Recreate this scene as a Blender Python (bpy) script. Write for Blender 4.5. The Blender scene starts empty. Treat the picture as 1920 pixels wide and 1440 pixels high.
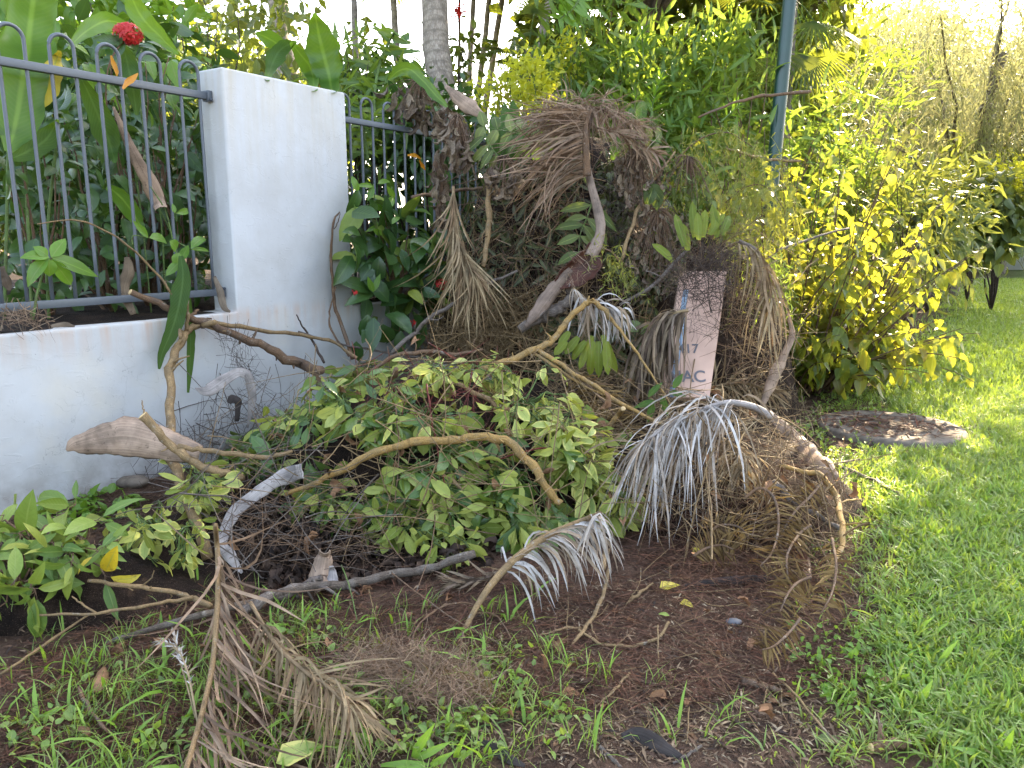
import bpy, math, random
import numpy as np
from mathutils import Vector, Matrix
from mathutils.bvhtree import BVHTree

R_ = np.random.default_rng(11)
random.seed(11)
SC = bpy.context.scene
COL = SC.collection

# ------------------------------------------------------------------ camera, sky, sun, exposure
F = 1450.0            # focal length in photograph pixels (1920 wide)
H = 1.35              # eye height
PITCH = math.atan(280.0 / F)
cam_d = bpy.data.cameras.new("camera")
cam = bpy.data.objects.new("camera", cam_d)
COL.objects.link(cam)
cam.location = (0, 0, H)
cam.rotation_euler = (math.pi / 2 - PITCH, 0, 0)
cam_d.sensor_width = 36.0
cam_d.lens = 36.0 * F / 1920.0
cam_d.clip_start = 0.05
cam_d.clip_end = 600.0
SC.camera = cam

SUN_AZ = math.radians(31.0)      # clockwise from the view direction (+Y)
SUN_EL = math.radians(29.0)
SUN_DIR = np.array([math.sin(SUN_AZ) * math.cos(SUN_EL), math.cos(SUN_AZ) * math.cos(SUN_EL), math.sin(SUN_EL)])
world = bpy.data.worlds.new("World")
SC.world = world
world.use_nodes = True
nt = world.node_tree
nt.nodes.clear()
sky = nt.nodes.new("ShaderNodeTexSky")
sky.sky_type = 'NISHITA'
sky.sun_disc = False
sky.sun_elevation = SUN_EL
sky.sun_rotation = SUN_AZ
sky.air_density = 1.0
sky.dust_density = 3.5
sky.ozone_density = 1.0
hs = nt.nodes.new("ShaderNodeHueSaturation")
hs.inputs['Saturation'].default_value = 0.72
bg = nt.nodes.new("ShaderNodeBackground")
bg.inputs['Strength'].default_value = 0.125
wo = nt.nodes.new("ShaderNodeOutputWorld")
nt.links.new(sky.outputs[0], hs.inputs['Color'])
nt.links.new(hs.outputs[0], bg.inputs['Color'])
nt.links.new(bg.outputs[0], wo.inputs['Surface'])
sun_d = bpy.data.lights.new("sun", 'SUN')
sun_d.energy = 4.0
sun_d.angle = math.radians(0.5)
sun_d.color = (1.0, 0.83, 0.56)
sun = bpy.data.objects.new("sun", sun_d)
COL.objects.link(sun)
sun.rotation_euler = Vector(SUN_DIR).to_track_quat('Z', 'Y').to_euler()
SC.view_settings.view_transform = 'Standard'
SC.view_settings.look = 'None'
SC.view_settings.gamma = 1.0
SC.view_settings.use_curve_mapping = False
SC.view_settings.exposure = 3.25
SC.cycles.use_denoising = True
SC.cycles.max_bounces = 8
SC.cycles.diffuse_bounces = 4
SC.cycles.transmission_bounces = 4
SC.cycles.transparent_max_bounces = 6
SC.cycles.caustics_reflective = False
SC.cycles.caustics_refractive = False

# ------------------------------------------------------------------ geometry of the view and the wall
CAM = np.array([0.0, 0.0, H])
def ray(u, v):
    x = (u - 960.0) / F
    y = -(v - 720.0) / F
    return np.array([x, math.cos(PITCH) + y * math.sin(PITCH), -math.sin(PITCH) + y * math.cos(PITCH)])
def at(u, v, d):
    return CAM + ray(u, v) * d
def ground_pt(u, v, z=0.0):
    r = ray(u, v)
    return CAM + r * ((z - H) / r[2])
WA = ground_pt(0, 975)
_a = math.radians(33.0)
WD = np.array([math.sin(_a), math.cos(_a), 0.0])       # along the wall, away from the viewer
WN = np.array([math.cos(_a), -math.sin(_a), 0.0])      # out of the wall, towards the viewer
def wp(s, off=0.0, z=0.0):
    return WA + WD * s + WN * off + np.array([0, 0, z])
def on_wall(u, v, off=0.0):                            # where the pixel's ray meets the plane 'off' in front of the wall
    r = ray(u, v)
    t = (WN @ (WA - CAM) + off) / (WN @ r)
    return CAM + r * t

# ------------------------------------------------------------------ mesh helpers
BASE = {}
def set_props(o, label=None, cat=None, group=None, kind=None):
    if label: o['label'] = label
    if cat: o['category'] = cat
    if group: o['group'] = group
    if kind: o['kind'] = kind
    return o
def thing(name, label, cat, loc, group=None):
    o = bpy.data.objects.new(name, None)
    o.empty_display_size = 0.1
    COL.objects.link(o)
    o.location = Vector(loc)
    BASE[o.name] = np.array(loc, float)
    return set_props(o, label, cat, group)
def base_of(parent):
    return BASE.get(parent.name, np.zeros(3)) if parent else np.zeros(3)
def mesh_data(name, V, faces, mat, uv=None, var=None, smooth=True):
    V = np.asarray(V, np.float32).reshape(-1, 3)
    if not isinstance(faces, (list, tuple)): faces = [faces]
    faces = [np.asarray(f, np.int32) for f in faces if len(f)]
    me = bpy.data.meshes.new(name)
    me.vertices.add(len(V)); me.vertices.foreach_set('co', V.ravel())
    loops = np.concatenate([f.ravel() for f in faces])
    counts = np.concatenate([np.full(len(f), f.shape[1], np.int32) for f in faces])
    starts = np.concatenate([[0], np.cumsum(counts)[:-1]]).astype(np.int32)
    me.loops.add(len(loops)); me.loops.foreach_set('vertex_index', loops)
    me.polygons.add(len(counts)); me.polygons.foreach_set('loop_start', starts)
    if smooth: me.polygons.foreach_set('use_smooth', np.ones(len(counts), bool))
    me.update(calc_edges=True)
    if uv is not None:
        l = me.uv_layers.new(name='UVMap')
        l.data.foreach_set('uv', np.asarray(uv, np.float32).reshape(-1, 2)[loops].ravel())
    if var is not None:
        a = me.attributes.new('tone', 'FLOAT', 'POINT')
        a.data.foreach_set('value', np.asarray(var, np.float32).ravel())
    if isinstance(mat, (list, tuple)):
        for m in mat: me.materials.append(m)
    elif mat: me.materials.append(mat)
    return me
def mk(name, V, faces, mat, parent=None, uv=None, var=None, smooth=True, **props):
    b = base_of(parent)
    if parent is None:
        b = np.asarray(V, float).reshape(-1, 3).mean(0) if props.get('kind') != 'structure' else np.zeros(3)
    me = mesh_data(name, np.asarray(V, float).reshape(-1, 3) - b, faces, mat, uv, var, smooth)
    o = bpy.data.objects.new(name, me)
    COL.objects.link(o)
    if parent:
        o.parent = parent
        BASE[o.name] = b
    else:
        o.location = Vector(b); BASE[o.name] = b
    return set_props(o, **props)
def nrm(a):
    a = np.asarray(a, float)
    return a / np.maximum(np.linalg.norm(a, axis=-1, keepdims=True), 1e-9)
def tube_batch(P, r, sides=5, cap=True):
    """P (N,K,3), r (N,K) -> V, faces, uv of N tubes"""
    P = np.asarray(P, float); r = np.asarray(r, float)
    if P.ndim == 2: P = P[None]; r = r[None]
    N, K, _ = P.shape
    T = np.empty_like(P)
    T[:, 1:-1] = P[:, 2:] - P[:, :-2]; T[:, 0] = P[:, 1] - P[:, 0]; T[:, -1] = P[:, -1] - P[:, -2]
    T = nrm(T)
    mean = nrm(P[:, -1] - P[:, 0] + 1e-6)
    ref = np.where(np.abs(mean[:, 2:3]) > 0.8, np.array([[1.0, 0.1, 0]]), np.array([[0, 0.1, 1.0]]))
    X = nrm(np.cross(T, ref[:, None, :] + 0 * T)); Y = np.cross(T, X)
    a = np.linspace(0, 2 * math.pi, sides, endpoint=False)
    ca, sa = np.cos(a), np.sin(a)
    V = P[:, :, None, :] + r[:, :, None, None] * (X[:, :, None, :] * ca[None, None, :, None] + Y[:, :, None, :] * sa[None, None, :, None])
    L = np.concatenate([np.zeros((N, 1)), np.cumsum(np.linalg.norm(np.diff(P, axis=1), axis=2), axis=1)], 1)
    uu = np.abs(np.linspace(-1, 1, sides, endpoint=False))
    uv = np.stack([np.broadcast_to(uu, (N, K, sides)), np.broadcast_to(L[:, :, None], (N, K, sides))], -1)
    idx = np.arange(N * K * sides).reshape(N, K, sides)
    A = idx[:, :-1, :]; B = np.roll(A, -1, 2); D = idx[:, 1:, :]; E = np.roll(D, -1, 2)
    q = np.stack([A, B, E, D], -1).reshape(-1, 4)
    fs = [q]
    if cap and sides >= 5:
        fs.append(idx[:, 0, ::-1].reshape(-1, sides)); fs.append(idx[:, -1, :].reshape(-1, sides))
    return V.reshape(-1, 3), fs, uv.reshape(-1, 2)
def ribbon_batch(P, W, S, fold=0.0):
    """P (N,K,3) centre lines, W (N,K) half widths, S (N,K,3) or (N,1,3) side vectors"""
    P = np.asarray(P, float); N, K, _ = P.shape
    S = nrm(S) + 0 * P
    W = np.broadcast_to(W, (N, K))
    if fold:
        T = np.gradient(P, axis=1); Nn = nrm(np.cross(S, T))
        Lf = P - S * W[..., None] + Nn * (fold * W[..., None]); Rt = P + S * W[..., None] + Nn * (fold * W[..., None])
        V = np.stack([Lf, P, Rt], 2); c = 3; us = np.array([0, .5, 1.])
    else:
        V = np.stack([P - S * W[..., None], P + S * W[..., None]], 2); c = 2; us = np.array([0, 1.])
    idx = np.arange(N * K * c).reshape(N, K, c)
    q = np.stack([idx[:, :-1, :-1], idx[:, :-1, 1:], idx[:, 1:, 1:], idx[:, 1:, :-1]], -1).reshape(-1, 4)
    t = np.linspace(0, 1, K)
    uv = np.stack([np.broadcast_to(us, (N, K, c)), np.broadcast_to(t[None, :, None], (N, K, c))], -1)
    return V.reshape(-1, 3), q, uv.reshape(-1, 2)
def box(c0, ax, ay, az):
    """box from a corner and three edge vectors"""
    c0, ax, ay, az = [np.asarray(k, float) for k in (c0, ax, ay, az)]
    V = np.array([c0 + i * ax + j * ay + k * az for k in (0, 1) for j in (0, 1) for i in (0, 1)])
    q = np.array([[0, 2, 3, 1], [4, 5, 7, 6], [0, 1, 5, 4], [2, 6, 7, 3], [0, 4, 6, 2], [1, 3, 7, 5]])
    return V, q
def join(parts):
    Vs, Fs, U, n = [], {}, [], 0
    for p in parts:
        V, fs = p[0], p[1]
        if not isinstance(fs, (list, tuple)): fs = [fs]
        for f in fs:
            f = np.asarray(f)
            if len(f): Fs.setdefault(f.shape[1], []).append(f + n)
        Vs.append(V); U.append(p[2] if len(p) > 2 else np.zeros((len(V), 2))); n += len(V)
    return np.concatenate(Vs), [np.concatenate(f) for f in Fs.values()], np.concatenate(U)
def catmull(pts, n):
    P = np.asarray(pts, float)
    if len(P) == 2: return P[0] + (P[1] - P[0]) * np.linspace(0, 1, n)[:, None]
    Q = np.vstack([2 * P[0] - P[1], P, 2 * P[-1] - P[-2]])
    t = np.linspace(0, len(P) - 1 - 1e-6, n); i = t.astype(int); f = (t - i)[:, None]
    a, b, c, d = Q[i], Q[i + 1], Q[i + 2], Q[i + 3]
    return 0.5 * (2 * b + (c - a) * f + (2 * a - 5 * b + 4 * c - d) * f ** 2 + (3 * b - a - 3 * c + d) * f ** 3)
def bevel(o, w=0.008, seg=2):
    m = o.modifiers.new("bevel", 'BEVEL'); m.width = w; m.segments = seg; m.limit_method = 'ANGLE'
    return o

# ------------------------------------------------------------------ value noise for shapes
_perm = R_.random((64, 64, 16))
def vnoise(x, y, z=0.0, s=1.0, oct_=3):
    x = np.asarray(x, float) * s + 100; y = np.asarray(y, float) * s + 100; z = np.zeros_like(x) + z * s + 5
    out = 0; amp = 1; tot = 0
    for o in range(oct_):
        i, j, k = np.floor(x).astype(int), np.floor(y).astype(int), np.floor(z).astype(int)
        fx, fy, fz = x - i, y - j, z - k
        fx, fy, fz = [f * f * (3 - 2 * f) for f in (fx, fy, fz)]
        def g(a, b, c): return _perm[(i + a) % 64, (j + b) % 64, (k + c) % 16]
        v = ((g(0, 0, 0) * (1 - fx) + g(1, 0, 0) * fx) * (1 - fy) + (g(0, 1, 0) * (1 - fx) + g(1, 1, 0) * fx) * fy) * (1 - fz) + \
            ((g(0, 0, 1) * (1 - fx) + g(1, 0, 1) * fx) * (1 - fy) + (g(0, 1, 1) * (1 - fx) + g(1, 1, 1) * fx) * fy) * fz
        out = out + v * amp; tot += amp; amp *= 0.5; x = x * 2.03; y = y * 2.03; z = z * 2.03
    return out / tot

# ------------------------------------------------------------------ materials
def new_mat(name):
    m = bpy.data.materials.new(name); m.use_nodes = True
    t = m.node_tree; t.nodes.clear()
    out = t.nodes.new("ShaderNodeOutputMaterial")
    return m, t, out
def N(t, kind, **kw):
    n = t.nodes.new(kind)
    for k, v in kw.items(): setattr(n, k, v)
    return n
def sv(t, sock, val):
    if hasattr(val, 'is_output') or isinstance(val, bpy.types.NodeSocket): t.links.new(val, sock)
    else: sock.default_value = val
def math_(t, op, a, b=0.0, clamp=False):
    n = N(t, "ShaderNodeMath", operation=op, use_clamp=clamp)
    sv(t, n.inputs[0], a); sv(t, n.inputs[1], b)
    return n.outputs[0]
def mixc(t, fac, a, b, mode='MIX'):
    n = N(t, "ShaderNodeMix", data_type='RGBA', blend_type=mode)
    sv(t, n.inputs[0], fac)
    sv(t, n.inputs[6], a if not isinstance(a, tuple) else (*a[:3], 1)); sv(t, n.inputs[7], b if not isinstance(b, tuple) else (*b[:3], 1))
    return n.outputs[2]
def ramp(t, fac, stops):
    n = N(t, "ShaderNodeValToRGB")
    e = n.color_ramp.elements
    while len(e) < len(stops): e.new(0.5)
    for k, (p, c) in zip(e, stops):
        k.position = p; k.color = (*c[:3], 1) if isinstance(c, tuple) else (c, c, c, 1)
    sv(t, n.inputs[0], fac)
    return n.outputs[0]
def noise(t, vec, scale, detail=4, rough=0.55, dist=0.0):
    n = N(t, "ShaderNodeTexNoise")
    if vec is not None: t.links.new(vec, n.inputs['Vector'])
    n.inputs['Scale'].default_value = scale; n.inputs['Detail'].default_value = detail
    n.inputs['Roughness'].default_value = rough; n.inputs['Distortion'].default_value = dist
    return n.outputs['Fac']
def mapping(t, vec, scale=(1, 1, 1)):
    n = N(t, "ShaderNodeMapping"); t.links.new(vec, n.inputs['Vector']); n.inputs['Scale'].default_value = scale
    return n.outputs[0]
def tone(t):
    """a stable random number for each object and each leaf inside a joined mesh"""
    oi = N(t, "ShaderNodeObjectInfo"); at_ = N(t, "ShaderNodeAttribute", attribute_name='tone')
    return math_(t, 'FRACT', math_(t, 'ADD', oi.outputs['Random'], at_.outputs['Fac']))
def bump(t, h, strength=0.3, dist=0.01):
    n = N(t, "ShaderNodeBump"); n.inputs['Strength'].default_value = strength; n.inputs['Distance'].default_value = dist
    t.links.new(h, n.inputs['Height'])
    return n.outputs[0]
def m_leaf(name, stops, trans=0.35, tcol=None, rough=0.42, edge=None, rib=None, blotch=None, spec=0.5):
    m, t, out = new_mat(name)
    tn = tone(t)
    n = len(stops)
    col = ramp(t, tn, [(i / max(n - 1, 1), c) for i, c in enumerate(stops)])
    uvn = N(t, "ShaderNodeUVMap"); sep = N(t, "ShaderNodeSeparateXYZ"); t.links.new(uvn.outputs[0], sep.inputs[0])
    d = math_(t, 'ABSOLUTE', math_(t, 'SUBTRACT', sep.outputs[0], 0.5))
    geo = N(t, "ShaderNodeTexCoord")
    vein = math_(t, 'SINE', math_(t, 'ADD', math_(t, 'MULTIPLY', sep.outputs[1], 60.0), math_(t, 'MULTIPLY', d, -26.0)))
    col = mixc(t, math_(t, 'MULTIPLY', math_(t, 'POWER', math_(t, 'ABSOLUTE', vein), 6.0), 0.10), col, (0.25, 0.32, 0.1))
    nz = noise(t, geo.outputs['Object'], 9.0, 3)
    col = mixc(t, 0.35, col, ramp(t, nz, [(0.25, 0.45), (0.7, 1.0)]), 'MULTIPLY')
    if blotch:
        col = mixc(t, ramp(t, noise(t, geo.outputs['Object'], 5.0, 4), [(0.56, 0.0), (0.66, 1.0)]), col, blotch)
    if edge:
        e = math_(t, 'ADD', d, math_(t, 'MULTIPLY', math_(t, 'SUBTRACT', nz, 0.5), 0.35))
        col = mixc(t, ramp(t, e, [(0.33, 0.0), (0.37, 1.0)]), col, edge)
    if rib is None: rib = (0.22, 0.28, 0.07)
    col = mixc(t, ramp(t, d, [(0.02, 0.75), (0.055, 0.0)]), col, rib)
    p = N(t, "ShaderNodeBsdfPrincipled")
    t.links.new(col, p.inputs['Base Color'])
    p.inputs['Roughness'].default_value = rough
    p.inputs['Specular IOR Level'].default_value = spec
    t.links.new(bump(t, math_(t, 'ADD', math_(t, 'MULTIPLY', vein, 0.2), nz), 0.25, 0.004), p.inputs['Normal'])
    tr = N(t, "ShaderNodeBsdfTranslucent")
    tc = mixc(t, 0.6, col, tcol or (0.30, 0.38, 0.02))
    t.links.new(tc, tr.inputs['Color'])
    mx = N(t, "ShaderNodeMixShader"); mx.inputs[0].default_value = trans
    t.links.new(p.outputs[0], mx.inputs[1]); t.links.new(tr.outputs[0], mx.inputs[2])
    t.links.new(mx.outputs[0], out.inputs[0])
    return m
def m_bark(name, c1, c2, c3=None, along=9.0, fine=60.0, rough=0.75, bstr=0.5, ring=0.0):
    """streaky bark; uv.y runs along the stem in metres"""
    m, t, out = new_mat(name)
    tc = N(t, "ShaderNodeTexCoord"); uvn = N(t, "ShaderNodeUVMap")
    st = noise(t, mapping(t, uvn.outputs[0], (14, along, 1)), 2.0, 5, 0.6)
    bl = noise(t, tc.outputs['Object'], 14.0, 4)
    fn = noise(t, tc.outputs['Object'], fine * 3, 3)
    col = ramp(t, st, [(0.28, tuple(k * .55 for k in c1)), (0.48, c1), (0.68, c2), (0.85, tuple(min(k * 1.25, .7) for k in c2))])
    col = mixc(t, ramp(t, bl, [(0.45, 0.0), (0.66, 0.85)]), col, tuple(k * .6 for k in (c3 or c1)))
    lc = noise(t, tc.outputs['Object'], 31.0, 4, 0.7)
    col = mixc(t, ramp(t, lc, [(0.60, 0.0), (0.68, 0.6)]), col, (0.34, 0.31, 0.26))
    col = mixc(t, 0.6, col, ramp(t, fn, [(0.3, 0.35), (0.62, 1.05)]), 'MULTIPLY')
    nod = noise(t, mapping(t, uvn.outputs[0], (0.6, 26, 1)), 1.0, 2)
    col = mixc(t, ramp(t, nod, [(0.62, 0.0), (0.68, 0.55)]), col, tuple(k * 0.35 for k in c1))
    oi = tone(t)
    col = mixc(t, 0.35, col, ramp(t, oi, [(0.0, 0.55), (1.0, 1.0)]), 'MULTIPLY')
    if ring:
        sep = N(t, "ShaderNodeSeparateXYZ"); t.links.new(uvn.outputs[0], sep.inputs[0])
        w = math_(t, 'POWER', math_(t, 'ABSOLUTE', math_(t, 'SINE', math_(t, 'MULTIPLY', sep.outputs[1], ring))), 18.0)
        col = mixc(t, math_(t, 'MULTIPLY', w, 0.6), col, tuple(k * 0.4 for k in c1))
    p = N(t, "ShaderNodeBsdfPrincipled"); t.links.new(col, p.inputs['Base Color'])
    p.inputs['Roughness'].default_value = rough; p.inputs['Specular IOR Level'].default_value = 0.25
    t.links.new(bump(t, math_(t, 'ADD', st, fn), bstr, 0.004), p.inputs['Normal'])
    t.links.new(p.outputs[0], out.inputs[0])
    return m
def m_dry(name, stops, trans=0.15, rough=0.7, streak=40.0):
    """dead leaf, husk or fibre with long streaks; uv.x across, uv.y along"""
    m, t, out = new_mat(name)
    uvn = N(t, "ShaderNodeUVMap"); tc = N(t, "ShaderNodeTexCoord")
    tn = tone(t); n = len(stops)
    col = ramp(t, tn, [(i / max(n - 1, 1), c) for i, c in enumerate(stops)])
    st = noise(t, mapping(t, uvn.outputs[0], (streak, 2.0, 1)), 1.0, 4, 0.6)
    bl = noise(t, tc.outputs['Object'], 10.0, 4)
    col = mixc(t, 0.75, col, ramp(t, st, [(0.28, 0.4), (0.68, 1.05)]), 'MULTIPLY')
    col = mixc(t, 0.75, col, ramp(t, bl, [(0.32, 0.3), (0.6, 1.05)]), 'MULTIPLY')
    sp = noise(t, tc.outputs['Object'], 55.0, 5, 0.7)
    col = mixc(t, ramp(t, sp, [(0.58, 0.0), (0.68, 0.6)]), col, (0.05, 0.03, 0.02))
    p = N(t, "ShaderNodeBsdfPrincipled"); t.links.new(col, p.inputs['Base Color'])
    p.inputs['Roughness'].default_value = rough; p.inputs['Specular IOR Level'].default_value = 0.25
    t.links.new(bump(t, st, 0.4, 0.004), p.inputs['Normal'])
    tr = N(t, "ShaderNodeBsdfTranslucent"); t.links.new(col, tr.inputs['Color'])
    mx = N(t, "ShaderNodeMixShader"); mx.inputs[0].default_value = trans
    t.links.new(p.outputs[0], mx.inputs[1]); t.links.new(tr.outputs[0], mx.inputs[2])
    t.links.new(mx.outputs[0], out.inputs[0])
    return m
def m_plain(name, col, rough=0.5, metal=0.0, nscale=30.0, namt=0.25, bstr=0.1, spec=0.5):
    m, t, out = new_mat(name)
    tc = N(t, "ShaderNodeTexCoord")
    nz = noise(t, tc.outputs['Object'], nscale, 5)
    c = mixc(t, namt, col, ramp(t, nz, [(0.3, 0.35), (0.7, 1.0)]), 'MULTIPLY')
    p = N(t, "ShaderNodeBsdfPrincipled"); t.links.new(c, p.inputs['Base Color'])
    p.inputs['Roughness'].default_value = rough; p.inputs['Metallic'].default_value = metal
    p.inputs['Specular IOR Level'].default_value = spec
    t.links.new(bump(t, nz, bstr, 0.003), p.inputs['Normal'])
    t.links.new(p.outputs[0], out.inputs[0])
    return m
M = {}
M['fence'] = m_plain('painted_steel', (0.095, 0.108, 0.125), 0.42, 0.0, 60, 0.15, 0.05)
M['bolt'] = m_plain('bolt_steel', (0.09, 0.10, 0.12), 0.4, 0.6)
M['post'] = m_plain('green_paint', (0.006, 0.040, 0.030), 0.3, 0.0, 12, 0.3, 0.02)
M['bough'] = m_bark('bough_bark', (0.10, 0.075, 0.055), (0.22, 0.17, 0.13), (0.28, 0.24, 0.20), bstr=.9)
M['wither'] = m_leaf('withered_olive', [(0.035, 0.045, 0.02), (0.07, 0.075, 0.035), (0.05, 0.04, 0.025), (0.11, 0.12, 0.06)], 0.2, None, 0.55)
M['concrete'] = m_plain('old_concrete', (0.19, 0.155, 0.12), 0.9, 0, 22, 0.75, 0.7, 0.2)
M['stone'] = m_plain('grey_stone', (0.10, 0.10, 0.11), 0.5, 0, 18, 0.5, 0.3)
M['print'] = m_plain('grey_ink', (0.15, 0.14, 0.15), 0.7, 0, 90, 0.6, 0.0)
M['tape'] = m_plain('blue_print', (0.30, 0.40, 0.52), 0.6, 0, 50, 0.4, 0.0)
M['carton'] = m_plain('pink_carton', (0.60, 0.40, 0.31), 0.85, 0, 7, 0.3, 0.15, 0.2)
M['roof'] = m_plain('roof_tiles', (0.35, 0.16, 0.10), 0.8, 0, 6, 0.4)
M['housewall'] = m_plain('house_wall', (0.72, 0.70, 0.68), 0.8, 0, 3, 0.15)
M['glass'] = m_plain('window_glass', (0.05, 0.06, 0.07), 0.1)
# leaves
M['scheff'] = m_leaf('umbrella_tree_leaf', [(0.25, 0.29, 0.055), (0.39, 0.43, 0.11), (0.14, 0.20, 0.03), (0.50, 0.52, 0.13), (0.07, 0.12, 0.02), (0.34, 0.39, 0.08), (0.44, 0.47, 0.17)], 0.36, (0.50, 0.48, 0.05), 0.55, spec=0.15, rib=(0.26, 0.31, 0.10))
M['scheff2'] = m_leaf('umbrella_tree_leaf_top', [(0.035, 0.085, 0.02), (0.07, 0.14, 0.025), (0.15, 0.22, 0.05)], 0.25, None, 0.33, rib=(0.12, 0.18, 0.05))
M['scheffy'] = m_leaf('umbrella_tree_leaf_pale', [(0.36, 0.42, 0.10), (0.46, 0.47, 0.11), (0.30, 0.40, 0.11)], 0.3, (0.5, 0.5, 0.06), 0.5, edge=(0.58, 0.54, 0.15))
M['broad'] = m_leaf('broad_cut_leaf', [(0.08, 0.15, 0.03), (0.16, 0.24, 0.045), (0.25, 0.32, 0.06), (0.10, 0.18, 0.03), (0.32, 0.33, 0.05)], 0.25, None, 0.45, spec=0.3)
M['ixora'] = m_leaf('dark_glossy_leaf', [(0.020, 0.058, 0.016), (0.035, 0.085, 0.022), (0.055, 0.115, 0.028), (0.028, 0.072, 0.018)], 0.2, (0.20, 0.34, 0.02), 0.3, rib=(0.07, 0.13, 0.03))
M['fresh'] = m_leaf('fresh_leaf', [(0.09, 0.20, 0.02), (0.16, 0.30, 0.03), (0.12, 0.24, 0.03)], 0.4, (0.30, 0.45, 0.02), 0.35)
M['heli'] = m_leaf('paddle_leaf', [(0.06, 0.15, 0.018), (0.09, 0.20, 0.025), (0.07, 0.16, 0.02)], 0.45, (0.34, 0.5, 0.02), 0.35, rib=(0.20, 0.32, 0.05))
M['helid'] = m_leaf('dark_paddle_leaf', [(0.030, 0.075, 0.014), (0.05, 0.11, 0.02)], 0.35, (0.25, 0.4, 0.02), 0.5, spec=0.2, rib=(0.09, 0.16, 0.04))
M['yellow'] = m_leaf('yellow_leaf', [(0.50, 0.36, 0.02), (0.55, 0.45, 0.05)], 0.35, (0.6, 0.45, 0.02), 0.5, blotch=(0.16, 0.09, 0.03))
M['sunshrub'] = m_leaf('shrub_leaf', [(0.05, 0.10, 0.02), (0.09, 0.15, 0.025), (0.15, 0.19, 0.03), (0.07, 0.13, 0.03), (0.20, 0.15, 0.03), (0.12, 0.18, 0.03)], 0.48, (0.66, 0.62, 0.04), 0.4)
M['lance'] = m_leaf('lance_leaf', [(0.06, 0.14, 0.025), (0.10, 0.20, 0.035), (0.15, 0.25, 0.04), (0.07, 0.15, 0.03), (0.20, 0.26, 0.05)], 0.48, (0.42, 0.52, 0.04), 0.38)
M['olive'] = m_leaf('olive_leaf', [(0.06, 0.10, 0.03), (0.10, 0.14, 0.04), (0.14, 0.18, 0.05)], 0.4, (0.4, 0.4, 0.05), 0.45)
M['tree'] = m_leaf('tree_leaf', [(0.035, 0.075, 0.018), (0.06, 0.11, 0.02), (0.10, 0.14, 0.025)], 0.45, (0.38, 0.40, 0.03), 0.45)
M['lime'] = m_leaf('lime_leaf', [(0.36, 0.40, 0.03), (0.46, 0.46, 0.04)], 0.55, (0.85, 0.80, 0.04), 0.5)
M['casua'] = m_leaf('hanging_needle', [(0.12, 0.16, 0.06), (0.22, 0.21, 0.09), (0.09, 0.13, 0.05), (0.26, 0.21, 0.11)], 0.45, (0.42, 0.40, 0.16), 0.5)
M['needle'] = m_leaf('green_needle', [(0.10, 0.15, 0.03), (0.18, 0.21, 0.04), (0.25, 0.25, 0.05)], 0.45, (0.5, 0.45, 0.05), 0.5)
M['fernb'] = m_dry('brown_fern', [(0.20, 0.12, 0.04), (0.28, 0.18, 0.06), (0.13, 0.07, 0.03)], 0.25)
M['strap'] = m_leaf('strap_leaf', [(0.10, 0.15, 0.02), (0.21, 0.25, 0.03), (0.15, 0.20, 0.025)], 0.35, (0.42, 0.45, 0.03), 0.45, blotch=(0.20, 0.16, 0.06), spec=0.2)
M['zz'] = m_leaf('grey_green_leaf', [(0.10, 0.135, 0.04), (0.17, 0.20, 0.07), (0.07, 0.10, 0.03), (0.045, 0.07, 0.02)], 0.2, None, 0.5, blotch=(0.12, 0.10, 0.045), spec=0.25)
M['grass'] = m_leaf('grass_blade', [(0.06, 0.13, 0.022), (0.16, 0.27, 0.045), (0.28, 0.40, 0.075), (0.10, 0.20, 0.035), (0.32, 0.38, 0.10), (0.04, 0.09, 0.018), (0.20, 0.33, 0.05)], 0.42, (0.52, 0.64, 0.05), 0.35)
M['grassb'] = m_leaf('bright_blade', [(0.16, 0.31, 0.03), (0.22, 0.38, 0.04)], 0.4, (0.4, 0.55, 0.03), 0.4)
M['petal'] = m_leaf('red_petal', [(0.55, 0.012, 0.02), (0.65, 0.03, 0.03)], 0.25, (0.7, 0.03, 0.02), 0.5, rib=(0.5, 0.01, 0.02))
M['orange'] = m_leaf('orange_bract', [(0.62, 0.22, 0.015), (0.66, 0.28, 0.02)], 0.3, (0.7, 0.3, 0.01), 0.4, rib=(0.6, 0.2, 0.01))
# woody and dead
M['tan'] = m_bark('tan_bark', (0.25, 0.16, 0.075), (0.42, 0.29, 0.14), (0.30, 0.21, 0.11))
M['gold'] = m_bark('golden_bark', (0.34, 0.20, 0.06), (0.47, 0.31, 0.11), (0.38, 0.27, 0.13))
M['brown'] = m_bark('brown_bark', (0.15, 0.085, 0.045), (0.27, 0.17, 0.10), (0.20, 0.14, 0.10))
M['grey'] = m_bark('grey_bark', (0.15, 0.12, 0.10), (0.33, 0.28, 0.235), (0.20, 0.145, 0.11), bstr=.8)
M['dark'] = m_bark('dark_twig', (0.06, 0.040, 0.03), (0.12, 0.085, 0.065), (0.09, 0.06, 0.045))
M['red'] = m_bark('red_stem', (0.16, 0.03, 0.025), (0.26, 0.07, 0.045), (0.12, 0.04, 0.03))
M['palmtrunk'] = m_bark('palm_trunk', (0.36, 0.29, 0.22), (0.50, 0.43, 0.35), (0.28, 0.22, 0.17), ring=28.0)
M['trunk'] = m_bark('tree_trunk', (0.20, 0.16, 0.12), (0.32, 0.27, 0.22), (0.15, 0.12, 0.10))
M['cut'] = m_plain('cut_wood', (0.60, 0.42, 0.20), 0.8, 0, 80, 0.35)
M['greenstem'] = m_bark('green_stem', (0.12, 0.19, 0.05), (0.20, 0.27, 0.08), (0.16, 0.20, 0.07))
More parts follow.
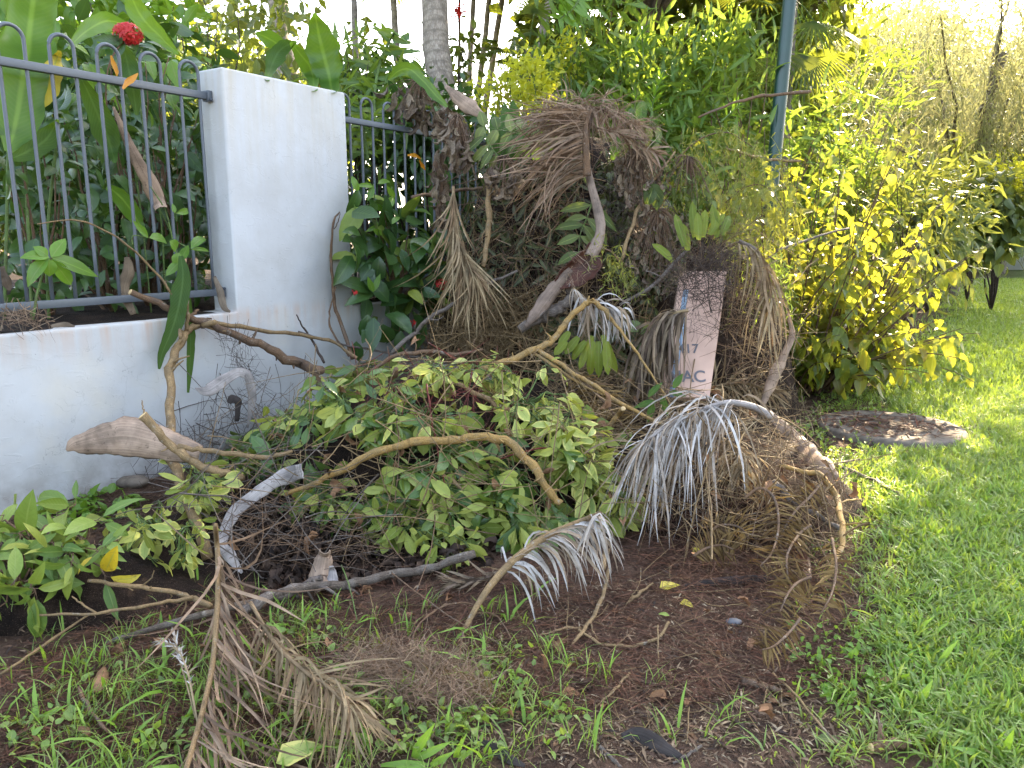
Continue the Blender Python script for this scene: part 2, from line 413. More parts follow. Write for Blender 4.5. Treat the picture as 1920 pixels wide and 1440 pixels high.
M['white'] = m_dry('bleached_frond', [(0.52, 0.45, 0.38), (0.68, 0.64, 0.60), (0.44, 0.32, 0.21), (0.70, 0.66, 0.62), (0.34, 0.24, 0.15), (0.40, 0.30, 0.20)], 0.1)
M['straw'] = m_dry('straw_frond', [(0.36, 0.25, 0.13), (0.46, 0.35, 0.20), (0.28, 0.17, 0.09)], 0.15)
M['rust'] = m_dry('rusty_frond', [(0.32, 0.20, 0.12), (0.44, 0.30, 0.19), (0.20, 0.12, 0.075), (0.50, 0.37, 0.25)], 0.15)
M['husk'] = m_dry('brown_husk', [(0.48, 0.34, 0.24), (0.42, 0.29, 0.20)], 0.08, 0.6, 26)
M['greyhusk'] = m_dry('grey_husk', [(0.42, 0.365, 0.33), (0.52, 0.47, 0.44)], 0.08, 0.65, 20)
M['darkhusk'] = m_dry('dark_husk', [(0.050, 0.040, 0.036), (0.075, 0.06, 0.052)], 0.02, 0.85, 22)
M['petiole'] = m_dry('dead_petiole', [(0.25, 0.175, 0.13), (0.30, 0.22, 0.165)], 0.02, 0.6, 30)
M['redhusk'] = m_dry('red_husk', [(0.075, 0.026, 0.014), (0.10, 0.034, 0.018)], 0.02, 0.4, 18)
M['dead'] = m_dry('dead_leaf', [(0.24, 0.17, 0.11), (0.33, 0.25, 0.16), (0.15, 0.10, 0.07), (0.28, 0.22, 0.16)], 0.15)
M['deadbr'] = m_dry('brown_dead_leaf', [(0.30, 0.15, 0.07), (0.38, 0.21, 0.11)], 0.12)
M['litter'] = m_dry('litter', [(0.08, 0.044, 0.028), (0.17, 0.095, 0.055), (0.03, 0.02, 0.016), (0.30, 0.20, 0.12), (0.10, 0.055, 0.035), (0.04, 0.026, 0.02)], 0.05)
M['mould'] = m_dry('shade_litter', [(0.05, 0.03, 0.02), (0.09, 0.055, 0.035), (0.03, 0.02, 0.016)], 0.05)  # darker litter, shade under and inside the heap put into the colour
M['needleb'] = m_dry('brown_needles', [(0.15, 0.062, 0.036), (0.22, 0.10, 0.055), (0.09, 0.042, 0.028), (0.26, 0.14, 0.08)], 0.1)
M['chips'] = m_dry('pale_chips', [(0.40, 0.29, 0.17), (0.30, 0.19, 0.11), (0.50, 0.40, 0.26), (0.20, 0.12, 0.07)], 0.05)
# ------------------------------------------------------------------ ground, heap, wall
def bump_h(x, y, cx, cy, rx, ry, h, pw=2.2, rot=0.0):
    c, s = math.cos(rot), math.sin(rot)
    dx, dy = x - cx, y - cy
    a, b = (dx * c + dy * s) / rx, (-dx * s + dy * c) / ry
    q = np.sqrt(a * a + b * b)
    return h * np.clip(1 - q ** pw, 0, 1)
HEAPS = [  # cx, cy, rx, ry, h, power
    (0.42, 6.15, 1.10, 1.00, 2.10, 3.0), (1.50, 6.00, 0.75, 0.80, 1.35, 2.6), (-0.15, 6.1, 0.55, 0.7, 1.2, 2.4),
    (-0.35, 3.95, 1.20, 0.68, 0.62, 2.2), (0.45, 4.75, 1.10, 0.65, 0.48, 2.0), (-0.6, 4.6, 0.7, 0.6, 0.42, 2.0),
    (1.05, 3.95, 0.80, 0.75, 0.36, 2.0), (-1.85, 2.75, 0.75, 0.36, 0.20, 2.0), (-1.2, 3.3, 0.6, 0.5, 0.16, 2.0),
    (1.25, 5.0, 0.8, 0.5, 0.30, 2.0)]
def heap_h(x, y):
    x = np.asarray(x, float); y = np.asarray(y, float)
    s = 0
    for b in HEAPS: s = s + bump_h(x, y, *b) ** 4
    h = s ** 0.25
    return h + h * 0.22 * (vnoise(x, y, 0, 3.2) - 0.5) + np.minimum(h, 0.25) * 0.35 * (vnoise(x, y, 2, 11) - 0.5)
def soil_h(x, y):
    near = np.exp(-((np.asarray(x) - 0.3) ** 2 + (np.asarray(y) - 3) ** 2) / 30.0)
    return near * (0.05 * (vnoise(x, y, 1, 1.6) - 0.5) + 0.025 * (vnoise(x, y, 3, 9.0) - 0.5))
def surf_h(x, y):
    return np.maximum(heap_h(x, y) - 0.02, soil_h(x, y))
# lawn boundary: pixels along the edge of the bare soil, as points on the ground
_edge = [ground_pt(u, v)[:2] for u, v in [(1660, 1436), (1700, 1300), (1700, 1150), (1650, 1020), (1590, 900), (1640, 855), (1800, 850), (1815, 800), (1690, 772), (1640, 745), (1690, 700), (1740, 640), (1800, 560), (1850, 490), (1900, 452)]]
_ey = np.array([e[1] for e in _edge]); _ex = np.array([e[0] for e in _edge])
_o = np.argsort(_ey); _ey, _ex = _ey[_o], _ex[_o]
def lawn_mask(x, y):
    xb = np.interp(y, _ey, _ex, left=_ex[0] + 0.35)
    w = 0.10 + 0.02 * np.asarray(y)
    return np.clip((x - xb + 0.75 * (vnoise(x, y, 4, 1.5) - 0.5)) / w * 0.5 + 0.5, 0, 1)
TUFTS = []
for (u, v, r, d) in [(60, 1390, .34, .9), (180, 1420, .30, .8), (330, 1260, .30, .8), (140, 1240, .26, .55), (560, 1180, .24, .75), (640, 1200, .2, .6), (560, 1400, .26, .9), (430, 1350, .3, .7),
                     (960, 1250, .22, .7), (1030, 1290, .2, .75), (900, 1180, .2, .6), (1060, 1390, .16, .5), (870, 1420, .26, 1.0), (730, 1390, .25, .6), (1330, 1340, .14, .35), (1440, 1425, .16, .3), (1560, 1300, .2, .15), (240, 1330, .3, .6), (480, 1160, .25, .55), (1180, 1440, .2, .4)]:
    g = ground_pt(u, v); TUFTS.append((g[0], g[1], r, d))
def tuft_mask(x, y):
    s = 0
    for (a, b, r, d) in TUFTS: s = np.maximum(s, d * np.exp(-((x - a) ** 2 + (y - b) ** 2) / (r * r)))
    return s
def axis(fine0, fine1, step, far0, far1):
    a = np.arange(fine0, fine1, step)
    l = fine0 - np.geomspace(step * 2, fine0 - far0, 26)[::-1]; r = fine1 + np.geomspace(step * 2, far1 - fine1, 26)
    return np.concatenate([l, a, r])
gx = axis(-3.0, 5.0, 0.04, -70, 70); gy = axis(1.2, 9.5, 0.04, -40, 140)
X, Y = np.meshgrid(gx, gy)
# behind the wall the ground sheet stays below the raised bed
Z = soil_h(X, Y)
V = np.stack([X, Y, Z], -1).reshape(-1, 3)
nx, ny = len(gx), len(gy)
idx = np.arange(nx * ny).reshape(ny, nx)
gq = np.stack([idx[:-1, :-1], idx[:-1, 1:], idx[1:, 1:], idx[1:, :-1]], -1).reshape(-1, 4)
def m_soil(name, with_turf):
    m, t, out = new_mat(name)
    tc = N(t, "ShaderNodeTexCoord"); P = tc.outputs['Object']
    a = noise(t, P, 7.0, 6, 0.6); b = noise(t, P, 60.0, 5, 0.65); c = noise(t, P, 260.0, 3, 0.6)
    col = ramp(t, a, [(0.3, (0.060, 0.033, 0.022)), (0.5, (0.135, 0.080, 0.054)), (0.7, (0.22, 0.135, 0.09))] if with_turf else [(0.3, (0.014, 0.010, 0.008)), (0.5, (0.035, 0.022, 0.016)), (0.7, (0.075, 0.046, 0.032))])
    col = mixc(t, 0.7, col, ramp(t, b, [(0.3, 0.35), (0.65, 1.2)]), 'MULTIPLY')
    col = mixc(t, ramp(t, c, [(0.62, 0.0), (0.70, 0.7)]), col, (0.26, 0.19, 0.12))
    vo = N(t, "ShaderNodeTexVoronoi"); t.links.new(P, vo.inputs['Vector']); vo.inputs['Scale'].default_value = 120
    col = mixc(t, ramp(t, vo.outputs['Distance'], [(0.12, 0.55), (0.22, 0.0)]), col, (0.20, 0.12, 0.075))
    if with_turf:
        at_ = N(t, "ShaderNodeAttribute", attribute_name='tone')
        g = ramp(t, noise(t, P, 5.0, 6), [(0.3, (0.055, 0.13, 0.02)), (0.7, (0.12, 0.24, 0.035))])
        g = mixc(t, 0.6, g, ramp(t, noise(t, P, 90.0, 3), [(0.3, 0.4), (0.7, 1.1)]), 'MULTIPLY')
        col = mixc(t, at_.outputs['Fac'], col, g)
    p = N(t, "ShaderNodeBsdfPrincipled"); t.links.new(col, p.inputs['Base Color'])
    p.inputs['Roughness'].default_value = 0.95; p.inputs['Specular IOR Level'].default_value = 0.15
    t.links.new(bump(t, math_(t, 'ADD', b, c), 1.0, 0.025), p.inputs['Normal'])
    t.links.new(p.outputs[0], out.inputs[0])
    return m
M['soil'] = m_soil('soil', True)
M['shade_soil'] = m_soil('shade_dark_soil', False)  # darkened soil: the heap core carries its shade in this colour
lm = lawn_mask(X, Y) * np.clip((Y - 2.0) / 5.0, 0.12, 0.9)
mk('ground', V, gq, M['soil'], None, var=lm.ravel(), kind='structure')

# heap core: filler mound, its dark colour paints the deep shade between branches
hx = np.arange(-2.7, 2.7, 0.035); hy = np.arange(2.2, 7.6, 0.035)
X, Y = np.meshgrid(hx, hy); Z = heap_h(X, Y) - 0.02
off = (X - WA[0]) * WN[0] + (Y - WA[1]) * WN[1]
V = np.stack([X, Y, Z], -1).reshape(-1, 3)
idx = np.arange(X.size).reshape(X.shape)
hq = np.stack([idx[:-1, :-1], idx[:-1, 1:], idx[1:, 1:], idx[1:, :-1]], -1).reshape(-1, 4)
ok = (Z.reshape(-1)[hq].max(1) > -0.012) & (off.reshape(-1)[hq].min(1) > -0.05)
HEAPV, HEAPQ = V, hq[ok]
mk('shade_core', V, hq[ok], M['shade_soil'], None, kind='stuff', label='dark filler mound under the heap of cuttings, deep shade in its colour', cat='litter')

# wall
def m_render(name):
    m, t, out = new_mat(name)
    tc = N(t, "ShaderNodeTexCoord"); P = tc.outputs['Object']
    geo = N(t, "ShaderNodeNewGeometry"); sep = N(t, "ShaderNodeSeparateXYZ"); t.links.new(geo.outputs['Position'], sep.inputs[0])
    col = ramp(t, noise(t, P, 3.2, 6, 0.6), [(0.3, (0.45, 0.44, 0.42)), (0.6, (0.515, 0.515, 0.51))])
    drip = noise(t, mapping(t, P, (16, 16, 1.2)), 1.0, 5, 0.6)
    topm = ramp(t, sep.outputs[2], [(0.0, 0.0), (1.0, 1.0)])
    h = math_(t, 'DIVIDE', sep.outputs[2], 2.31)
    up = ramp(t, h, [(0.62, 0.0), (1.0, 0.9)])
    col = mixc(t, math_(t, 'MULTIPLY', up, ramp(t, drip, [(0.42, 0.0), (0.72, 0.8)])), col, (0.45, 0.40, 0.31))
    sill = ramp(t, h, [(0.30, 0.0), (0.375, 0.8), (0.40, 0.0)])
    col = mixc(t, math_(t, 'MULTIPLY', sill, ramp(t, drip, [(0.42, 0.0), (0.7, 0.9)])), col, (0.50, 0.34, 0.24))
    low = ramp(t, h, [(0.0, 1.0), (0.07, 0.45), (0.13, 0.0)])
    low = math_(t, 'MULTIPLY', low, 0.6)
    col = mixc(t, math_(t, 'MULTIPLY', low, ramp(t, noise(t, P, 9.0, 5), [(0.38, 0.0), (0.62, 1.0)])), col, (0.20, 0.16, 0.12))
    blot = ramp(t, noise(t, P, 1.7, 4), [(0.55, 0.0), (0.72, 0.55)])
    col = mixc(t, blot, col, (0.60, 0.54, 0.43))
    fl = ramp(t, noise(t, P, 60.0, 2), [(0.74, 0.0), (0.78, 0.8)])
    col = mixc(t, fl, col, (0.2, 0.2, 0.2))
    cr = N(t, "ShaderNodeTexVoronoi", feature='DISTANCE_TO_EDGE'); cr.inputs['Scale'].default_value = 2.4
    mp = N(t, "ShaderNodeVectorMath", operation='ADD'); t.links.new(P, mp.inputs[0])
    nn = N(t, "ShaderNodeTexNoise"); nn.inputs['Scale'].default_value = 4; nn.inputs['Detail'].default_value = 5
    t.links.new(P, nn.inputs['Vector']); t.links.new(nn.outputs['Color'], mp.inputs[1]); t.links.new(mp.outputs[0], cr.inputs['Vector'])
    crack = math_(t, 'MULTIPLY', ramp(t, cr.outputs['Distance'], [(0.0, 1.0), (0.006, 0.0)]), ramp(t, noise(t, P, 2.3, 2), [(0.52, 0.0), (0.6, 1.0)]))
    col = mixc(t, math_(t, 'MULTIPLY', crack, 0.45), col, (0.25, 0.24, 0.23))
    p = N(t, "ShaderNodeBsdfPrincipled"); t.links.new(col, p.inputs['Base Color'])
    p.inputs['Roughness'].default_value = 0.75; p.inputs['Specular IOR Level'].default_value = 0.25
    tr1 = noise(t, mapping(t, P, (2.2, 2.2, 3.0)), 1.3, 3, 0.5, 1.2)
    tr2 = noise(t, P, 34.0, 4, 0.6)
    ridge = ramp(t, noise(t, mapping(t, P, (3, 3, 6)), 2.6, 3, 0.5, 2.2), [(0.60, 0.0), (0.66, 1.0), (0.70, 0.15)])
    hh = math_(t, 'ADD', math_(t, 'ADD', math_(t, 'MULTIPLY', tr1, 0.9), math_(t, 'MULTIPLY', tr2, 0.10)), math_(t, 'MULTIPLY', ridge, 0.16))
    hh = math_(t, 'SUBTRACT', hh, math_(t, 'MULTIPLY', crack, 0.35))
    t.links.new(bump(t, hh, 0.42, 0.012), p.inputs['Normal'])
    t.links.new(p.outputs[0], out.inputs[0])
    return m
M['render'] = m_render('white_render')
SILL, TOP = 0.885, 2.306
ws = [-3.2, 1.44, 2.435, 9.5]; wz = [-0.15, SILL - 0.035, SILL, TOP]
def _wall():
    cells = [(i, j) for i in range(3) for j in range(3) if j == 0 or i == 1 or (i == 0 and j == 1)]
    V, q = [], []; key = {}
    def vid(i, j, k):
        if (i, j, k) not in key:
            key[(i, j, k)] = len(V); V.append(wp(ws[i], (-0.23, 0.0)[k], wz[j]))
        return key[(i, j, k)]
    for (i, j) in cells:
        q.append([vid(i, j, 1), vid(i + 1, j, 1), vid(i + 1, j + 1, 1), vid(i, j + 1, 1)])
        q.append([vid(i, j, 0), vid(i, j + 1, 0), vid(i + 1, j + 1, 0), vid(i + 1, j, 0)])
        for (di, dj, e) in ((-1, 0, ((i, j), (i, j + 1))), (1, 0, ((i + 1, j + 1), (i + 1, j))), (0, -1, ((i + 1, j), (i, j))), (0, 1, ((i, j + 1), (i + 1, j + 1)))):
            if (i + di, j + dj) not in cells:
                (a, b), (c, d) = e
                q.append([vid(a, b, 1), vid(c, d, 1), vid(c, d, 0), vid(a, b, 0)])
    return np.array(V), np.array(q)
V, q = _wall()
bevel(mk('garden_wall', V, q, M['render'], None, smooth=False, label='white rendered garden wall with a tall pillar rising between two low panels', cat='wall'), 0.016, 3)
# raised garden bed behind the wall
bs = np.linspace(-4, 22, 60); bo = np.linspace(-14, -0.045, 50)
S, O = np.meshgrid(bs, bo)
P = WA + S[..., None] * WD + O[..., None] * WN
edgez = SILL + 0.022 + 0.05 * (vnoise(S, O, 1, 3) - 0.5) - np.clip((O + 0.10) / 0.06, 0, 1) * 0.015
inpil = (S > 1.40) & (S < 2.47) & (O > -0.3)
P[..., 2] = np.where(inpil, SILL - 0.1, edgez)
idx = np.arange(S.size).reshape(S.shape)
mk('garden_bed', P.reshape(-1, 3), np.stack([idx[:-1, :-1], idx[1:, :-1], idx[1:, 1:], idx[:-1, 1:]], -1).reshape(-1, 4), M['shade_soil'], None, kind='structure')

def fence(label, s0, s1, bars, z_top, z_bot, ends):
    f = thing('loop_top_fence', label, 'fence', wp((s0 + s1) / 2, -0.12, z_bot))
    for nm, z in (('top_rail', z_top), ('bottom_rail', z_bot)):
        V, q = box(wp(s0, -0.139, z - 0.02), WD * (s1 - s0), WN * 0.038, np.array([0, 0, 0.04]))
        bevel(mk(nm, V, q, M['fence'], f, smooth=False), 0.003, 2)
    r = 0.0095
    for sa, sb in bars:
        w = (sb - sa) / 2; a = np.linspace(math.pi, 0, 13)
        top = z_top + 0.115
        pts = [wp(sa, -0.12, z) for z in np.linspace(z_bot - 0.02, top, 6)[:-1]]
        pts += [wp(sa + w + w * math.cos(k), -0.12, top + w * math.sin(k)) for k in a]
        pts += [wp(sb, -0.12, z) for z in np.linspace(top, z_bot - 0.02, 6)[1:]]
        P = np.array(pts)
        V, q, uv = tube_batch(P, np.full((len(P)), r), 8)
        mk('looped_bar', V, q, M['fence'], f, uv=uv)
    for s, sg in ends:
        for z in (z_top, z_bot):
            V, q = box(wp(s, -0.148, z - 0.03), WD * sg, WN * 0.056, np.array([0, 0, 0.06]))
            b = mk('bracket', V, q, M['fence'], f, smooth=False); bevel(b, 0.003, 2)
            P = np.array([wp(s + sg * 0.4, -0.085 + k, z + (-0.022 if z == z_top else 0.022)) for k in (0, .006, .010)])
            V, q, uv = tube_batch(P, np.array([.009, .009, .005]), 8)
            mk('bolt', V, q, M['bolt'], b, uv=uv)
    return f
bars = [(0.297 + 0.2375 * k, 0.297 + 0.2375 * k + 0.121) for k in range(-4, 5)]
fence('grey steel loop top fence on the low wall left of the white pillar', -0.9, 1.437, bars, 2.150, 1.003, [(1.405, 0.03)])
bars = [(2.56 + 0.1475 + 0.236 * k - 0.236, 2.56 + 0.1475 + 0.236 * k - 0.118) for k in range(0, 16)]
fence('grey steel loop top fence half buried by cuttings right of the pillar', 2.437, 6.4, bars, 2.150, 1.003, [(2.437, 0.03)])

# concrete access cover
cc = ground_pt(1668, 808); cc[2] = 0
cover = thing('access_cover', 'round grey concrete access cover set in the ground beside the lawn', 'manhole cover', cc)
def lathe(prof, n=56):
    a = np.linspace(0, 2 * math.pi, n, endpoint=False)
    pr = np.array(prof)
    V = np.stack([pr[:, None, 0] * np.cos(a), pr[:, None, 0] * np.sin(a), pr[:, None, 1] + 0 * a], -1)
    j = 0.006 * (vnoise(V[..., 0], V[..., 1], 0, 9) - 0.5)
    V[..., 2] += j; V[..., 0] *= 1 + 0.02 * (vnoise(V[..., 0], V[..., 1], 3, 5) - .5)
    idx = np.arange(V.shape[0] * n).reshape(-1, n)
    q = np.stack([idx[:-1], np.roll(idx[:-1], -1, 1), np.roll(idx[1:], -1, 1), idx[1:]], -1).reshape(-1, 4)
    return V.reshape(-1, 3), q
V, q = lathe([(0.475, -0.08), (0.475, 0.03), (0.468, 0.040), (0.45, 0.045), (0.33, 0.047), (0.322, 0.043), (0.318, 0.02)])
mk('collar', V + cc, q, M['concrete'], cover)
V, q = lathe([(0.314, 0.0), (0.312, 0.034), (0.305, 0.038), (0.2, 0.040), (0.0, 0.040)])
mk('lid', V + cc, q, M['concrete'], cover)

# lamp post
pb = at(1441, 250, 7.2); pb[2] = 0; pt = at(1458, 0, 7.2)
tilt = (pt - at(1441, 250, 7.2)); tilt = tilt / tilt[2]
lp = thing('lamp_post', 'dark green steel lamp post standing behind the bushes', 'lamp post', pb)
P = np.array([pb + np.array([tilt[0] * 0.5, 0, 1]) * z for z in (0, .3, 1, 2, 3, 4, 5, 6.2)])
V, q, uv = tube_batch(P, np.array([.075, .07, .066, .064, .062, .060, .058, .055]), 20)
mk('shaft', V, q, M['post'], lp, uv=uv)
V, q = lathe([(0.16, 0), (0.16, .03), (0.12, .05), (0.105, .12), (0.10, .13)], 24); mk('base_plate', V + pb, q, M['post'], lp)
V, q = lathe([(0.07, 0), (0.2, .05), (0.23, .09), (0.1, .16), (0.0, .18)], 24); mk('lantern', V + P[-1], q, M['post'], lp)

# pieces used to rest things on what is really there
def _bvh():
    V = [HEAPV]; Fs = [HEAPQ]; n = len(HEAPV)
    for (s0, s1, z1) in ((-3.2, 1.435, SILL), (1.435, 2.435, TOP), (2.435, 9.5, SILL - .035)):
        v, q = box(wp(s0, -0.22, -0.1), WD * (s1 - s0), WN * 0.22, np.array([0, 0, z1 + .1])); V.append(v); Fs.append(q + n); n += 8
    v = np.array([wp(-4, -0.22, SILL), wp(12, -0.22, SILL), wp(12, -0.22, 2.2), wp(-4, -0.22, 2.2)]); V.append(v); Fs.append(np.array([[0, 1, 2, 3]]) + n); n += 4
    v = np.array([[-60, -10, 0], [60, -10, 0], [60, 130, 0], [-60, 130, 0.]]); V.append(v); Fs.append(np.array([[0, 1, 2, 3]]) + n)
    return BVHTree.FromPolygons([Vector(k) for k in np.concatenate(V)], [tuple(int(i) for i in k) for k in np.concatenate(Fs)])
BVH = _bvh()
def hit(u, v):
    r = ray(u, v)
    loc, no, i, d = BVH.ray_cast(Vector(CAM), Vector(r))
    if loc is None: return 60.0, np.array([0, -1, 0.])
    no = np.array(no)
    if no @ r > 0: no = -no
    return (np.array(loc) - CAM) @ r / (r @ r), no
def rest(u, v, lift=0.02):
    d, no = hit(u, v)
    return at(u, v, d) + no * lift, no, d
# ------------------------------------------------------------------ leaves
def prof(kind, t):
    if kind == 'ovate': return np.sin(math.pi * t ** 0.80) ** 0.85
    if kind == 'obovate': return np.sin(math.pi * np.clip(t, 0, 1) ** 1.45) ** 0.8
    if kind == 'lance': return np.sin(math.pi * t ** 0.75) ** 1.0
    if kind == 'heart': return np.sin(math.pi * t ** 0.55) ** 0.8
    if kind == 'strap': return np.clip(np.minimum(0.55 + t * 1.5, 1), 0, 1) * np.clip((1 - t) / 0.28, 0, 1) ** 0.6
    if kind == 'paddle': return np.clip(t / 0.16, 0, 1) ** 0.7 * np.clip((1 - t) / 0.45, 0, 1) ** 0.62
    if kind == 'frayed': return np.clip(t / 0.2, 0, 1) ** 0.6 * np.clip((1 - t) / 0.5, 0, 1) ** 0.8
def leaf_arrays(kind, width=0.4, n=6, curl=0.6, fold=0.25, twist=0.0, wavy=0.0):
    """unit leaf along +Y, normal +Z; curl bends the tip down, fold lifts the halves"""
    t = np.linspace(0, 1, n)
    w = prof(kind, t) * width / 2; w[0] = max(w[0], 0.012); w[-1] = 0.004
    ang = curl * (t - 0.15)
    dy, dz = np.cos(ang), -np.sin(ang)
    y = np.concatenate([[0], np.cumsum((dy[1:] + dy[:-1]) / 2 * (1 / (n - 1)))])
    z = np.concatenate([[0], np.cumsum((dz[1:] + dz[:-1]) / 2 * (1 / (n - 1)))])
    ny_, nz_ = np.sin(ang), np.cos(ang)
    tw = twist * t
    V = np.zeros((n, 3, 3))
    for k, sg in enumerate((-1, 0, 1)):
        up = fold * w * abs(sg) + wavy * np.sin(t * 17 + sg * 1.7) * w * abs(sg)
        V[:, k, 0] = sg * w * np.cos(tw)
        lift = up + sg * w * np.sin(tw)
        V[:, k, 1] = y + lift * ny_
        V[:, k, 2] = z + lift * nz_
    idx = np.arange(n * 3).reshape(n, 3)
    q = np.stack([idx[:-1, :-1], idx[:-1, 1:], idx[1:, 1:], idx[1:, :-1]], -1).reshape(-1, 4)
    uv = np.stack([np.broadcast_to(np.array([0, .5, 1.]), (n, 3)), np.broadcast_to(t[:, None], (n, 3))], -1).reshape(-1, 2)
    return V.reshape(-1, 3), q, uv
LEAF = {
    'scheff': [leaf_arrays('obovate', .40, 6, c, f, tw, .05) for c, f, tw in ((.5, .35, .1), (.9, .25, -.2), (-.3, .5, .2), (1.3, .45, .3), (.2, .15, -.3))],
    'broad': [leaf_arrays('ovate', .34, 7, c, f, tw, .08) for c, f, tw in ((.6, .3, .2), (1.1, .2, -.3), (.1, .45, .3), (1.5, .3, .5))],
    'ixora': [leaf_arrays('ovate', .46, 6, c, f, tw, .04) for c, f, tw in ((.6, .25, .1), (.9, .35, -.2), (.2, .2, .3), (1.2, .3, 0))],
    'lance': [leaf_arrays('lance', .20, 5, c, f, 0) for c, f in ((.5, .3), (.9, .4), (.1, .2))],
    'narrow': [leaf_arrays('lance', .13, 4, c, .3, 0) for c in (.4, .9, .0)],
    'heart': [leaf_arrays('heart', .62, 6, c, f, tw, .05) for c, f, tw in ((.6, .3, .1), (1.0, .4, -.2), (.2, .3, .2))],
    'tree': [leaf_arrays('ovate', .5, 3, c, .3, 0) for c in (.4, .9)],
    'lancef': [leaf_arrays('lance', .2, 3, c, .2, 0) for c in (.4, .9)],
    'strap': [leaf_arrays('strap', .17, 7, c, .35, tw) for c, tw in ((.5, .2), (.9, -.2), (.2, .1))],
    'dry': [leaf_arrays('ovate', .40, 6, c, f, tw, .3) for c, f, tw in ((1.6, 1.1, .8), (2.2, .8, -.9), (1.2, 1.3, .3))],
    'far': [(np.array([[0, 0, 0], [-.26, .45, .05], [0, 1, -.12], [.26, .45, .05]]), np.array([[0, 3, 2, 1]]), np.array([[.5, 0], [0, .5], [.5, 1], [1, .5]]))],
    'petal': [leaf_arrays('ovate', .42, 4, .3, .2, 0)],
}
LME = {}
def leaf_mesh(kind, mat, i):
    key = (kind, mat, i)
    if key not in LME:
        V, q, uv = LEAF[kind][i]
        LME[key] = mesh_data('leaf', V, q, M[mat], uv)
    return LME[key]
def frame(d, n):
    d = nrm(d); x = nrm(np.cross(d, n)); z = np.cross(x, d)
    return x, d, z
def put_leaf(parent, kind, mat, pos, d, n, L, name='leaf', wide=1.0, i=None):
    me = leaf_mesh(kind, mat, R_.integers(len(LEAF[kind])) if i is None else i)
    o = bpy.data.objects.new(name, me)
    COL.objects.link(o); o.parent = parent
    x, y, z = frame(d, n)
    p = np.asarray(pos) - base_of(parent)
    o.matrix_local = Matrix(((x[0] * L * wide, y[0] * L, z[0] * L, p[0]), (x[1] * L * wide, y[1] * L, z[1] * L, p[1]), (x[2] * L * wide, y[2] * L, z[2] * L, p[2]), (0, 0, 0, 1)))
    return o
def scatter_arrays(kind, P, D, Nn, L):
    P, D, Nn = map(lambda a: np.asarray(a, float), (P, D, Nn))
    n = len(P); L = np.broadcast_to(L, n)
    x, y, z = frame(D, Nn)
    R = np.stack([x, y, z], -1) * L[:, None, None]
    pick = R_.integers(len(LEAF[kind]), size=n)
    Vs, Qs, Us, Ts, off = [], [], [], [], 0
    tonev = R_.random(n)
    for i, (V, q, uv) in enumerate(LEAF[kind]):
        k = np.where(pick == i)[0]
        if not len(k): continue
        W = np.einsum('nij,vj->nvi', R[k], V) + P[k][:, None]
        Vs.append(W.reshape(-1, 3)); Qs.append((q[None] + (np.arange(len(k)) * len(V))[:, None, None] + off).reshape(-1, 4))
        Us.append(np.tile(uv, (len(k), 1))); Ts.append(np.repeat(tonev[k], len(V))); off += len(k) * len(V)
    return np.concatenate(Vs), np.concatenate(Qs), np.concatenate(Us), np.concatenate(Ts)
def scatter(name, lkind, mat, P, D, Nn, L, parent=None, **kw):
    V, q, uv, tn = scatter_arrays(lkind, P, D, Nn, L)
    return mk(name, V, q, M[mat], parent, uv=uv, var=tn, **kw)
def rand_dir(n, up=0.0):
    a = R_.normal(size=(n, 3)); a[:, 2] += up
    return nrm(a)
def in_light(P, targets):
    """True where a clump stands between the sun and one of the places the sun reaches"""
    P = np.asarray(P); b = np.zeros(len(P), bool)
    for (c, r) in targets:
        w = P - np.asarray(c); s = w @ SUN_DIR
        d = np.linalg.norm(w - s[:, None] * SUN_DIR, axis=1)
        b |= (s > 0.8) & (d < r)
    return b
LIT = [((2.7, 6.6, 1.5), 1.5), ((3.4, 6.9, 1.3), 0.8), ((2.2, 6.4, .9), .7), ((3.6, 5.9, 0.0), 0.22), ((4.6, 5.6, 0.0), 0.2), ((0.6, 6.3, 2.6), 0.35), ((0.1, 6.6, 2.5), 0.3), (ground_pt(1740, 725), .32), (ground_pt(1820, 745), .36), (ground_pt(1900, 780), .32), (ground_pt(1880, 478), 1.0), (ground_pt(1860, 905), .12), (ground_pt(1640, 945), .07), (at(1230, 110, 7.8), .8), (at(1360, 80, 7.4), .7), (at(1130, 60, 8.6), .7), (at(120, 40, 6.4), 1.0), (at(330, 60, 7.0), 1.0), (at(480, 60, 9.0), .9), (at(600, 100, 5.6), .35), (at(700, 110, 6.8), .5), (at(1560, 190, 10), .7), (at(1700, 250, 9.6), .5), (at(1820, 420, 10.3), .5), (at(1005, 165, 6.3), .45), (at(925, 185, 6.5), .4), (at(1060, 200, 4.8), .3), (at(1340, 290, 5.0), .4), (at(1440, 340, 5.2), .35), (at(1230, 170, 6.6), .25), (at(820, 60, 8.0), .5), ((5.8, 11.5, .2), .5), ((8.5, 15, 0.6), 1.2), ((6.5, 16, 4.5), 2.4), ((9.0, 16, 4), 2.6)]  # spots chosen to be sunlit; crowns are opened towards the sun for them
def clumps(center, radii, n, shell=0.55):
    d = rand_dir(n); r = (shell ** 3 + (1 - shell ** 3) * R_.random(n)) ** (1 / 3)
    return np.asarray(center) + d * r[:, None] * np.asarray(radii), d
def crown_leaves(C, D, per, spread, droop=0.3, outw=0.6):
    n = len(C)
    P = np.repeat(C, per, 0) + R_.normal(size=(n * per, 3)) * spread
    d = nrm(np.repeat(D, per, 0) * outw + rand_dir(n * per) * 0.8 + np.array([0, 0, -droop]))
    nn = nrm(rand_dir(n * per, 1.2) + np.repeat(D, per, 0) * 0.4)
    return P, d, nn
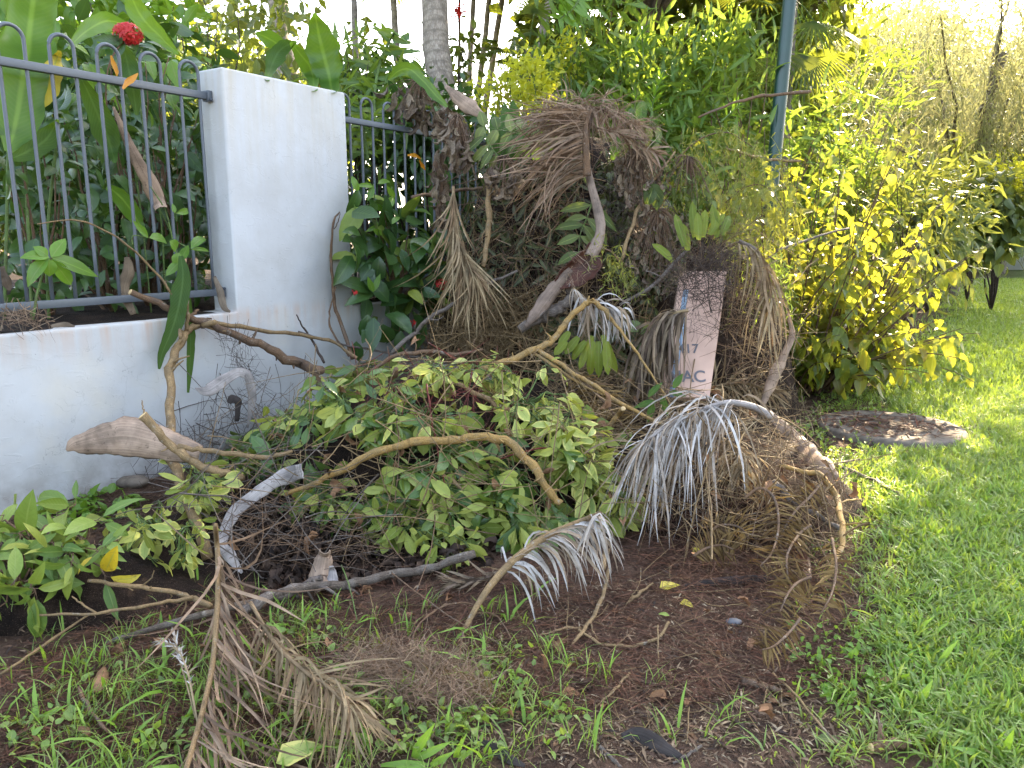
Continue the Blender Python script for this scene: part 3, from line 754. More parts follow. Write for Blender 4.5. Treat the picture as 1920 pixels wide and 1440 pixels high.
def limbs(parent, base, tops, r0, mat, name='limb', lift=0.3, k=7):
    tops = np.asarray(tops); n = len(tops); t = np.linspace(0, 1, k)[None, :, None]
    b = np.asarray(base)[None, None]
    P = b + (tops[:, None] - b) * t
    P[..., 2] += lift * (np.sin(t[..., 0] * math.pi)) * np.linalg.norm(tops - np.asarray(base), axis=1)[:, None] * 0.3
    P[:, 1:-1] += R_.normal(size=(n, k - 2, 3)) * 0.03 * np.linalg.norm(tops - np.asarray(base), axis=1)[:, None, None] * 0.5
    r = r0 * (1 - 0.8 * t[..., 0]) + 0 * P[..., 0]
    V, q, uv = tube_batch(P, r, 6)
    return mk(name, V, q, M[mat], parent, uv=uv)
def trunk(parent, pts, r, mat, name='trunk', sides=12):
    P = catmull(pts, 14)
    V, q, uv = tube_batch(P, np.linspace(r[0], r[1], 14) * (1 + 0.08 * R_.normal(size=14)), sides)
    return mk(name, V, q, M[mat], parent, uv=uv)
def tree(name, label, base, height, crown_c, crown_r, nclump, per, kind, mat, L, tr, tmat, spread=0.25, group=None, droop=0.3, shell=0.5, lean=None):
    t = thing(name, label, 'tree', base, group)
    base = np.asarray(base, float); c = np.asarray(crown_c, float)
    top = lean if lean is not None else np.array([c[0], c[1], height])
    trunk(t, [base - [0, 0, .1], base + (top - base) * 0.5 + R_.normal(size=3) * .05, top], tr, tmat)
    C, D = clumps(c, crown_r, nclump, shell)
    keep = ~(in_light(C, LIT) & (R_.random(len(C)) < 0.97)); C, D = C[keep], D[keep]
    sel = C[R_.permutation(len(C))[:14]]
    limbs(t, base + (top - base) * 0.75, sel, tr[1] * 0.7, tmat)
    P, d, nn = crown_leaves(C, D, per, spread, droop)
    scatter('crown', kind, mat, P, d, nn, L * (0.7 + 0.6 * R_.random(len(P))), t, kind='stuff')
    return t

# ------------------------------------------------------------------ background trees and shrubs
gp = lambda u, d: np.array([*at(u, 440, d)[:2], 0.0])
# slim palms and trunks inside the garden
def palm(label, u0, v0, u1, v1, d, r, mat, nfr, group=None, zbase=SILL, top=6.5, lf=1.6):
    a, b = at(u0, v0, d), at(u1, v1, d + .1)
    s = (b - a) / (b[2] - a[2])
    base = a + s * (zbase - a[2]); tip = a + s * (top - a[2])
    t = thing('palm_tree', label, 'palm tree', base, group)
    P = np.array([base + (tip - base) * k for k in np.linspace(-.02, 1, 16)])
    P[1:-1, :2] += R_.normal(size=(14, 2)) * r * .12
    V, q, uv = tube_batch(P, np.linspace(r * 1.1, r * .85, 16), 14)
    mk('trunk', V, q, M[mat], t, uv=uv)
    if nfr:
        parts = []
        for k in range(nfr):
            az = k * 2.4 + R_.random(); el = 0.9 - 0.9 * k / nfr
            tt = np.linspace(0, 1, 10)
            dx = np.array([math.cos(az), math.sin(az)])
            C = np.zeros((10, 3)); C[:, :2] = tip[:2] + dx * (tt[:, None] * lf); C[:, 2] = tip[2] + lf * (el * tt - (0.5 + el) * tt ** 2)
            parts.append(tube_batch(C, np.linspace(r * .25, .004, 10), 5))
            n = 44; ti = np.linspace(.1, 1, n); Ci = np.stack([np.interp(ti, tt, C[:, j]) for j in range(3)], -1)
            sd = np.array([-dx[1], dx[0], 0]); ln = lf * .38 * np.sin(ti * 2.6 + .35)
            for sg in (-1, 1):
                s_ = np.linspace(0, 1, 4)[None, :, None]
                dd = nrm(sd * sg + np.array([*dx, 0]) * .5 + np.array([0, 0, -.15]))
                Pk = Ci[:, None] + dd * s_ * ln[:, None, None]; Pk[..., 2] -= (s_[..., 0] ** 2) * ln[:, None] * .5
                V, q, uv = ribbon_batch(Pk, np.array([.012, .02, .014, .002])[None], np.cross(dd, [0, 0, 1.])[None, None])
                parts.append((V, q, uv))
        V, q, uv = join(parts)
        mk('crown', V, q, M['lance'], t, uv=uv, kind='stuff')
    return t
palm('thick pale palm trunk rising left of four slim trunks behind the pillar', 823, 160, 816, 0, 8.0, .14, 'palmtrunk', 9, top=7.0, lf=2.2)
palm('broad tan palm trunk at the top edge above the white pillar', 527, 60, 518, 0, 10.5, .15, 'palmtrunk', 8, top=6.5)
palm('slim straight trunk standing between the pillar top and the thick palm', 668, 140, 664, 0, 8.2, .035, 'trunk', 6, top=5.2)
palm('slim trunk just right of the thick pale palm, first of four', 878, 190, 888, 0, 11, .04, 'palmtrunk', 5, top=5.8)
palm('second slim trunk right of the thick pale palm', 897, 180, 918, 0, 11.4, .045, 'palmtrunk', 5, top=6.0)
palm('third slim leaning trunk right of the thick pale palm', 915, 170, 941, 0, 11.8, .05, 'palmtrunk', 5, top=6.2)
palm('thin dark stem beside the red orange blossom in the background', 860, 180, 861, 60, 10.6, .022, 'dark', 0, top=4.6)
palm('leaning slim trunk in front of the dark fan leaves', 1003, 130, 1030, 0, 9.2, .05, 'palmtrunk', 6, top=6.0)
palm('thin pale trunk left of the thick palm, in the leaves', 746, 110, 738, 0, 9.8, .045, 'palmtrunk', 5, top=5.5)
# far line of trees behind everything
for (lab, u, d, hgt, rad, n) in [('distant rounded tree at the far left behind the garden', 60, 20, 5.2, 3.4, 150), ('distant dark tree behind the white pillar', 470, 22, 5.6, 3.0, 150),
                              ('distant tree filling the gap behind the oleander', 1290, 21, 6.0, 3.6, 190), ('distant tree behind the lamp post', 1520, 24, 6.5, 3.4, 150),
                              ('distant dull green tree behind the golden she-oaks', 1660, 31, 8.6, 4.6, 260), ('distant tree at the right edge behind the she-oaks', 1900, 34, 8.0, 4.6, 220), ('distant tree between the far left tree and the pillar', 270, 17, 4.6, 2.8, 150)]:
    b = gp(u, d)
    tree('garden_tree', lab, b, hgt * .7, (b[0], b[1], hgt * .62), (rad, rad * .8, hgt * .52), n * 2, 60, 'far', 'tree', .22, (.16, .08), 'trunk', .45)
# added blocker trees: crowns out of view above, put there to shade the heap
b = np.array([3.1, 15.0, 0])
tree('sun_blocker_tree', 'added tree blocking the sun, trunk behind the oleander and crown out of view', b, 6.2, (5.0, 12.6, 7.0), (3.6, 3.6, 2.4), 420, 60, 'far', 'tree', .27, (.15, .10), 'trunk', .34)
b = np.array([1.6, 11.5, 0])
tree('sun_blocker_tree', 'added tree behind the fan palms, its unseen crown shading the fence and the heap', b, 5.4, (1.9, 11.0, 6.3), (2.6, 2.4, 1.7), 240, 60, 'far', 'tree', .25, (.14, .09), 'trunk', .32)
b = np.array([9.4, 11.0, 0])
tree('sun_blocker_tree', 'added unseen tree beyond the right edge blocking the sun', b, 6.0, (8.8, 11.5, 7.0), (3.4, 3.8, 2.2), 330, 60, 'far', 'tree', .28, (.22, .14), 'trunk', .34)

# weeping she-oak at the top right: hanging needle sprays lit from behind
def sheoak(label, base, c, rad, n, mat, wd=.013):
    t = thing('weeping_tree', label, 'tree', base)
    base = np.asarray(base, float); c = np.asarray(c, float)
    trunk(t, [base - [0, 0, .1], base + [.15, 0, 1.6], c + [0, 0, .5]], (.2, .09), 'trunk')
    C, D = clumps(c, rad, n, .35)
    k = ~(in_light(C, LIT) & (R_.random(n) < .8)); C, D = C[k], D[k]; n = len(C)
    limbs(t, base + [.1, 0, 1.8], C[:26], .05, 'grey')
    per = 50
    P0 = np.repeat(C, per, 0) + R_.normal(size=(n * per, 3)) * [.40, .40, .30]
    K = 4; s = np.linspace(0, 1, K)[None, :, None]; m = len(P0)
    d0 = nrm(np.repeat(D, per, 0) * [.5, .5, .2] + rand_dir(m) * 1.0); ln = .2 + .35 * R_.random(m)
    Pk = P0[:, None] + d0[:, None] * s * ln[:, None, None] * .8; Pk[..., 2] -= s[..., 0] ** 1.8 * ln[:, None] * .75
    V, q, uv = ribbon_batch(Pk, (wd * (1 - .6 * s[..., 0])), rand_dir(m)[:, None])
    mk('hanging_foliage', V, q, M[mat], t, uv=uv, var=np.repeat(R_.random(m), K * 2), kind='stuff')
    return t
b = gp(1790, 17)
sheoak('golden weeping she-oak hanging over the far lawn at the right', b, (b[0] + .6, b[1], 4.6), (3.8, 2.6, 3.2), 620, 'casua')
b = gp(1660, 23)
sheoak('second weeping she-oak further back behind the first, bronze in the sun', b, (b[0], b[1], 5.6), (4.8, 2.6, 4.4), 640, 'casua', .018)
b = gp(1880, 27)
sheoak('third weeping she-oak at the right edge, dull brown and furthest away', b, (b[0], b[1], 5.4), (4.8, 2.6, 4.6), 560, 'casua', .02)

def shrub(name, label, base, c, rad, nclump, per, kind, mat, L, spread, droop, stem_mat='dark', group=None, shell=.45, objs=0, front=True, cat='shrub', nl=12, lift=.2, keep=None):
    """objs: that many leaves nearest the viewer are separate parts, the rest are one joined part"""
    t = thing(name, label, cat, base, group)
    c = np.asarray(c, float)
    C, D = clumps(c, rad, nclump, shell)
    C = C[C[:, 2] > 0.05 + base[2]] if True else C
    D = nrm((C - c) / np.asarray(rad))
    if keep is not None:
        k = keep(C); C, D = C[k], D[k]
    limbs(t, base, C[R_.permutation(len(C))[:nl]], .016, stem_mat, 'stem', lift)
    P, d, nn = crown_leaves(C, D, per, spread, droop)
    Ls = L * (0.65 + 0.7 * R_.random(len(P)))
    if objs:
        depth = np.linalg.norm(P - CAM, axis=1) + R_.random(len(P)) * .25
        o = np.argsort(depth); near = o[:objs]; rest_ = o[objs:]
        for i in near: put_leaf(t, kind, mat, P[i], d[i], nn[i], Ls[i])
    else: rest_ = np.arange(len(P))
    if len(rest_): scatter('foliage', kind, mat, P[rest_], d[rest_], nn[rest_], Ls[rest_], t, kind='stuff')
    return t
# big sunlit shrub on the right: arching stems with pairs of drooping leaves
def arching_shrub(label, base, rb, nst, ln, out, mat, L, objs, gap=.075, lean=(0, 0), kind='heart', low=0.0):
    t = thing('sunlit_shrub', label, 'shrub', base)
    base = np.asarray(base, float); K = 14; P, D, Nn, Ls, S = [], [], [], [], []
    for k in range(nst):
        a = R_.random() * 2 * math.pi; o = np.array([math.cos(a) + lean[0], math.sin(a) + lean[1], 0])
        q = base + np.array([math.cos(a), math.sin(a), 0]) * rb * R_.random() ** .5
        spread = R_.random() ** .7; d = nrm(np.array([0, 0, 1.0]) + o * (.04 + out * spread) + R_.normal(size=3) * .07); lg = ln * (.5 + .55 * R_.random()) * (1 - .15 * spread)
        if R_.random() < low: d = nrm(np.array([0, 0, .7]) + o * (.35 + .35 * spread) + R_.normal(size=3) * .1); lg = 1.2 * (.6 + .5 * R_.random())
        pts = [q]
        for j in range(K - 1):
            d = nrm(d + np.array([0, 0, -.030 - .075 * spread * j / K]) + o * .006 + R_.normal(size=3) * .045); pts.append(pts[-1] + d * lg / (K - 1))
        pts = np.array(pts); pts[:, 2] = np.maximum(pts[:, 2], .04); S.append(pts)
        m = int(lg * .8 / gap); f = .2 + .8 * (np.arange(m) + R_.random(m) * .6) / m
        for x in f:
            g = x * (K - 1); i_ = int(min(g, K - 2)); p = pts[i_] + (pts[i_ + 1] - pts[i_]) * (g - i_); tg = nrm(pts[i_ + 1] - pts[i_])
            sd = nrm(np.cross(tg, R_.normal(size=3)))
            P.append(p + sd * .02); D.append(nrm(sd * .7 + tg * .35 + np.array([0, 0, -.75]) + R_.normal(size=3) * .25)); Nn.append(nrm(sd * .6 + np.array([0, 0, .8]) + R_.normal(size=3) * .3)); Ls.append(L * (.5 + .75 * R_.random()) * (1.15 - .5 * x))
    S = np.array(S); V, q, uv = tube_batch(S, np.linspace(.011, .002, K)[None] * np.ones((nst, 1)), 5); mk('stem', V, q, M['brown'], t, uv=uv)
    P, D, Nn, Ls = map(np.array, (P, D, Nn, Ls)); o = np.argsort(np.linalg.norm(P - CAM, axis=1) - .9 * P[:, 2] * 0 + R_.random(len(P)) * .5)
    for i_ in o[:objs]: put_leaf(t, kind, mat, P[i_], D[i_], Nn[i_], Ls[i_])
    r_ = o[objs:]; scatter('foliage', kind, mat, P[r_], D[r_], Nn[r_], Ls[r_], t, kind='stuff')
    return t
arching_shrub('large yellow green shrub with drooping leaves glowing in the sun', (2.56, 6.85, 0), .50, 230, 2.35, .30, 'sunshrub', .175, 300, .075, low=.45)
arching_shrub('smaller sunlit shrub spilling towards the cardboard box', (2.0, 6.75, 0), .25, 34, 1.9, .55, 'sunshrub', .13, 120, .07)
b = gp(1750, 13.5)
shrub('drooping_bush', 'dark bronze bush with drooping leaves behind the sunlit shrub', b, (b[0] + .55, b[1], 1.65), (1.15, .9, .75), 200, 9, 'heart', 'olive', .20, .16, .9, 'dark', None, .5, 0)
b = gp(1700, 9.6)
shrub('drooping_bush', 'dark leafy bush between the oleander and the sunlit shrub', b, (b[0], b[1], 1.45), (.85, .8, .95), 150, 9, 'lance', 'olive', .2, .16, .5, 'dark', None, .5, 0)
# oleander hedge behind the heap
for (lab, u, d, zc, rad, n) in [('tall oleander clump left of the lamp post with bright upright tips', 1230, 8.4, 2.4, (1.05, .8, 1.7), 330), ('tall oleander clump in front of the lamp post foot', 1400, 8.0, 2.1, (.8, .7, 1.35), 230),
                             ('narrow leaved oleander right of the lamp post', 1540, 10.4, 2.5, (1.1, .7, 2.0), 420), ('oleander clump above the brown palm frond', 1110, 8.9, 2.4, (.8, .7, 1.6), 200)]:
    b = gp(u, d)
    shrub('oleander', lab, b, (b[0], b[1], zc), rad, n, 15, 'lance' if u < 1500 else 'narrow', 'lance', .21, .13, -.25, 'brown', None, .4, 0, nl=30, keep=lambda C: ~(in_light(C, LIT) & (R_.random(len(C)) < .85)))
# bright single shoots with whorled lance leaves in front of the hedge
def shoot(label, pts, d, n, L, mat, kind='lance', group=None, name='leafy_shoot'):
    P = catmull([at(u, v, d) for u, v in pts], 14)
    t = thing(name, label, 'plant shoot', P[0], group)
    V, q, uv = tube_batch(P, np.linspace(.008, .003, 14), 6)
    mk('stem', V, q, M['greenstem'], t, uv=uv)
    ax = nrm(P[-1] - P[0])
    for k in range(n):
        f = .25 + .75 * (k + .5) / n
        p = np.array([np.interp(f, np.linspace(0, 1, 14), P[:, j]) for j in range(3)])
        a = k * 2.4; sd = nrm(np.cross(ax, [0, 1, 0])); s2 = np.cross(ax, sd)
        dr = nrm(sd * math.cos(a) + s2 * math.sin(a) * .7 + ax * (.45 + .7 * f) - np.array([0, 0, .1]))
        put_leaf(t, kind, mat, p, dr, nrm(ax + R_.normal(size=3) * .2), L * (1.1 - .5 * f) * (.8 + .4 * R_.random()))
    return t
shoot('bright green oleander shoot above the dried frond', [(1205, 130), (1206, 90), (1204, 55)], 7.4, 18, .19, 'fresh')
shoot('pale lime oleander shoot leaning over the brown frond, the brightest one', [(1218, 235), (1225, 190), (1238, 145)], 6.6, 26, .17, 'fresh')
shoot('short lime shoot right beside the dead frond', [(1188, 235), (1190, 205), (1192, 178)], 6.5, 12, .15, 'fresh')
shoot('leafy shoot with long leaves near the green lamp post', [(1330, 150), (1345, 100), (1350, 70)], 7.2, 16, .18, 'lance')
shoot('whorled narrow shoot in front of the lamp post foot', [(1350, 230), (1372, 210), (1388, 195)], 6.4, 12, .14, 'fresh')
shoot('narrow leaved shoot left of the golden shrub top', [(1482, 310), (1484, 290), (1486, 270)], 6.3, 14, .13, 'lance', 'narrow')
shoot('dark blue green oleander tip against the bright gap', [(1650, 140), (1662, 122), (1672, 100)], 8.4, 12, .17, 'lance', 'narrow')
# dark fan leaves
def fan(label, u, v, d, n, L, mat, up=.4, group=None):
    c = at(u, v, d); t = thing('fan_palm', label, 'palm', np.array([c[0], c[1], SILL]), group)
    V, q, uv = tube_batch(np.array([[c[0], c[1], SILL - .05], c * [1, 1, .5] + [0, 0, SILL * .5], c]), np.array([.05, .045, .04]), 8)
    mk('trunk', V, q, M['trunk'], t, uv=uv)
    parts = []; petp = []; petr = []
    for k in range(n):
        d0 = nrm(rand_dir(1, up)[0]); tip = c + d0 * L * .8
        petp.append([c, c + d0 * L * .4 + [0, 0, .03], tip]); petr.append([.006, .005, .004])
        sd = nrm(np.cross(d0, [0, 0, 1.])); m = 20
        a = np.linspace(-1.5, 1.5, m)
        dirs = nrm(d0 * np.cos(a)[:, None] + sd * np.sin(a)[:, None] + [0, 0, -.1])
        s = np.linspace(0, 1, 4)[None, :, None]
        Pk = tip + dirs[:, None] * s * L * .62; Pk[..., 2] -= s[..., 0] ** 2 * L * .15
        parts.append(ribbon_batch(Pk, np.array([.005, .012, .010, .002])[None], np.cross(dirs, np.cross(d0, sd))[:, None]))
    V, q, uv = tube_batch(np.array(petp), np.array(petr), 5); mk('stalk', V, q, M['greenstem'], t, uv=uv)
    V, q, uv = join(parts); mk('fan_leaf', V, q, M[mat], t, uv=uv, kind='stuff')
    return t
fan('dark spiky fan palm against the sky right of the slim trunks', 990, 95, 9.0, 14, .5, 'tree')
fan('dark fan palm deeper in, under the oleander tips', 1075, 70, 9.6, 14, .55, 'tree')
fan('fan palm overhanging the lamp post at the top edge', 1490, 0, 8.8, 12, .85, 'tree', -.3)
# lime sprays that catch the sun behind the heap
for (lab, u, v, d, n) in [('lime yellow spray of small leaves left of the sunny gap', 925, 190, 6.5, 14), ('brightest lime yellow spray of small leaves above the brown frond', 1005, 160, 6.3, 50), ('lime yellow spray above the long dried husk', 950, 165, 6.6, 24), ('lime sprig of small leaves beside the leaning trunk', 1065, 110, 7.8, 24)]:
    c = at(u, v, d); base = np.array([c[0], c[1], c[2] - .9])
    shrub('lime_bush', lab, base, c, (.14, .12, .26), n, 9, 'tree', 'lime', .07, .05, -.2, 'greenstem', None, .2, 0, nl=6)
# background plants seen over the wall at the left
for (lab, u, v, d, rad, n, k, mt, L) in [('leafy shrub catching the sun over the left fence', 150, 40, 6.2, (.9, .6, .6), 120, 'ixora', 'fresh', .15), ('yellow green shrub above the left end of the pillar', 400, 60, 7.4, (.9, .6, .65), 130, 'ixora', 'olive', .15),
                                     ('leafy shrub behind the pillar top right corner', 690, 190, 7.0, (.5, .4, .5), 70, 'lance', 'lance', .2), ('small leaved shrub behind the thick palm', 865, 110, 9.5, (.14, .2, .25), 12, 'ixora', 'tree', .12),
                                     ('dark shrub around the foot of the thick palm', 828, 265, 7.0, (.32, .3, .42), 60, 'ixora', 'ixora', .14), ('dense dark shrub deep behind the left fence', 190, 330, 6.0, (1.6, .7, 1.0), 260, 'ixora', 'ixora', .16), ('dense dark shrub deep behind the second fence', 770, 330, 7.6, (.9, .6, 1.1), 200, 'ixora', 'ixora', .15), ('dense dark thicket behind the oleander clumps', 1290, 120, 11.5, (2.7, .6, 2.0), 620, 'tree', 'tree', .27), ('tall dark shrub behind the middle of the garden', 560, 110, 9.0, (1.2, .7, 1.0), 170, 'tree', 'tree', .16)]:
    c = at(u, v, d)
    shrub('garden_shrub', lab, np.array([c[0], c[1], SILL - .02]), c, rad, n, 9, k, mt, L, .13, .2, 'dark', None, .3, 0, keep=lambda C: ~(in_light(C, LIT) & (R_.random(len(C)) < .85)))
# far right: low house, yellow ground cover
b = gp(1925, 30)
hs_ = thing('house', 'small pale house at the far right edge beyond the trees', 'house', b)
V, q = box(b + [-1.0, 0, 0], [6, 0, 0], [0, 5, 0], [0, 0, 3.6]); mk('wall', V, q, M['housewall'], hs_, smooth=False)
V, q = box(b + [.6, -.03, 1.2], [1.2, 0, 0], [0, .05, 0], [0, 0, 1.2]); w_ = mk('window', V, q, M['housewall'], hs_, smooth=False)
V, q = box(b + [.68, -.04, 1.28], [1.04, 0, 0], [0, .02, 0], [0, 0, 1.04]); mk('pane', V, q, M['glass'], w_, smooth=False)
rv = b + np.array([[-1.3, -.3, 3.6], [5.3, -.3, 3.6], [5.3, 5.3, 3.6], [-1.3, 5.3, 3.6], [-1.3, 2.5, 5.2], [5.3, 2.5, 5.2]])
mk('roof', rv, [np.array([[0, 1, 5, 4], [2, 3, 4, 5], [0, 3, 2, 1]]), np.array([[0, 4, 3], [1, 2, 5]])], M['roof'], hs_, smooth=False)
for (lab, u, v, d, rad, n) in [('mound of bright yellow ground cover at the far right edge', 1885, 355, 13.5, (.75, .6, .22), 120), ('low green hedge plant behind the bronze bush', 1840, 320, 15.5, (.8, .6, .5), 80)]:
    c = at(u, v, d)
    shrub('ground_cover_plant' if 'yellow' in lab else 'hedge_plant', lab, np.array([c[0], c[1], 0]), np.array([c[0], c[1], max(c[2], .6) - (.2 if 'yellow' in lab else 0)]), (rad[0], rad[1], rad[2] + (.5 if 'yellow' in lab else .3)), n * 2, 9, 'tree', 'lime' if 'yellow' in lab else 'tree', .10, .10, 0, 'dark', None, .3, 0)
# ------------------------------------------------------------------ tools for loose cuttings
FWD = np.array([0, math.cos(PITCH), -math.sin(PITCH)])
def depth_of(P): return (np.asarray(P) - CAM) @ FWD
def poly_px(poly, n):
    p = np.array(poly, float); lo, hi = p.min(0), p.max(0); out = []
    x1, y1 = p[:, 0], p[:, 1]; x2, y2 = np.roll(x1, -1), np.roll(y1, -1)
    while len(out) < n:
        q = lo + R_.random((n * 2, 2)) * (hi - lo)
        c = ((y1 > q[:, 1:]) != (y2 > q[:, 1:])) & (q[:, :1] < (x2 - x1) * (q[:, 1:] - y1) / (y2 - y1 + 1e-9) + x1)
        out.extend(q[c.sum(1) % 2 == 1])
    return np.array(out[:n])
def path(pts, n=24, lift=.03):
    """pixel polyline -> 3-D polyline. A third number below 1 is metres in front of the wall, above 1 a depth; none = resting on what lies there"""
    uv = catmull([p[:2] for p in pts], n)
    L = np.concatenate([[0], np.cumsum(np.linalg.norm(np.diff(np.array([p[:2] for p in pts], float), axis=0), axis=1))])
    t = np.linspace(0, len(pts) - 1, n); s = np.interp(t, np.arange(len(pts)), L)
    hd = np.array([hit(u, v)[0] for u, v in uv])
    ks = [(L[i], p) for i, p in enumerate(pts) if len(p) > 2]
    if ks:
        kd = [depth_of(on_wall(p[0], p[1], p[2])) if p[2] < 1 else p[2] for _, p in ks]
        d = np.interp(s, [k for k, _ in ks], kd)
        d = np.minimum(d, np.minimum(hd, np.minimum(np.roll(hd, 1), np.roll(hd, -1))) - .012)
    else:
        d = np.array([hd[max(0, i - 1):i + 2].min() for i in range(n)]) - lift
        w = max(2, n // 6)
        d = np.array([d[max(0, i - w):i + w + 1].mean() * .7 + d[max(0, i - w):i + w + 1].min() * .3 for i in range(n)])
    for _ in range(2):
        e = d.copy(); e[1:-1] = (d[2:] + d[:-2] + 2 * d[1:-1]) / 4; d = e
    return np.array([at(u, v, k) for (u, v), k in zip(uv, d)]), d
def stem_mesh(pts, w, lift, n=None, rough=.06, sides=8):
    n = n or max(8, 4 * len(pts))
    P, d = path(pts, n, lift)
    ww = np.interp(np.linspace(0, 1, n), np.linspace(0, 1, len(w)), w)
    r = ww * .44 * d / F
    k = 1 + rough * R_.normal(size=n); kn = R_.random(n) < .10
    r = r * np.where(kn, 1.18, k)
    ph = R_.random(3) * 6; tt = np.linspace(0, 1, n)[:, None]
    P = P + R_.normal(size=P.shape) * (r * .12)[:, None] + (np.sin(tt * 23 + ph) * .35 + np.sin(tt * 51 + ph * 2) * .2) * r[:, None] * np.clip(np.minimum(tt, 1 - tt) * 8, 0, 1)
    return P, r
def branch(name, label, pts, w, mat='tan', lift=.03, subs=(), cut=(), cat='branch', group=None):
    P, r = stem_mesh(pts, w, lift)
    V, q, uv = tube_batch(P, r, 9)
    if np.mean(w) > 7.5:      # broken side twigs
        tw = []
        for _ in range(3 + int(np.linalg.norm(P[-1] - P[0]) * 5)):
            i = R_.integers(1, len(P) - 2); tg = nrm(P[i + 1] - P[i - 1]); dv = nrm(np.cross(tg, R_.normal(size=3)) + tg * .5); l = .015 + .09 * R_.random() ** 2
            Q = np.array([P[i], P[i] + dv * (r[i] + l * .5) + R_.normal(size=3) * .004, P[i] + dv * (r[i] + l) + R_.normal(size=3) * .012])
            tw.append(tube_batch(Q, np.array([r[i] * .42, r[i] * .3, r[i] * .12 + .0006]), 5))
        V, q, uv = join([(V, q, uv)] + tw)
    if not subs and not cut:
        return mk(name, V, q, M[mat], None, uv=uv, label=label, cat=cat, group=group)
    t = thing(name, label, cat, P[len(P) // 2], group)
    mk('stem', V, q, M[mat], t, uv=uv)
    for sp, sw in subs:
        P2, r2 = stem_mesh(sp, sw, lift)
        V, q, uv = tube_batch(P2, r2, 7); mk('side_branch', V, q, M[mat], t, uv=uv)
    for e in cut:
        i, j = (0, 1) if e == 0 else (-1, -2)
        dv = nrm(P[i] - P[j])
        V, q, uv = tube_batch(np.array([P[i] - dv * .001, P[i] + dv * .002, P[i] + dv * .0035]), np.array([r[i] * .97, r[i] * .9, r[i] * .6]), 9)
        mk('cut_end', V, q, M['cut'], t, uv=uv)
    return t
def husk_arrays(pts, bulge=.5, lift=.05, n=None, na=9, arc=1.25, fray=0.0):
    n = n or 5 * len(pts)
    P, d = path([p[:2] + p[3:] for p in pts], n, lift)
    w = np.interp(np.linspace(0, 1, n), np.linspace(0, 1, len(pts)), [p[2] for p in pts]) / 2 * d / F
    w = w * (1 + .22 * (vnoise(np.arange(n), np.zeros(n) + P[0, 0] * 50, 0, .45) - .5))
    T = nrm(np.gradient(P, axis=0)); view = nrm(CAM - P)
    S = nrm(np.cross(T, view)); Nn = nrm(np.cross(S, T)); Nn *= np.sign((Nn * view).sum(1))[:, None]
    a = np.linspace(-arc, arc, na)
    V = P[:, None] + S[:, None] * (w[:, None] * np.sin(a) / math.sin(min(arc, math.pi / 2)))[..., None] + Nn[:, None] * (w[:, None] * bulge * (np.cos(a) - math.cos(arc)))[..., None]
    V += Nn[:, None] * (w[:, None] * .25 * (R_.random((n, na)) - .5) * .35)[..., None]
    ed = .5 * (np.stack([vnoise(np.arange(n) * .33, np.zeros(n) + P[0, 2] * 90 + k * 7, 0, 1, 2) for k in (0, 1)], 1) - .55); V[:, 0] += S * (-w * ed[:, 0])[:, None]; V[:, -1] += S * (w * ed[:, 1])[:, None]
    cr = (vnoise(np.arange(n)[:, None] * .6 + np.zeros((n, na)), np.arange(na)[None] * .9 + np.zeros((n, na)) + P[0, 1] * 40, 0, 1.0, 2) - .5); V += Nn[:, None] * (cr * w[:, None] * .28)[..., None]
    if fray: V += T[:, None] * (fray * (vnoise(np.arange(na)[None] + 0 * w[:, None], w[:, None] * 0, 0, 1.3) - .5) * (np.linspace(0, 1, n)[:, None] > .85))[..., None]
    idx = np.arange(n * na).reshape(n, na)
    q = np.stack([idx[:-1, :-1], idx[:-1, 1:], idx[1:, 1:], idx[1:, :-1]], -1).reshape(-1, 4)
    s = np.concatenate([[0], np.cumsum(np.linalg.norm(np.diff(P, axis=0), axis=1))])
    uv = np.stack([np.broadcast_to(np.linspace(0, 1, na), (n, na)), np.broadcast_to(s[:, None], (n, na))], -1).reshape(-1, 2)
    return V.reshape(-1, 3), q, uv, P
def husk(name, label, pts, mat='husk', bulge=.5, lift=.05, cat='palm sheath', parent=None, thick=.004, arc=1.25, group=None):
    V, q, uv, P = husk_arrays(pts, bulge, lift, arc=arc)
    o = mk(name, V, q, M[mat], parent, uv=uv) if parent else mk(name, V, q, M[mat], None, uv=uv, label=label, cat=cat, group=group)
    m = o.modifiers.new('thickness', 'SOLIDIFY'); m.thickness = thick; m.offset = -1
    return o
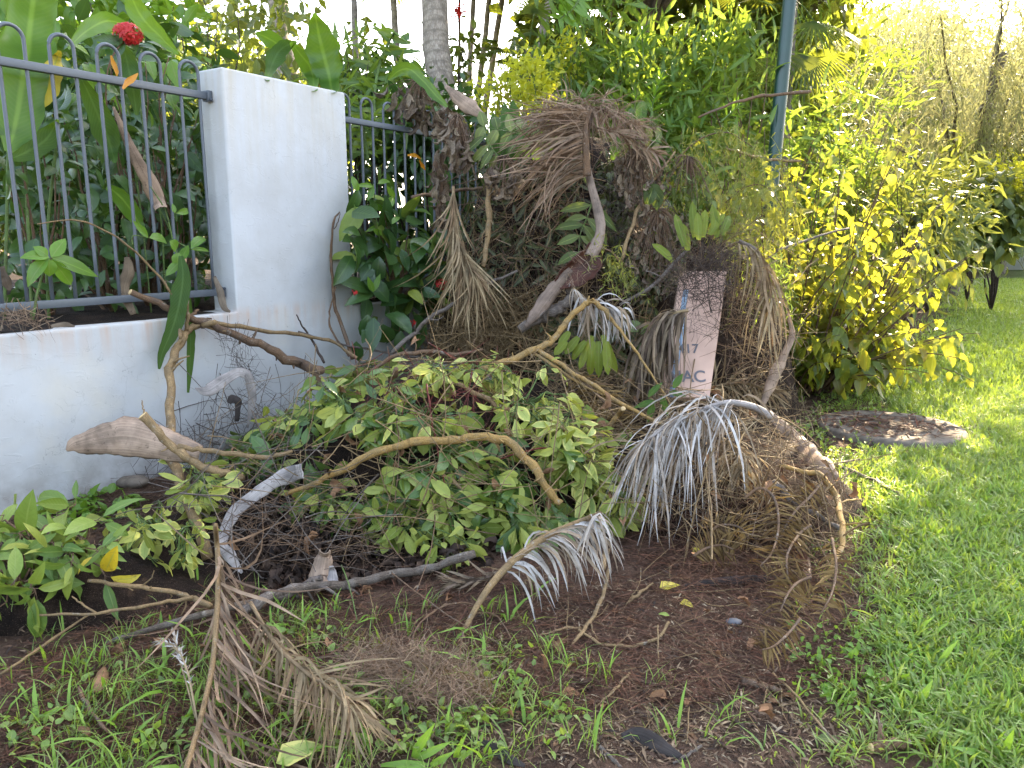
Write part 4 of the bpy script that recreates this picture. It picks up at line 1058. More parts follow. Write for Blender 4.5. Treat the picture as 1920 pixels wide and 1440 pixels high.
def frond(name, label, pts, w, leaf, n, mat, rmat='tan', f=(0.1, 1.0), lift=.1, sides=(1, -1), fwd=.7, side=.7, out=.15, droop=.9, lw=4.0, cat='palm frond', taper=.4, jitter=.25, joined=False, group=None, K=8, part='leaflet', pull=None, sheath=None, clampz=True):
    """a palm or fern frond: rachis plus leaflets (length 'leaf' in pixels) that bend over under their weight"""
    P, d = path(pts, 30, lift)
    ww = np.interp(np.linspace(0, 1, 30), np.linspace(0, 1, len(w)), w)
    t = thing(name, label, cat, P[0], group)
    V, q, uv = tube_batch(P, ww / 2 * d / F, 8); mk('rachis', V, q, M[rmat], t, uv=uv)
    T = nrm(np.gradient(P, axis=0)); view = nrm(CAM - P)
    S = nrm(np.cross(T, view)); O = nrm(np.cross(S, T)); O *= np.sign((O * view).sum(1))[:, None]
    fr = np.linspace(f[0], f[1], n)
    alls = []
    for sg in sides:
        for k in range(n):
            x = np.clip(fr[k] + R_.normal() * .01, 0, 1); g = x * 29; i = int(min(g, 28)); a = g - i
            p = P[i] * (1 - a) + P[i + 1] * a
            dep = d[i]; Lm = leaf * dep / F * (1 - taper * abs(2 * (fr[k] - f[0]) / (f[1] - f[0] + 1e-9) - 1) ** 2) * (.75 + .45 * R_.random())
            dr = nrm(T[i] * fwd + S[i] * sg * side + O[i] * out + R_.normal(size=3) * jitter)
            st = Lm / (K - 1); Q = [p]
            gv = np.array([0, 0, -1.0]) if pull is None else nrm(np.array(pull, float))
            dk = droop * (.7 + .6 * R_.random()); wob = R_.normal(size=3) * .10
            for j in range(K - 1):
                dr = nrm(dr + gv * dk * 1.6 / (K - 1) + wob + R_.normal(size=3) * .05)
                z = Q[-1] + dr * st
                if clampz:
                    zz = surf_h(z[0], z[1]) + .012 + .02 * R_.random()
                    if z[2] < zz: z[2] = zz; dr[2] = max(dr[2], 0); dr = nrm(dr)
                Q.append(z)
            Q = np.array(Q); hw = lw / 2 * dep / F * (.7 + .6 * R_.random()) * np.array([.6] + [1.0] * (K - 4) + [.8, .5, .12])
            Sd = nrm(np.cross(Q[-1] - Q[0], view[i] + R_.normal(size=3) * .8))
            tw = np.linspace(0, R_.normal() * 1.2, K)[:, None]
            Sd = nrm(Sd * np.cos(tw) + view[i] * np.sin(tw))
            alls.append((Q, hw, Sd))
    if joined:
        V, q, uv = ribbon_batch(np.array([a[0] for a in alls]), np.array([a[1] for a in alls]), np.array([a[2] for a in alls]))
        mk('pinnae', V, q, M[mat], t, uv=uv, var=np.repeat(R_.random(len(alls)), K * 2), kind='stuff')
    else:
        for Q, hw, Sd in alls:
            V, q, uv = ribbon_batch(Q[None], hw[None], Sd[None], .25)
            mk(part, V, q, M[mat], t, uv=uv)
    if sheath: husk('sheath', None, sheath[0], sheath[1], .8, sheath[2], parent=t)
    return t
def tangle(name, label, poly, n, length, rad, mat, lift=(.01, .12), bend=.35, K=7, d=None, flat=False, cat='twigs', down=0.0, spreadz=.5):
    """a mass of thin dead stems nobody could count"""
    px = poly_px(poly, n); P0, N0 = [], []
    for u, v in px:
        lf = lift[0] + (lift[1] - lift[0]) * R_.random()
        if d: P0.append(at(u, v, min(d[0] + (d[1] - d[0]) * R_.random(), hit(u, v)[0] - .01))); N0.append(-ray(u, v))
        else:
            p, no, dd = rest(u, v, lf); P0.append(p); N0.append(no)
    P0 = np.array(P0); N0 = nrm(np.array(N0))
    L = length * (.4 + .9 * R_.random(n)); st = L / (K - 1)
    dr = rand_dir(n); dr = nrm(dr - N0 * (dr * N0).sum(1)[:, None] * (1 - spreadz) + np.array([0, 0, -down]))
    cv = R_.normal(size=(n, 3)) * bend
    Q = [P0 - dr * L[:, None] * .5]
    for j in range(K - 1):
        dr = nrm(dr + cv * 1.6 / K + R_.normal(size=(n, 3)) * bend * .35)
        Q.append(Q[-1] + dr * st[:, None])
    Q = np.stack(Q, 1)
    zz = surf_h(Q[..., 0], Q[..., 1]) + (.004 if flat else .006); Q[..., 2] = np.maximum(Q[..., 2], zz + .006 * R_.random(Q.shape[:2]))
    r = (rad[0] + (rad[1] - rad[0]) * R_.random(n) ** 2)[:, None] * np.linspace(1, .35, K)[None]
    tn = R_.random(n)
    if flat:
        V, q, uv = ribbon_batch(Q, r, nrm(rand_dir(n) + np.array([0, 0, .0]))[:, None]); var = np.repeat(tn, K * 2)
    else:
        V, q, uv = tube_batch(Q, r, 4, False); var = np.repeat(tn, K * 4)
    return mk(name, V, q, M[mat], None, uv=uv, var=var, label=label, cat=cat, kind='stuff')
def px_leaf(t, kind, mat, b, tip, d, wpx=None, name='leaf', dd=0.0, face=None, i=None, wide=1.0):
    """one leaf from a base pixel to a tip pixel"""
    db = depth_of(on_wall(b[0], b[1], d)) if d < 1 else d
    a = at(b[0], b[1], db); e = at(tip[0], tip[1], (depth_of(on_wall(tip[0], tip[1], d)) if d < 1 else d) + dd)
    L = np.linalg.norm(e - a)
    nn = nrm(-ray(*b)) + np.array([0, 0, .45]) + R_.normal(size=3) * .2 if face is None else face
    if wpx:
        n0 = np.ptp(LEAF[kind][0][0][:, 0]); wide = (wpx * db / F) / (n0 * L)
    return put_leaf(t, kind, mat, a, e - a, nn, L * 1.06, name, wide, i)
def ribbon_leaf(t, pts, mat, bulge=-.25, name='leaf', lift=.05, wav=.05):
    V, q, uv, P = husk_arrays(pts, bulge, lift, na=7)
    V = V + (vnoise(V[:, 0], V[:, 1], V[:, 2].mean(), 9)[:, None] - .5) * wav * .3
    return mk(name, V, q, M[mat], t, uv=np.stack([uv[:, 0], uv[:, 1] * 2], -1))

# ------------------------------------------------------------------ cut branches
branch('cut_branch', 'thick cut brown branch poking out over the wall ledge through the fence', [(245, 547, .02), (325, 582, .06), (400, 612, .12), (480, 642, .2), (540, 672, .3), (600, 697, .35)], (13, 16, 19, 22), 'brown', subs=[([(585, 690, .33), (597, 715, .36), (604, 745, .4)], (15, 10)), ([(355, 600, .09), (362, 590, .09), (372, 580, .09)], (9, 6))], cut=(0,))
branch('forked_branch', 'tall upright pale branch standing against the low wall with an arching twig', [(390, 1045, 3.25), (347, 930), (326, 870), (318, 790), (318, 720), (323, 680), (337, 640), (352, 622), (370, 612), (402, 605, .10)], (24, 21, 18, 17, 14, 11), 'tan',
       subs=[([(337, 632, .09), (337, 600, .08), (325, 560, .08), (300, 520, .07), (260, 478, .06), (210, 440, .05), (165, 418, .05), (125, 413, .05), (70, 420, .05)], (7, 5, 4, 2.5)), ([(350, 620, .1), (352, 590, .1), (350, 560, .1), (354, 543, .1)], (9, 6)), ([(402, 605, .1), (480, 618, .12), (560, 628, .14), (620, 640, .2), (668, 670, .3)], (10, 8, 6))])
branch('leaning_twig', 'slender dark twig standing up against the white pillar with a hooked tip', [(662, 672, .25), (640, 612, .10), (626, 560, .05), (622, 500, .04), (621, 450, .04), (628, 410, .04), (637, 397, .05)], (9, 6, 3), 'brown', subs=[([(655, 668, .25), (622, 620, .1), (618, 585, .07), (630, 538, .07)], (5, 3)), ([(627, 430, .04), (634, 415, .05), (638, 400, .06)], (2.5, 1.5))], cat='twig')
branch('bare_twig', 'short dark bare twig slanting up in front of the lower pillar', [(608, 680, .3), (583, 635, .12), (567, 612, .09), (556, 590, .08)], (6, 2.5), 'dark', cat='twig')
branch('bare_twig', 'thin grey twig running low across the wall foot towards the ixora', [(560, 622, .12), (640, 645, .2), (720, 660, .3), (800, 672, .5)], (4, 5, 4), 'grey', cat='twig')
branch('bare_branch', 'thin grey branch slanting up right in front of the second low wall', [(735, 662, 4.9), (800, 602), (850, 570), (905, 538), (970, 508, 5.0)], (10, 8, 5), 'grey')
branch('bare_branch', 'brown branch lying flat behind the bark sleeve along the wall foot', [(690, 700, 4.6), (740, 668), (800, 660), (860, 664), (905, 655, 4.6)], (8, 9, 6), 'brown')
branch('arched_branch', 'pale arched branch with a fork rising above the middle of the heap', [(895, 697, 4.15), (960, 672), (1008, 656, 4.25), (1035, 635), (1062, 608), (1082, 580), (1107, 567, 4.4), (1128, 577), (1148, 600, 4.4)], (16, 15, 13, 12, 10), 'gold',
       subs=[([(1146, 598, 4.4), (1190, 655), (1220, 700), (1262, 765, 4.2)], (7, 3)), ([(1010, 656, 4.25), (1060, 690), (1105, 718), (1170, 760), (1225, 788), (1262, 802, 3.9)], (10, 9, 6)), ([(1004, 664, 4.24), (1045, 690), (1088, 720), (1130, 740, 4.1)], (7, 4))])
branch('golden_branch', 'long golden smooth branch bent across the pale leaf heap', [(535, 927), (600, 903), (640, 880), (700, 850), (780, 832), (850, 822), (920, 820), (958, 832), (985, 858), (1010, 892), (1035, 928), (1052, 945)], (9, 14, 17, 18, 19, 18, 14), 'gold', lift=.235)
branch('cut_branch', 'knobbly pale cut branch with a fork resting over the brown husk', [(268, 778, 3.42), (300, 815), (332, 845, 3.45), (375, 872), (430, 890), (455, 896, 3.45)], (19, 18, 17, 15), 'tan', subs=[([(335, 838, 3.45), (400, 846), (500, 857), (548, 846, 3.5)], (12, 11, 8)), ([(272, 778, 3.42), (268, 765), (266, 750, 3.42)], (4, 2))], cut=(0,))
branch('forked_branch', 'tan forked stick at the lower left reaching into the broad leaves', [(165, 1088), (230, 1097), (300, 1106), (350, 1118), (395, 1137)], (8, 10, 13), 'tan', .12, subs=[([(75, 1153), (180, 1150), (300, 1131), (362, 1120)], (5, 7, 9)), ([(180, 1150), (150, 1130), (135, 1118)], (5, 3))])
branch('grey_branch', 'long grey brown bough lying along the front foot of the heap', [(200, 1207), (300, 1172), (400, 1150), (470, 1128), (560, 1107), (640, 1094), (700, 1086), (790, 1068), (890, 1037)], (10, 14, 17, 18, 19, 17), 'bough', .06)
branch('grey_branch', 'short pale grey bough on the grass beside the cut husk', [(450, 1150), (500, 1122), (560, 1104), (605, 1088)], (20, 26, 24), 'grey', .09, cut=(0,))
branch('cane', 'thick tan cane slanting down the top right of the leaf heap', [(820, 700), (870, 726), (920, 752), (980, 784)], (9, 11, 12), 'tan', .12, cut=(0,), cat='cane')
branch('cane', 'long straight tan cane crossing in front of the bleached frond', [(1052, 800, 3.8), (1100, 852), (1160, 895), (1215, 932), (1255, 958, 3.45)], (8, 8, 6), 'gold', cat='cane')
branch('cut_branch', 'short yellow cut stick standing behind the dry leaf stalks', [(1122, 822, 4.0), (1145, 795), (1168, 766, 4.05)], (10, 11), 'gold', cut=(1,))
branch('stick', 'long pale stick leaning down right under the bleached frond', [(1270, 822, 3.9), (1340, 862), (1390, 892), (1440, 945, 3.6)], (9, 8, 5), 'tan', cat='stick')
branch('bent_branch', 'orange brown branch bent like an elbow at the right end of the heap', [(1462, 873), (1510, 884), (1540, 893), (1563, 920), (1573, 955), (1580, 990), (1573, 1035), (1555, 1075), (1520, 1108)], (8, 11, 13, 13, 11, 7), 'gold', .16, subs=[([(1574, 945), (1590, 938), (1615, 936)], (5, 3))])
branch('notched_stalk', 'grey dried flower stalk with dark notches at the right end of the heap', [(1448, 903), (1490, 940), (1530, 965), (1580, 994)], (15, 14, 10), 'grey', .10, cat='stalk')
branch('forked_twig', 'pale forked twig lying on the bare soil in front of the heap', [(1142, 1065), (1127, 1125), (1106, 1165), (1090, 1187), (1068, 1216)], (8, 9, 8, 5), 'tan', .03, subs=[([(1091, 1178), (1060, 1178), (1030, 1187), (998, 1194)], (7, 4)), ([(1085, 1180), (1110, 1198), (1140, 1211), (1195, 1210), (1235, 1195), (1254, 1166)], (5, 7, 8, 6)), ([(1107, 1165), (1112, 1185), (1122, 1200)], (4, 3))], cat='twig')
branch('upright_stick', 'tan stick standing upright behind the straw bundle', [(916, 330, 5.0), (917, 420), (906, 500, 4.9)], (12, 12, 9), 'tan', cat='stick')
branch('stick', 'brown stick lying level in front of the second fence', [(772, 370, .25), (830, 360, .3), (880, 355, .35), (928, 352, .4)], (8, 8, 6), 'brown', cat='stick')
branch('stick', 'long thin tan stick leaning against the right of the dead frond stalk', [(1266, 285, 4.95), (1215, 355), (1186, 420), (1164, 492, 4.8)], (4, 7, 8), 'tan', cat='stick')
branch('bare_branch', 'grey branch slanting up to the strap leaves above the pink carton', [(1292, 466, 4.8), (1265, 492), (1225, 535), (1162, 572, 4.75)], (6, 9, 7), 'grey', subs=[([(1240, 520, 4.75), (1225, 512), (1210, 508, 4.75)], (3, 2))])
branch('stub_branch', 'stubby forked brown stick standing out of the leaf heap', [(742, 692, 3.85), (726, 745), (714, 790), (722, 842, 3.75)], (11, 13, 11, 7), 'brown', subs=[([(730, 738, 3.8), (750, 750), (770, 766, 3.75)], (13, 11))])
branch('grey_branch', 'short curved grey trunk piece half hidden behind the arched branch', [(975, 618, 4.75), (1020, 592), (1052, 578), (1068, 556), (1074, 528, 4.75)], (18, 24, 22, 16), 'grey', cat='branch')
branch('stick', 'grey brown stick lying on the grass right of the heap', [(1552, 866), (1600, 884), (1650, 907), (1705, 938)], (8, 7, 5), 'grey', .05, cat='stick')
branch('bare_twig', 'dark thin twig pointing right across the palm sheath', [(1500, 880), (1550, 872), (1612, 861)], (4, 4, 3), 'dark', .14, cat='twig')
branch('stick', 'short tan stick half buried in the lower leaves of the heap', [(726, 1000), (735, 975), (752, 957), (788, 934)], (10, 8, 5), 'tan', .12, cat='stick')
branch('stick', 'tan stick sloping through the middle of the leaf heap', [(818, 880), (850, 903), (905, 950)], (6, 8, 5), 'tan', .13, cat='stick')
branch('cut_log', 'small cut log lying at the lower right edge of the picture', [(1634, 1404), (1660, 1400), (1704, 1392)], (22, 22, 19), 'brown', .02, cut=(0,), cat='log')
branch('cut_log', 'short brown log piece on the bare soil at the lower right', [(1393, 1276), (1430, 1286), (1464, 1297)], (14, 15, 13), 'brown', .015, cut=(1,), cat='log')
branch('stick', 'long straw coloured stalk on the soil right of the brown log piece', [(1448, 1262), (1490, 1300), (1530, 1350), (1590, 1415)], (4, 5, 4), 'straw' if False else 'tan', .012, cat='stick')
branch('stick', 'white peeled stick at the bottom edge beside the black husk strip', [(1262, 1432), (1290, 1415), (1316, 1398)], (5, 7, 6), 'cutw' if False else 'grey', .02, cat='stick')
branch('stick', 'pale split stick lying on the soil above the forked twig end', [(1175, 1132), (1200, 1112), (1224, 1094)], (5, 7, 4), 'tan', .015, cat='stick')
branch('stick', 'greenish pale stalk on the soil near the brown fallen leaf', [(1110, 1332), (1150, 1296), (1180, 1262)], (3, 6, 6), 'tan', .012, cat='stick')
branch('stick', 'brown stick on the bare soil between the stalk and the log', [(1160, 1268), (1195, 1276), (1240, 1286)], (5, 6, 5), 'brown', .012, cat='stick')
branch('bent_grass_stem', 'thin bent pale stem kneeling on the bare soil', [(1233, 1172), (1234, 1215), (1233, 1246), (1218, 1256), (1200, 1264)], (3, 3, 3), 'tan', .012, cat='stem')
branch('stick', 'grey stick in the grass at the bottom edge of the picture', [(1125, 1402), (1145, 1420), (1165, 1440)], (9, 8), 'grey', .015, cat='stick')
branch('stick', 'brown curved dead stem in the grass left of the brown frond', [(148, 1290), (165, 1325), (190, 1358), (222, 1390)], (9, 8, 6), 'brown', .03, cat='stick')
branch('stick', 'fallen stem running along the foot of the broad leaves at the left edge', [(0, 1265), (60, 1225), (110, 1190), (170, 1150)], (6, 7, 4), 'tan', .05, cat='stick')
branch('hoop_twig', 'thin bare twig arched over the soil below the pale frond stalk', [(770, 1215), (780, 1180), (815, 1145), (860, 1130), (892, 1135)], (3, 4, 3), 'brown', .08, cat='twig')
branch('hoop_twig', 'thin brown twig looping down to the ground right of the pale frond stalk', [(885, 1150), (920, 1150), (940, 1165), (965, 1210)], (3, 3, 2), 'brown', .06, cat='twig')
branch('bent_stick', 'yellow green bent stem lying in the brown needles at the bottom', [(775, 1365), (830, 1371), (880, 1368), (960, 1348)], (4, 6, 4), 'greenstem', .02, cat='stem')
branch('upright_twig', 'short pale broken branch standing below the pale leaf tuft', [(1136, 1010), (1134, 1040), (1132, 1068)], (9, 9, 7), 'tan', .1, cat='twig')
branch('bare_branch', 'thin grey brown twig reaching right over the sunlit shrub', [(1455, 470, 5.2), (1500, 455), (1550, 438), (1592, 428, 5.4)], (7, 5, 4), 'grey')
branch('bare_branch', 'dry bare branch pointing left in front of the lamp post', [(1310, 220, 5.6), (1370, 195), (1430, 180), (1520, 172, 5.9)], (4, 6, 7), 'brown')
branch('bare_branch', 'pale bare branch lying above the sunlit shrub', [(1360, 278, 5.5), (1410, 292), (1450, 300), (1500, 302, 5.8)], (5, 7, 5), 'tan')

# ------------------------------------------------------------------ sheaths, husks, bark
husk('palm_spathe', 'large brown boat shaped palm spathe in front of the white wall', [(125, 845, 5, 3.60), (140, 835, 30), (170, 828, 48), (205, 822, 64), (240, 820, 76), (290, 830, 68), (335, 842, 56), (376, 852, 34, 3.62)], 'husk', .55, cat='palm spathe', thick=.006)
husk('palm_sheath', 'grey white papery sheath curling down the left of the leaf heap', [(566, 884, 30, 3.40), (535, 893, 32), (505, 908, 24), (470, 935, 24), (440, 960, 24), (424, 990, 20), (417, 1020, 18), (430, 1043, 26), (454, 1074, 5, 3.15)], 'greyhusk', .28, arc=.9)
husk('cut_husk', 'brown and white cut palm base standing like a broken cup', [(609, 1030, 20, 3.05), (607, 1050, 34), (603, 1080, 44), (607, 1115, 36, 3.0)], 'husk', 1.0, cat='palm base', arc=1.5)
husk('cut_husk', 'white flap of dry husk folded against the broken cup', [(622, 1062, 10, 3.0), (624, 1085, 22), (620, 1110, 18, 2.96)], 'greyhusk', .4, cat='palm base')
husk('bark_sleeve', 'grey pink sleeve of bark lying along the top of the leaf heap', [(738, 690, 10), (770, 684, 27), (830, 691, 27), (890, 701, 20), (938, 714, 8)], 'greyhusk', .95, .07, cat='bark', arc=1.5)
husk('curled_husk', 'grey dry husk curled over the twig in front of the wall', [(366, 728, 2, .32), (390, 733, 24), (420, 714, 22), (448, 698, 20), (467, 710, 16), (473, 750, 15), (464, 802, 3, .35)], 'greyhusk', .25, arc=.8)
husk('curled_husk', 'small black curled husk under the grey one in front of the wall', [(429, 756, 8, .36), (436, 748, 16), (446, 755, 14), (444, 790, 7, .36)], 'darkhusk', .6)
husk('dry_strip', 'brown twisted leaf sheath hanging at the right of the pink carton', [(1477, 588, 7, 4.9), (1485, 628, 12), (1472, 662, 15), (1456, 695, 23), (1441, 730, 19), (1429, 762, 8, 4.85)], 'husk', .7)
husk('dark_strip', 'black leathery strip on the soil under the brown ferns', [(1285, 1100, 8), (1330, 1093, 17), (1390, 1087, 16), (1440, 1085, 15), (1488, 1088, 5)], 'darkhusk', .4, .02, cat='dry strip')
husk('dark_strip', 'black leathery strip lying at the bottom edge of the picture', [(1166, 1384, 18), (1200, 1380, 30), (1240, 1400, 30), (1286, 1424, 6)], 'darkhusk', .4, .02, cat='dry strip')
husk('dark_strip', 'brown purple leaf sheath standing between the curled brown ferns', [(1462, 985, 10), (1490, 1020, 26), (1508, 1060, 24), (1516, 1098, 10)], 'redhusk', .5, .06, cat='dry strip')
husk('dark_strip', 'grey speckled strip in the bright grass at the bottom', [(880, 1385, 8), (920, 1402, 22), (960, 1425, 18), (985, 1436, 6)], 'darkhusk', .3, .02, cat='dry strip')
husk('long_husk', 'long brown husk leaning above the grey green leaves behind the fence top', [(836, 162, 8, 5.5), (858, 183, 24), (884, 203, 28), (908, 220, 8, 5.4)], 'husk', .6)
t = thing('arching_leaf', 'single green leaf arching over the second fence', 'leaf', at(780, 150, 5.6))
ribbon_leaf(t, [(728, 150, 5, 5.7), (748, 133, 24), (772, 132, 26), (800, 158, 20), (820, 182, 18), (838, 200, 5, 5.5)], 'heli', -.3)

# ------------------------------------------------------------------ palm fronds
frond('bleached_frond', 'bleached white palm frond with a pinkish sheath drooping over the heap', [(1445, 780, 3.72), (1412, 763), (1370, 755), (1330, 763), (1290, 780), (1250, 800), (1200, 835, 3.45)], (16, 13, 10, 8, 5), 225, 84, 'white', 'greyhusk', (.28, 1.0), .42, fwd=.45, side=.2, out=.2, droop=2.0, lw=3.6, taper=.3, jitter=.32, pull=(-.15, -.12, -1),
      sheath=([(1438, 774, 18), (1475, 810, 28), (1505, 845, 42), (1535, 875, 46), (1560, 900, 34), (1574, 917, 10)], 'husk', .17))
frond('bleached_frond', 'pale palm frond with a bare tan stalk reaching the soil in front', [(866, 1190, 2.60), (898, 1130), (930, 1085), (970, 1045), (1020, 1008), (1070, 985), (1125, 962, 2.95)], (9, 13, 15, 13, 8), 135, 42, 'white', 'tan', (.40, 1.0), .26, pull=(.08, -.10, -1), fwd=.6, side=.25, out=.2, droop=2.0, lw=5, jitter=.16, taper=.2)
frond('bleached_frond', 'small pale frond lying dark behind the bare tan stalk', [(945, 1075), (915, 1085), (880, 1092), (850, 1098)], (6, 5, 3), 75, 22, 'dead', 'grey', (.1, 1.0), .07, fwd=.9, side=.5, droop=.5, lw=5)
frond('brown_frond', 'tall reddish brown palm frond standing in the foreground grass', [(404, 985, 2.85), (409, 1060), (407, 1150, 2.46), (398, 1250), (378, 1340), (346, 1452, 1.80)], (9, 10, 11, 11, 10), 340, 80, 'rust', 'tan', (.10, .95), sides=(-1,), fwd=.85, side=.36, out=.10, droop=.5, lw=5, taper=.15, jitter=.12)
frond('grey_frond', 'grey dried palm frond fanning over the foreground grass', [(470, 1130), (515, 1205), (570, 1257), (620, 1292), (665, 1340)], (7, 9, 8, 4), 170, 60, 'straw', 'straw', (.12, 1.0), .18, fwd=.7, side=.45, out=.15, droop=1.0, lw=5, pull=(.1, -.55, -.7), jitter=.15)
frond('brown_frond', 'big rusty dead frond hanging from the top of the heap with a long grey stalk', [(1101, 330, 4.72), (1099, 290), (1098, 255), (1100, 228), (1108, 206, 4.66)], (16, 13, 9, 5), 180, 140, 'rust', 'brown', (.0, 1.0), sides=(-1,), fwd=-.12, side=.9, out=.12, droop=.55, lw=3.2, taper=.1, jitter=.12, pull=(-.3, 0, -1), clampz=False,
      sheath=([(1097, 286, 11, 4.82), (1107, 340, 14), (1119, 390, 17), (1126, 430, 20), (1120, 456, 23), (1108, 482, 26, 4.70)], 'petiole', .1))
frond('brown_frond', 'ragged crown of rusty leaflets lying across the very top of the heap', [(1000, 222, 4.9), (1050, 205), (1100, 200), (1150, 212), (1200, 240, 4.8)], (5, 5, 4), 70, 150, 'rust', 'brown', (.0, 1.0), fwd=.3, side=.35, out=.25, droop=1.1, lw=2.6, jitter=.7, clampz=False)
frond('brown_frond', 'right hand tips of the dead frond trailing down over withered leaves', [(1120, 240, 4.7), (1160, 250), (1200, 270), (1240, 292, 4.75)], (4, 4, 3), 60, 22, 'rust', 'brown', (.0, 1.0), fwd=.9, side=.3, out=.1, droop=.8, lw=4, jitter=.25, clampz=False)
husk('cut_husk', 'dark red brown swollen sheath at the foot of the dead frond stalk', [(1119, 458, 30, 4.70), (1108, 486, 46), (1090, 506, 52), (1066, 520, 44), (1046, 534, 20, 4.66)], 'redhusk', -.45, arc=1.35, lift=.05)
husk('long_husk', 'long tan palm sheath running down left from the dark red one', [(1070, 505, 12, 4.68), (1042, 538, 24), (1018, 568, 28), (1002, 592, 22), (984, 614, 5, 4.68)], 'petiole', .6)
frond('straw_bundle', 'bundle of straw coloured dead leaves hanging left of the upright stick', [(850, 350, 5.0), (852, 400), (857, 450), (866, 500, 4.92)], (6, 6, 4), 165, 44, 'straw', 'straw', (.0, .9), fwd=1.0, side=.05, out=.06, droop=1.0, lw=3.0, taper=.1, jitter=.07)
frond('straw_bundle', 'lower straw coloured fan of dead leaves spreading under the first bundle', [(856, 440, 4.92), (866, 470), (882, 500, 4.85)], (5, 4), 135, 40, 'straw', 'straw', (.0, 1.0), fwd=.95, side=.16, out=.12, droop=.6, lw=3.2, taper=.1, jitter=.12)
frond('dry_skirt', 'skirt of dry grey leaves hanging left of the pink carton', [(1290, 582, 4.52), (1262, 588), (1235, 602), (1212, 640, 4.5)], (7, 6, 4), 160, 70, 'dead', 'straw', (.0, 1.0), fwd=.35, side=.18, out=.15, droop=3.0, lw=5, taper=.1, jitter=.2)
frond('dry_skirt', 'bundle of rusty and grey strips hanging at the right of the twig tangle', [(1385, 452, 4.75), (1418, 470), (1438, 510), (1448, 565, 4.7)], (8, 7, 5), 165, 26, 'straw', 'grey', (.0, 1.0), fwd=.4, side=.2, out=.2, droop=2.4, lw=4, taper=.1, jitter=.2)
frond('dry_frond', 'tan dried frond tip hanging under the bleached frond at the right', [(1330, 800), (1365, 830), (1384, 852), (1386, 884)], (6, 5, 3), 105, 40, 'straw', 'straw', (.2, 1.0), .18, fwd=.5, side=.4, out=.3, droop=1.8, lw=3.6)
frond('dry_frond', 'flat straw coloured frond lying diagonally beside the long cane', [(1012, 762), (1080, 806), (1150, 850), (1240, 884)], (6, 6, 4), 120, 46, 'straw', 'straw', (.05, .9), .10, fwd=1.0, side=.14, out=.10, droop=.15, lw=4, jitter=.07)
frond('dry_frond', 'tangle of white dry strips in front of the curved grey trunk', [(1075, 540, 4.5), (1100, 565), (1130, 575), (1165, 580, 4.45)], (4, 4, 3), 95, 34, 'white', 'straw', (.0, 1.0), fwd=.3, side=.4, out=.3, droop=2.2, lw=4)
frond('dry_frond', 'dry pale frond draped over the soil behind the bleached frond', [(1300, 745), (1350, 722), (1400, 718), (1450, 735)], (5, 5, 3), 80, 34, 'straw', 'straw', (.0, 1.0), .08, fwd=.6, side=.6, droop=.8, lw=4)
ferns = [('curled brown fern frond standing tallest at the right of the heap', [(1395, 935), (1425, 915), (1452, 935), (1460, 985), (1448, 1035), (1425, 1062)], 46), ('brown fern frond curling over the dark red sheath', [(1520, 985), (1500, 1000), (1476, 1040), (1478, 1090)], 44),
         ('gold brown fern tip like a fan at the right foot of the heap', [(1520, 1082), (1496, 1092), (1478, 1112), (1462, 1148)], 48), ('brown fern frond flat on the soil below the fan shaped one', [(1500, 1160), (1476, 1190), (1450, 1212), (1430, 1218)], 40),
         ('fern frond with folded brown fingers near the yellow scrap', [(1300, 1042), (1325, 1028), (1352, 1022), (1375, 1030)], 42), ('brown fern frond arching below the bleached frond tips', [(1330, 1000), (1350, 985), (1385, 988), (1405, 1010)], 44),
         ('long brown fern frond lying along the right foot of the heap', [(1560, 1010), (1568, 1060), (1560, 1110), (1540, 1150)], 40), ('brown fern frond under the orange elbow branch', [(1540, 905), (1520, 930), (1490, 960), (1465, 1000)], 44),
         ('dry fern frond hanging below the arched branch in the middle', [(1080, 700, 4.2), (1115, 735), (1150, 775), (1180, 820, 4.0)], 50), ('brown fern frond lying left of the cut yellow stick', [(1060, 715, 4.25), (1085, 750), (1105, 790), (1112, 830, 4.05)], 46)]
for lab, pts, L in ferns:
    frond('brown_fern', lab, pts, (6, 5, 3), L * 1.15, 28, 'fernb', 'brown', (.05, 1.0), .24, fwd=.3, side=.9, out=.15, droop=.5, lw=3.6, cat='fern', joined=True, K=6, jitter=.08)
for lab, pts, L in [('beaded dry flower stalk hanging over the grass in the foreground', [(775, 1200), (772, 1230), (790, 1262), (830, 1290)], 26), ('second beaded dry flower stalk right of the first', [(868, 1185), (862, 1230), (868, 1265), (885, 1290)], 22), ('rusty dead fern lying flat in the brown needles in front', [(640, 1195), (690, 1215), (720, 1232), (700, 1270)], 45), ('reddish dead fern curled in the foreground needles', [(960, 1330), (900, 1290), (840, 1278), (760, 1290)], 50)]:
    frond('dry_flower_stalk' if 'stalk' in lab else 'brown_fern', lab, pts, (4, 3, 2), L, 40, 'fernb' if 'stalk' not in lab else 'straw', 'brown', (.05, 1), .05, fwd=.5, side=.7, out=.2, droop=.5, lw=3, cat='flower stalk' if 'stalk' in lab else 'fern', joined=True, K=6, jitter=.2)
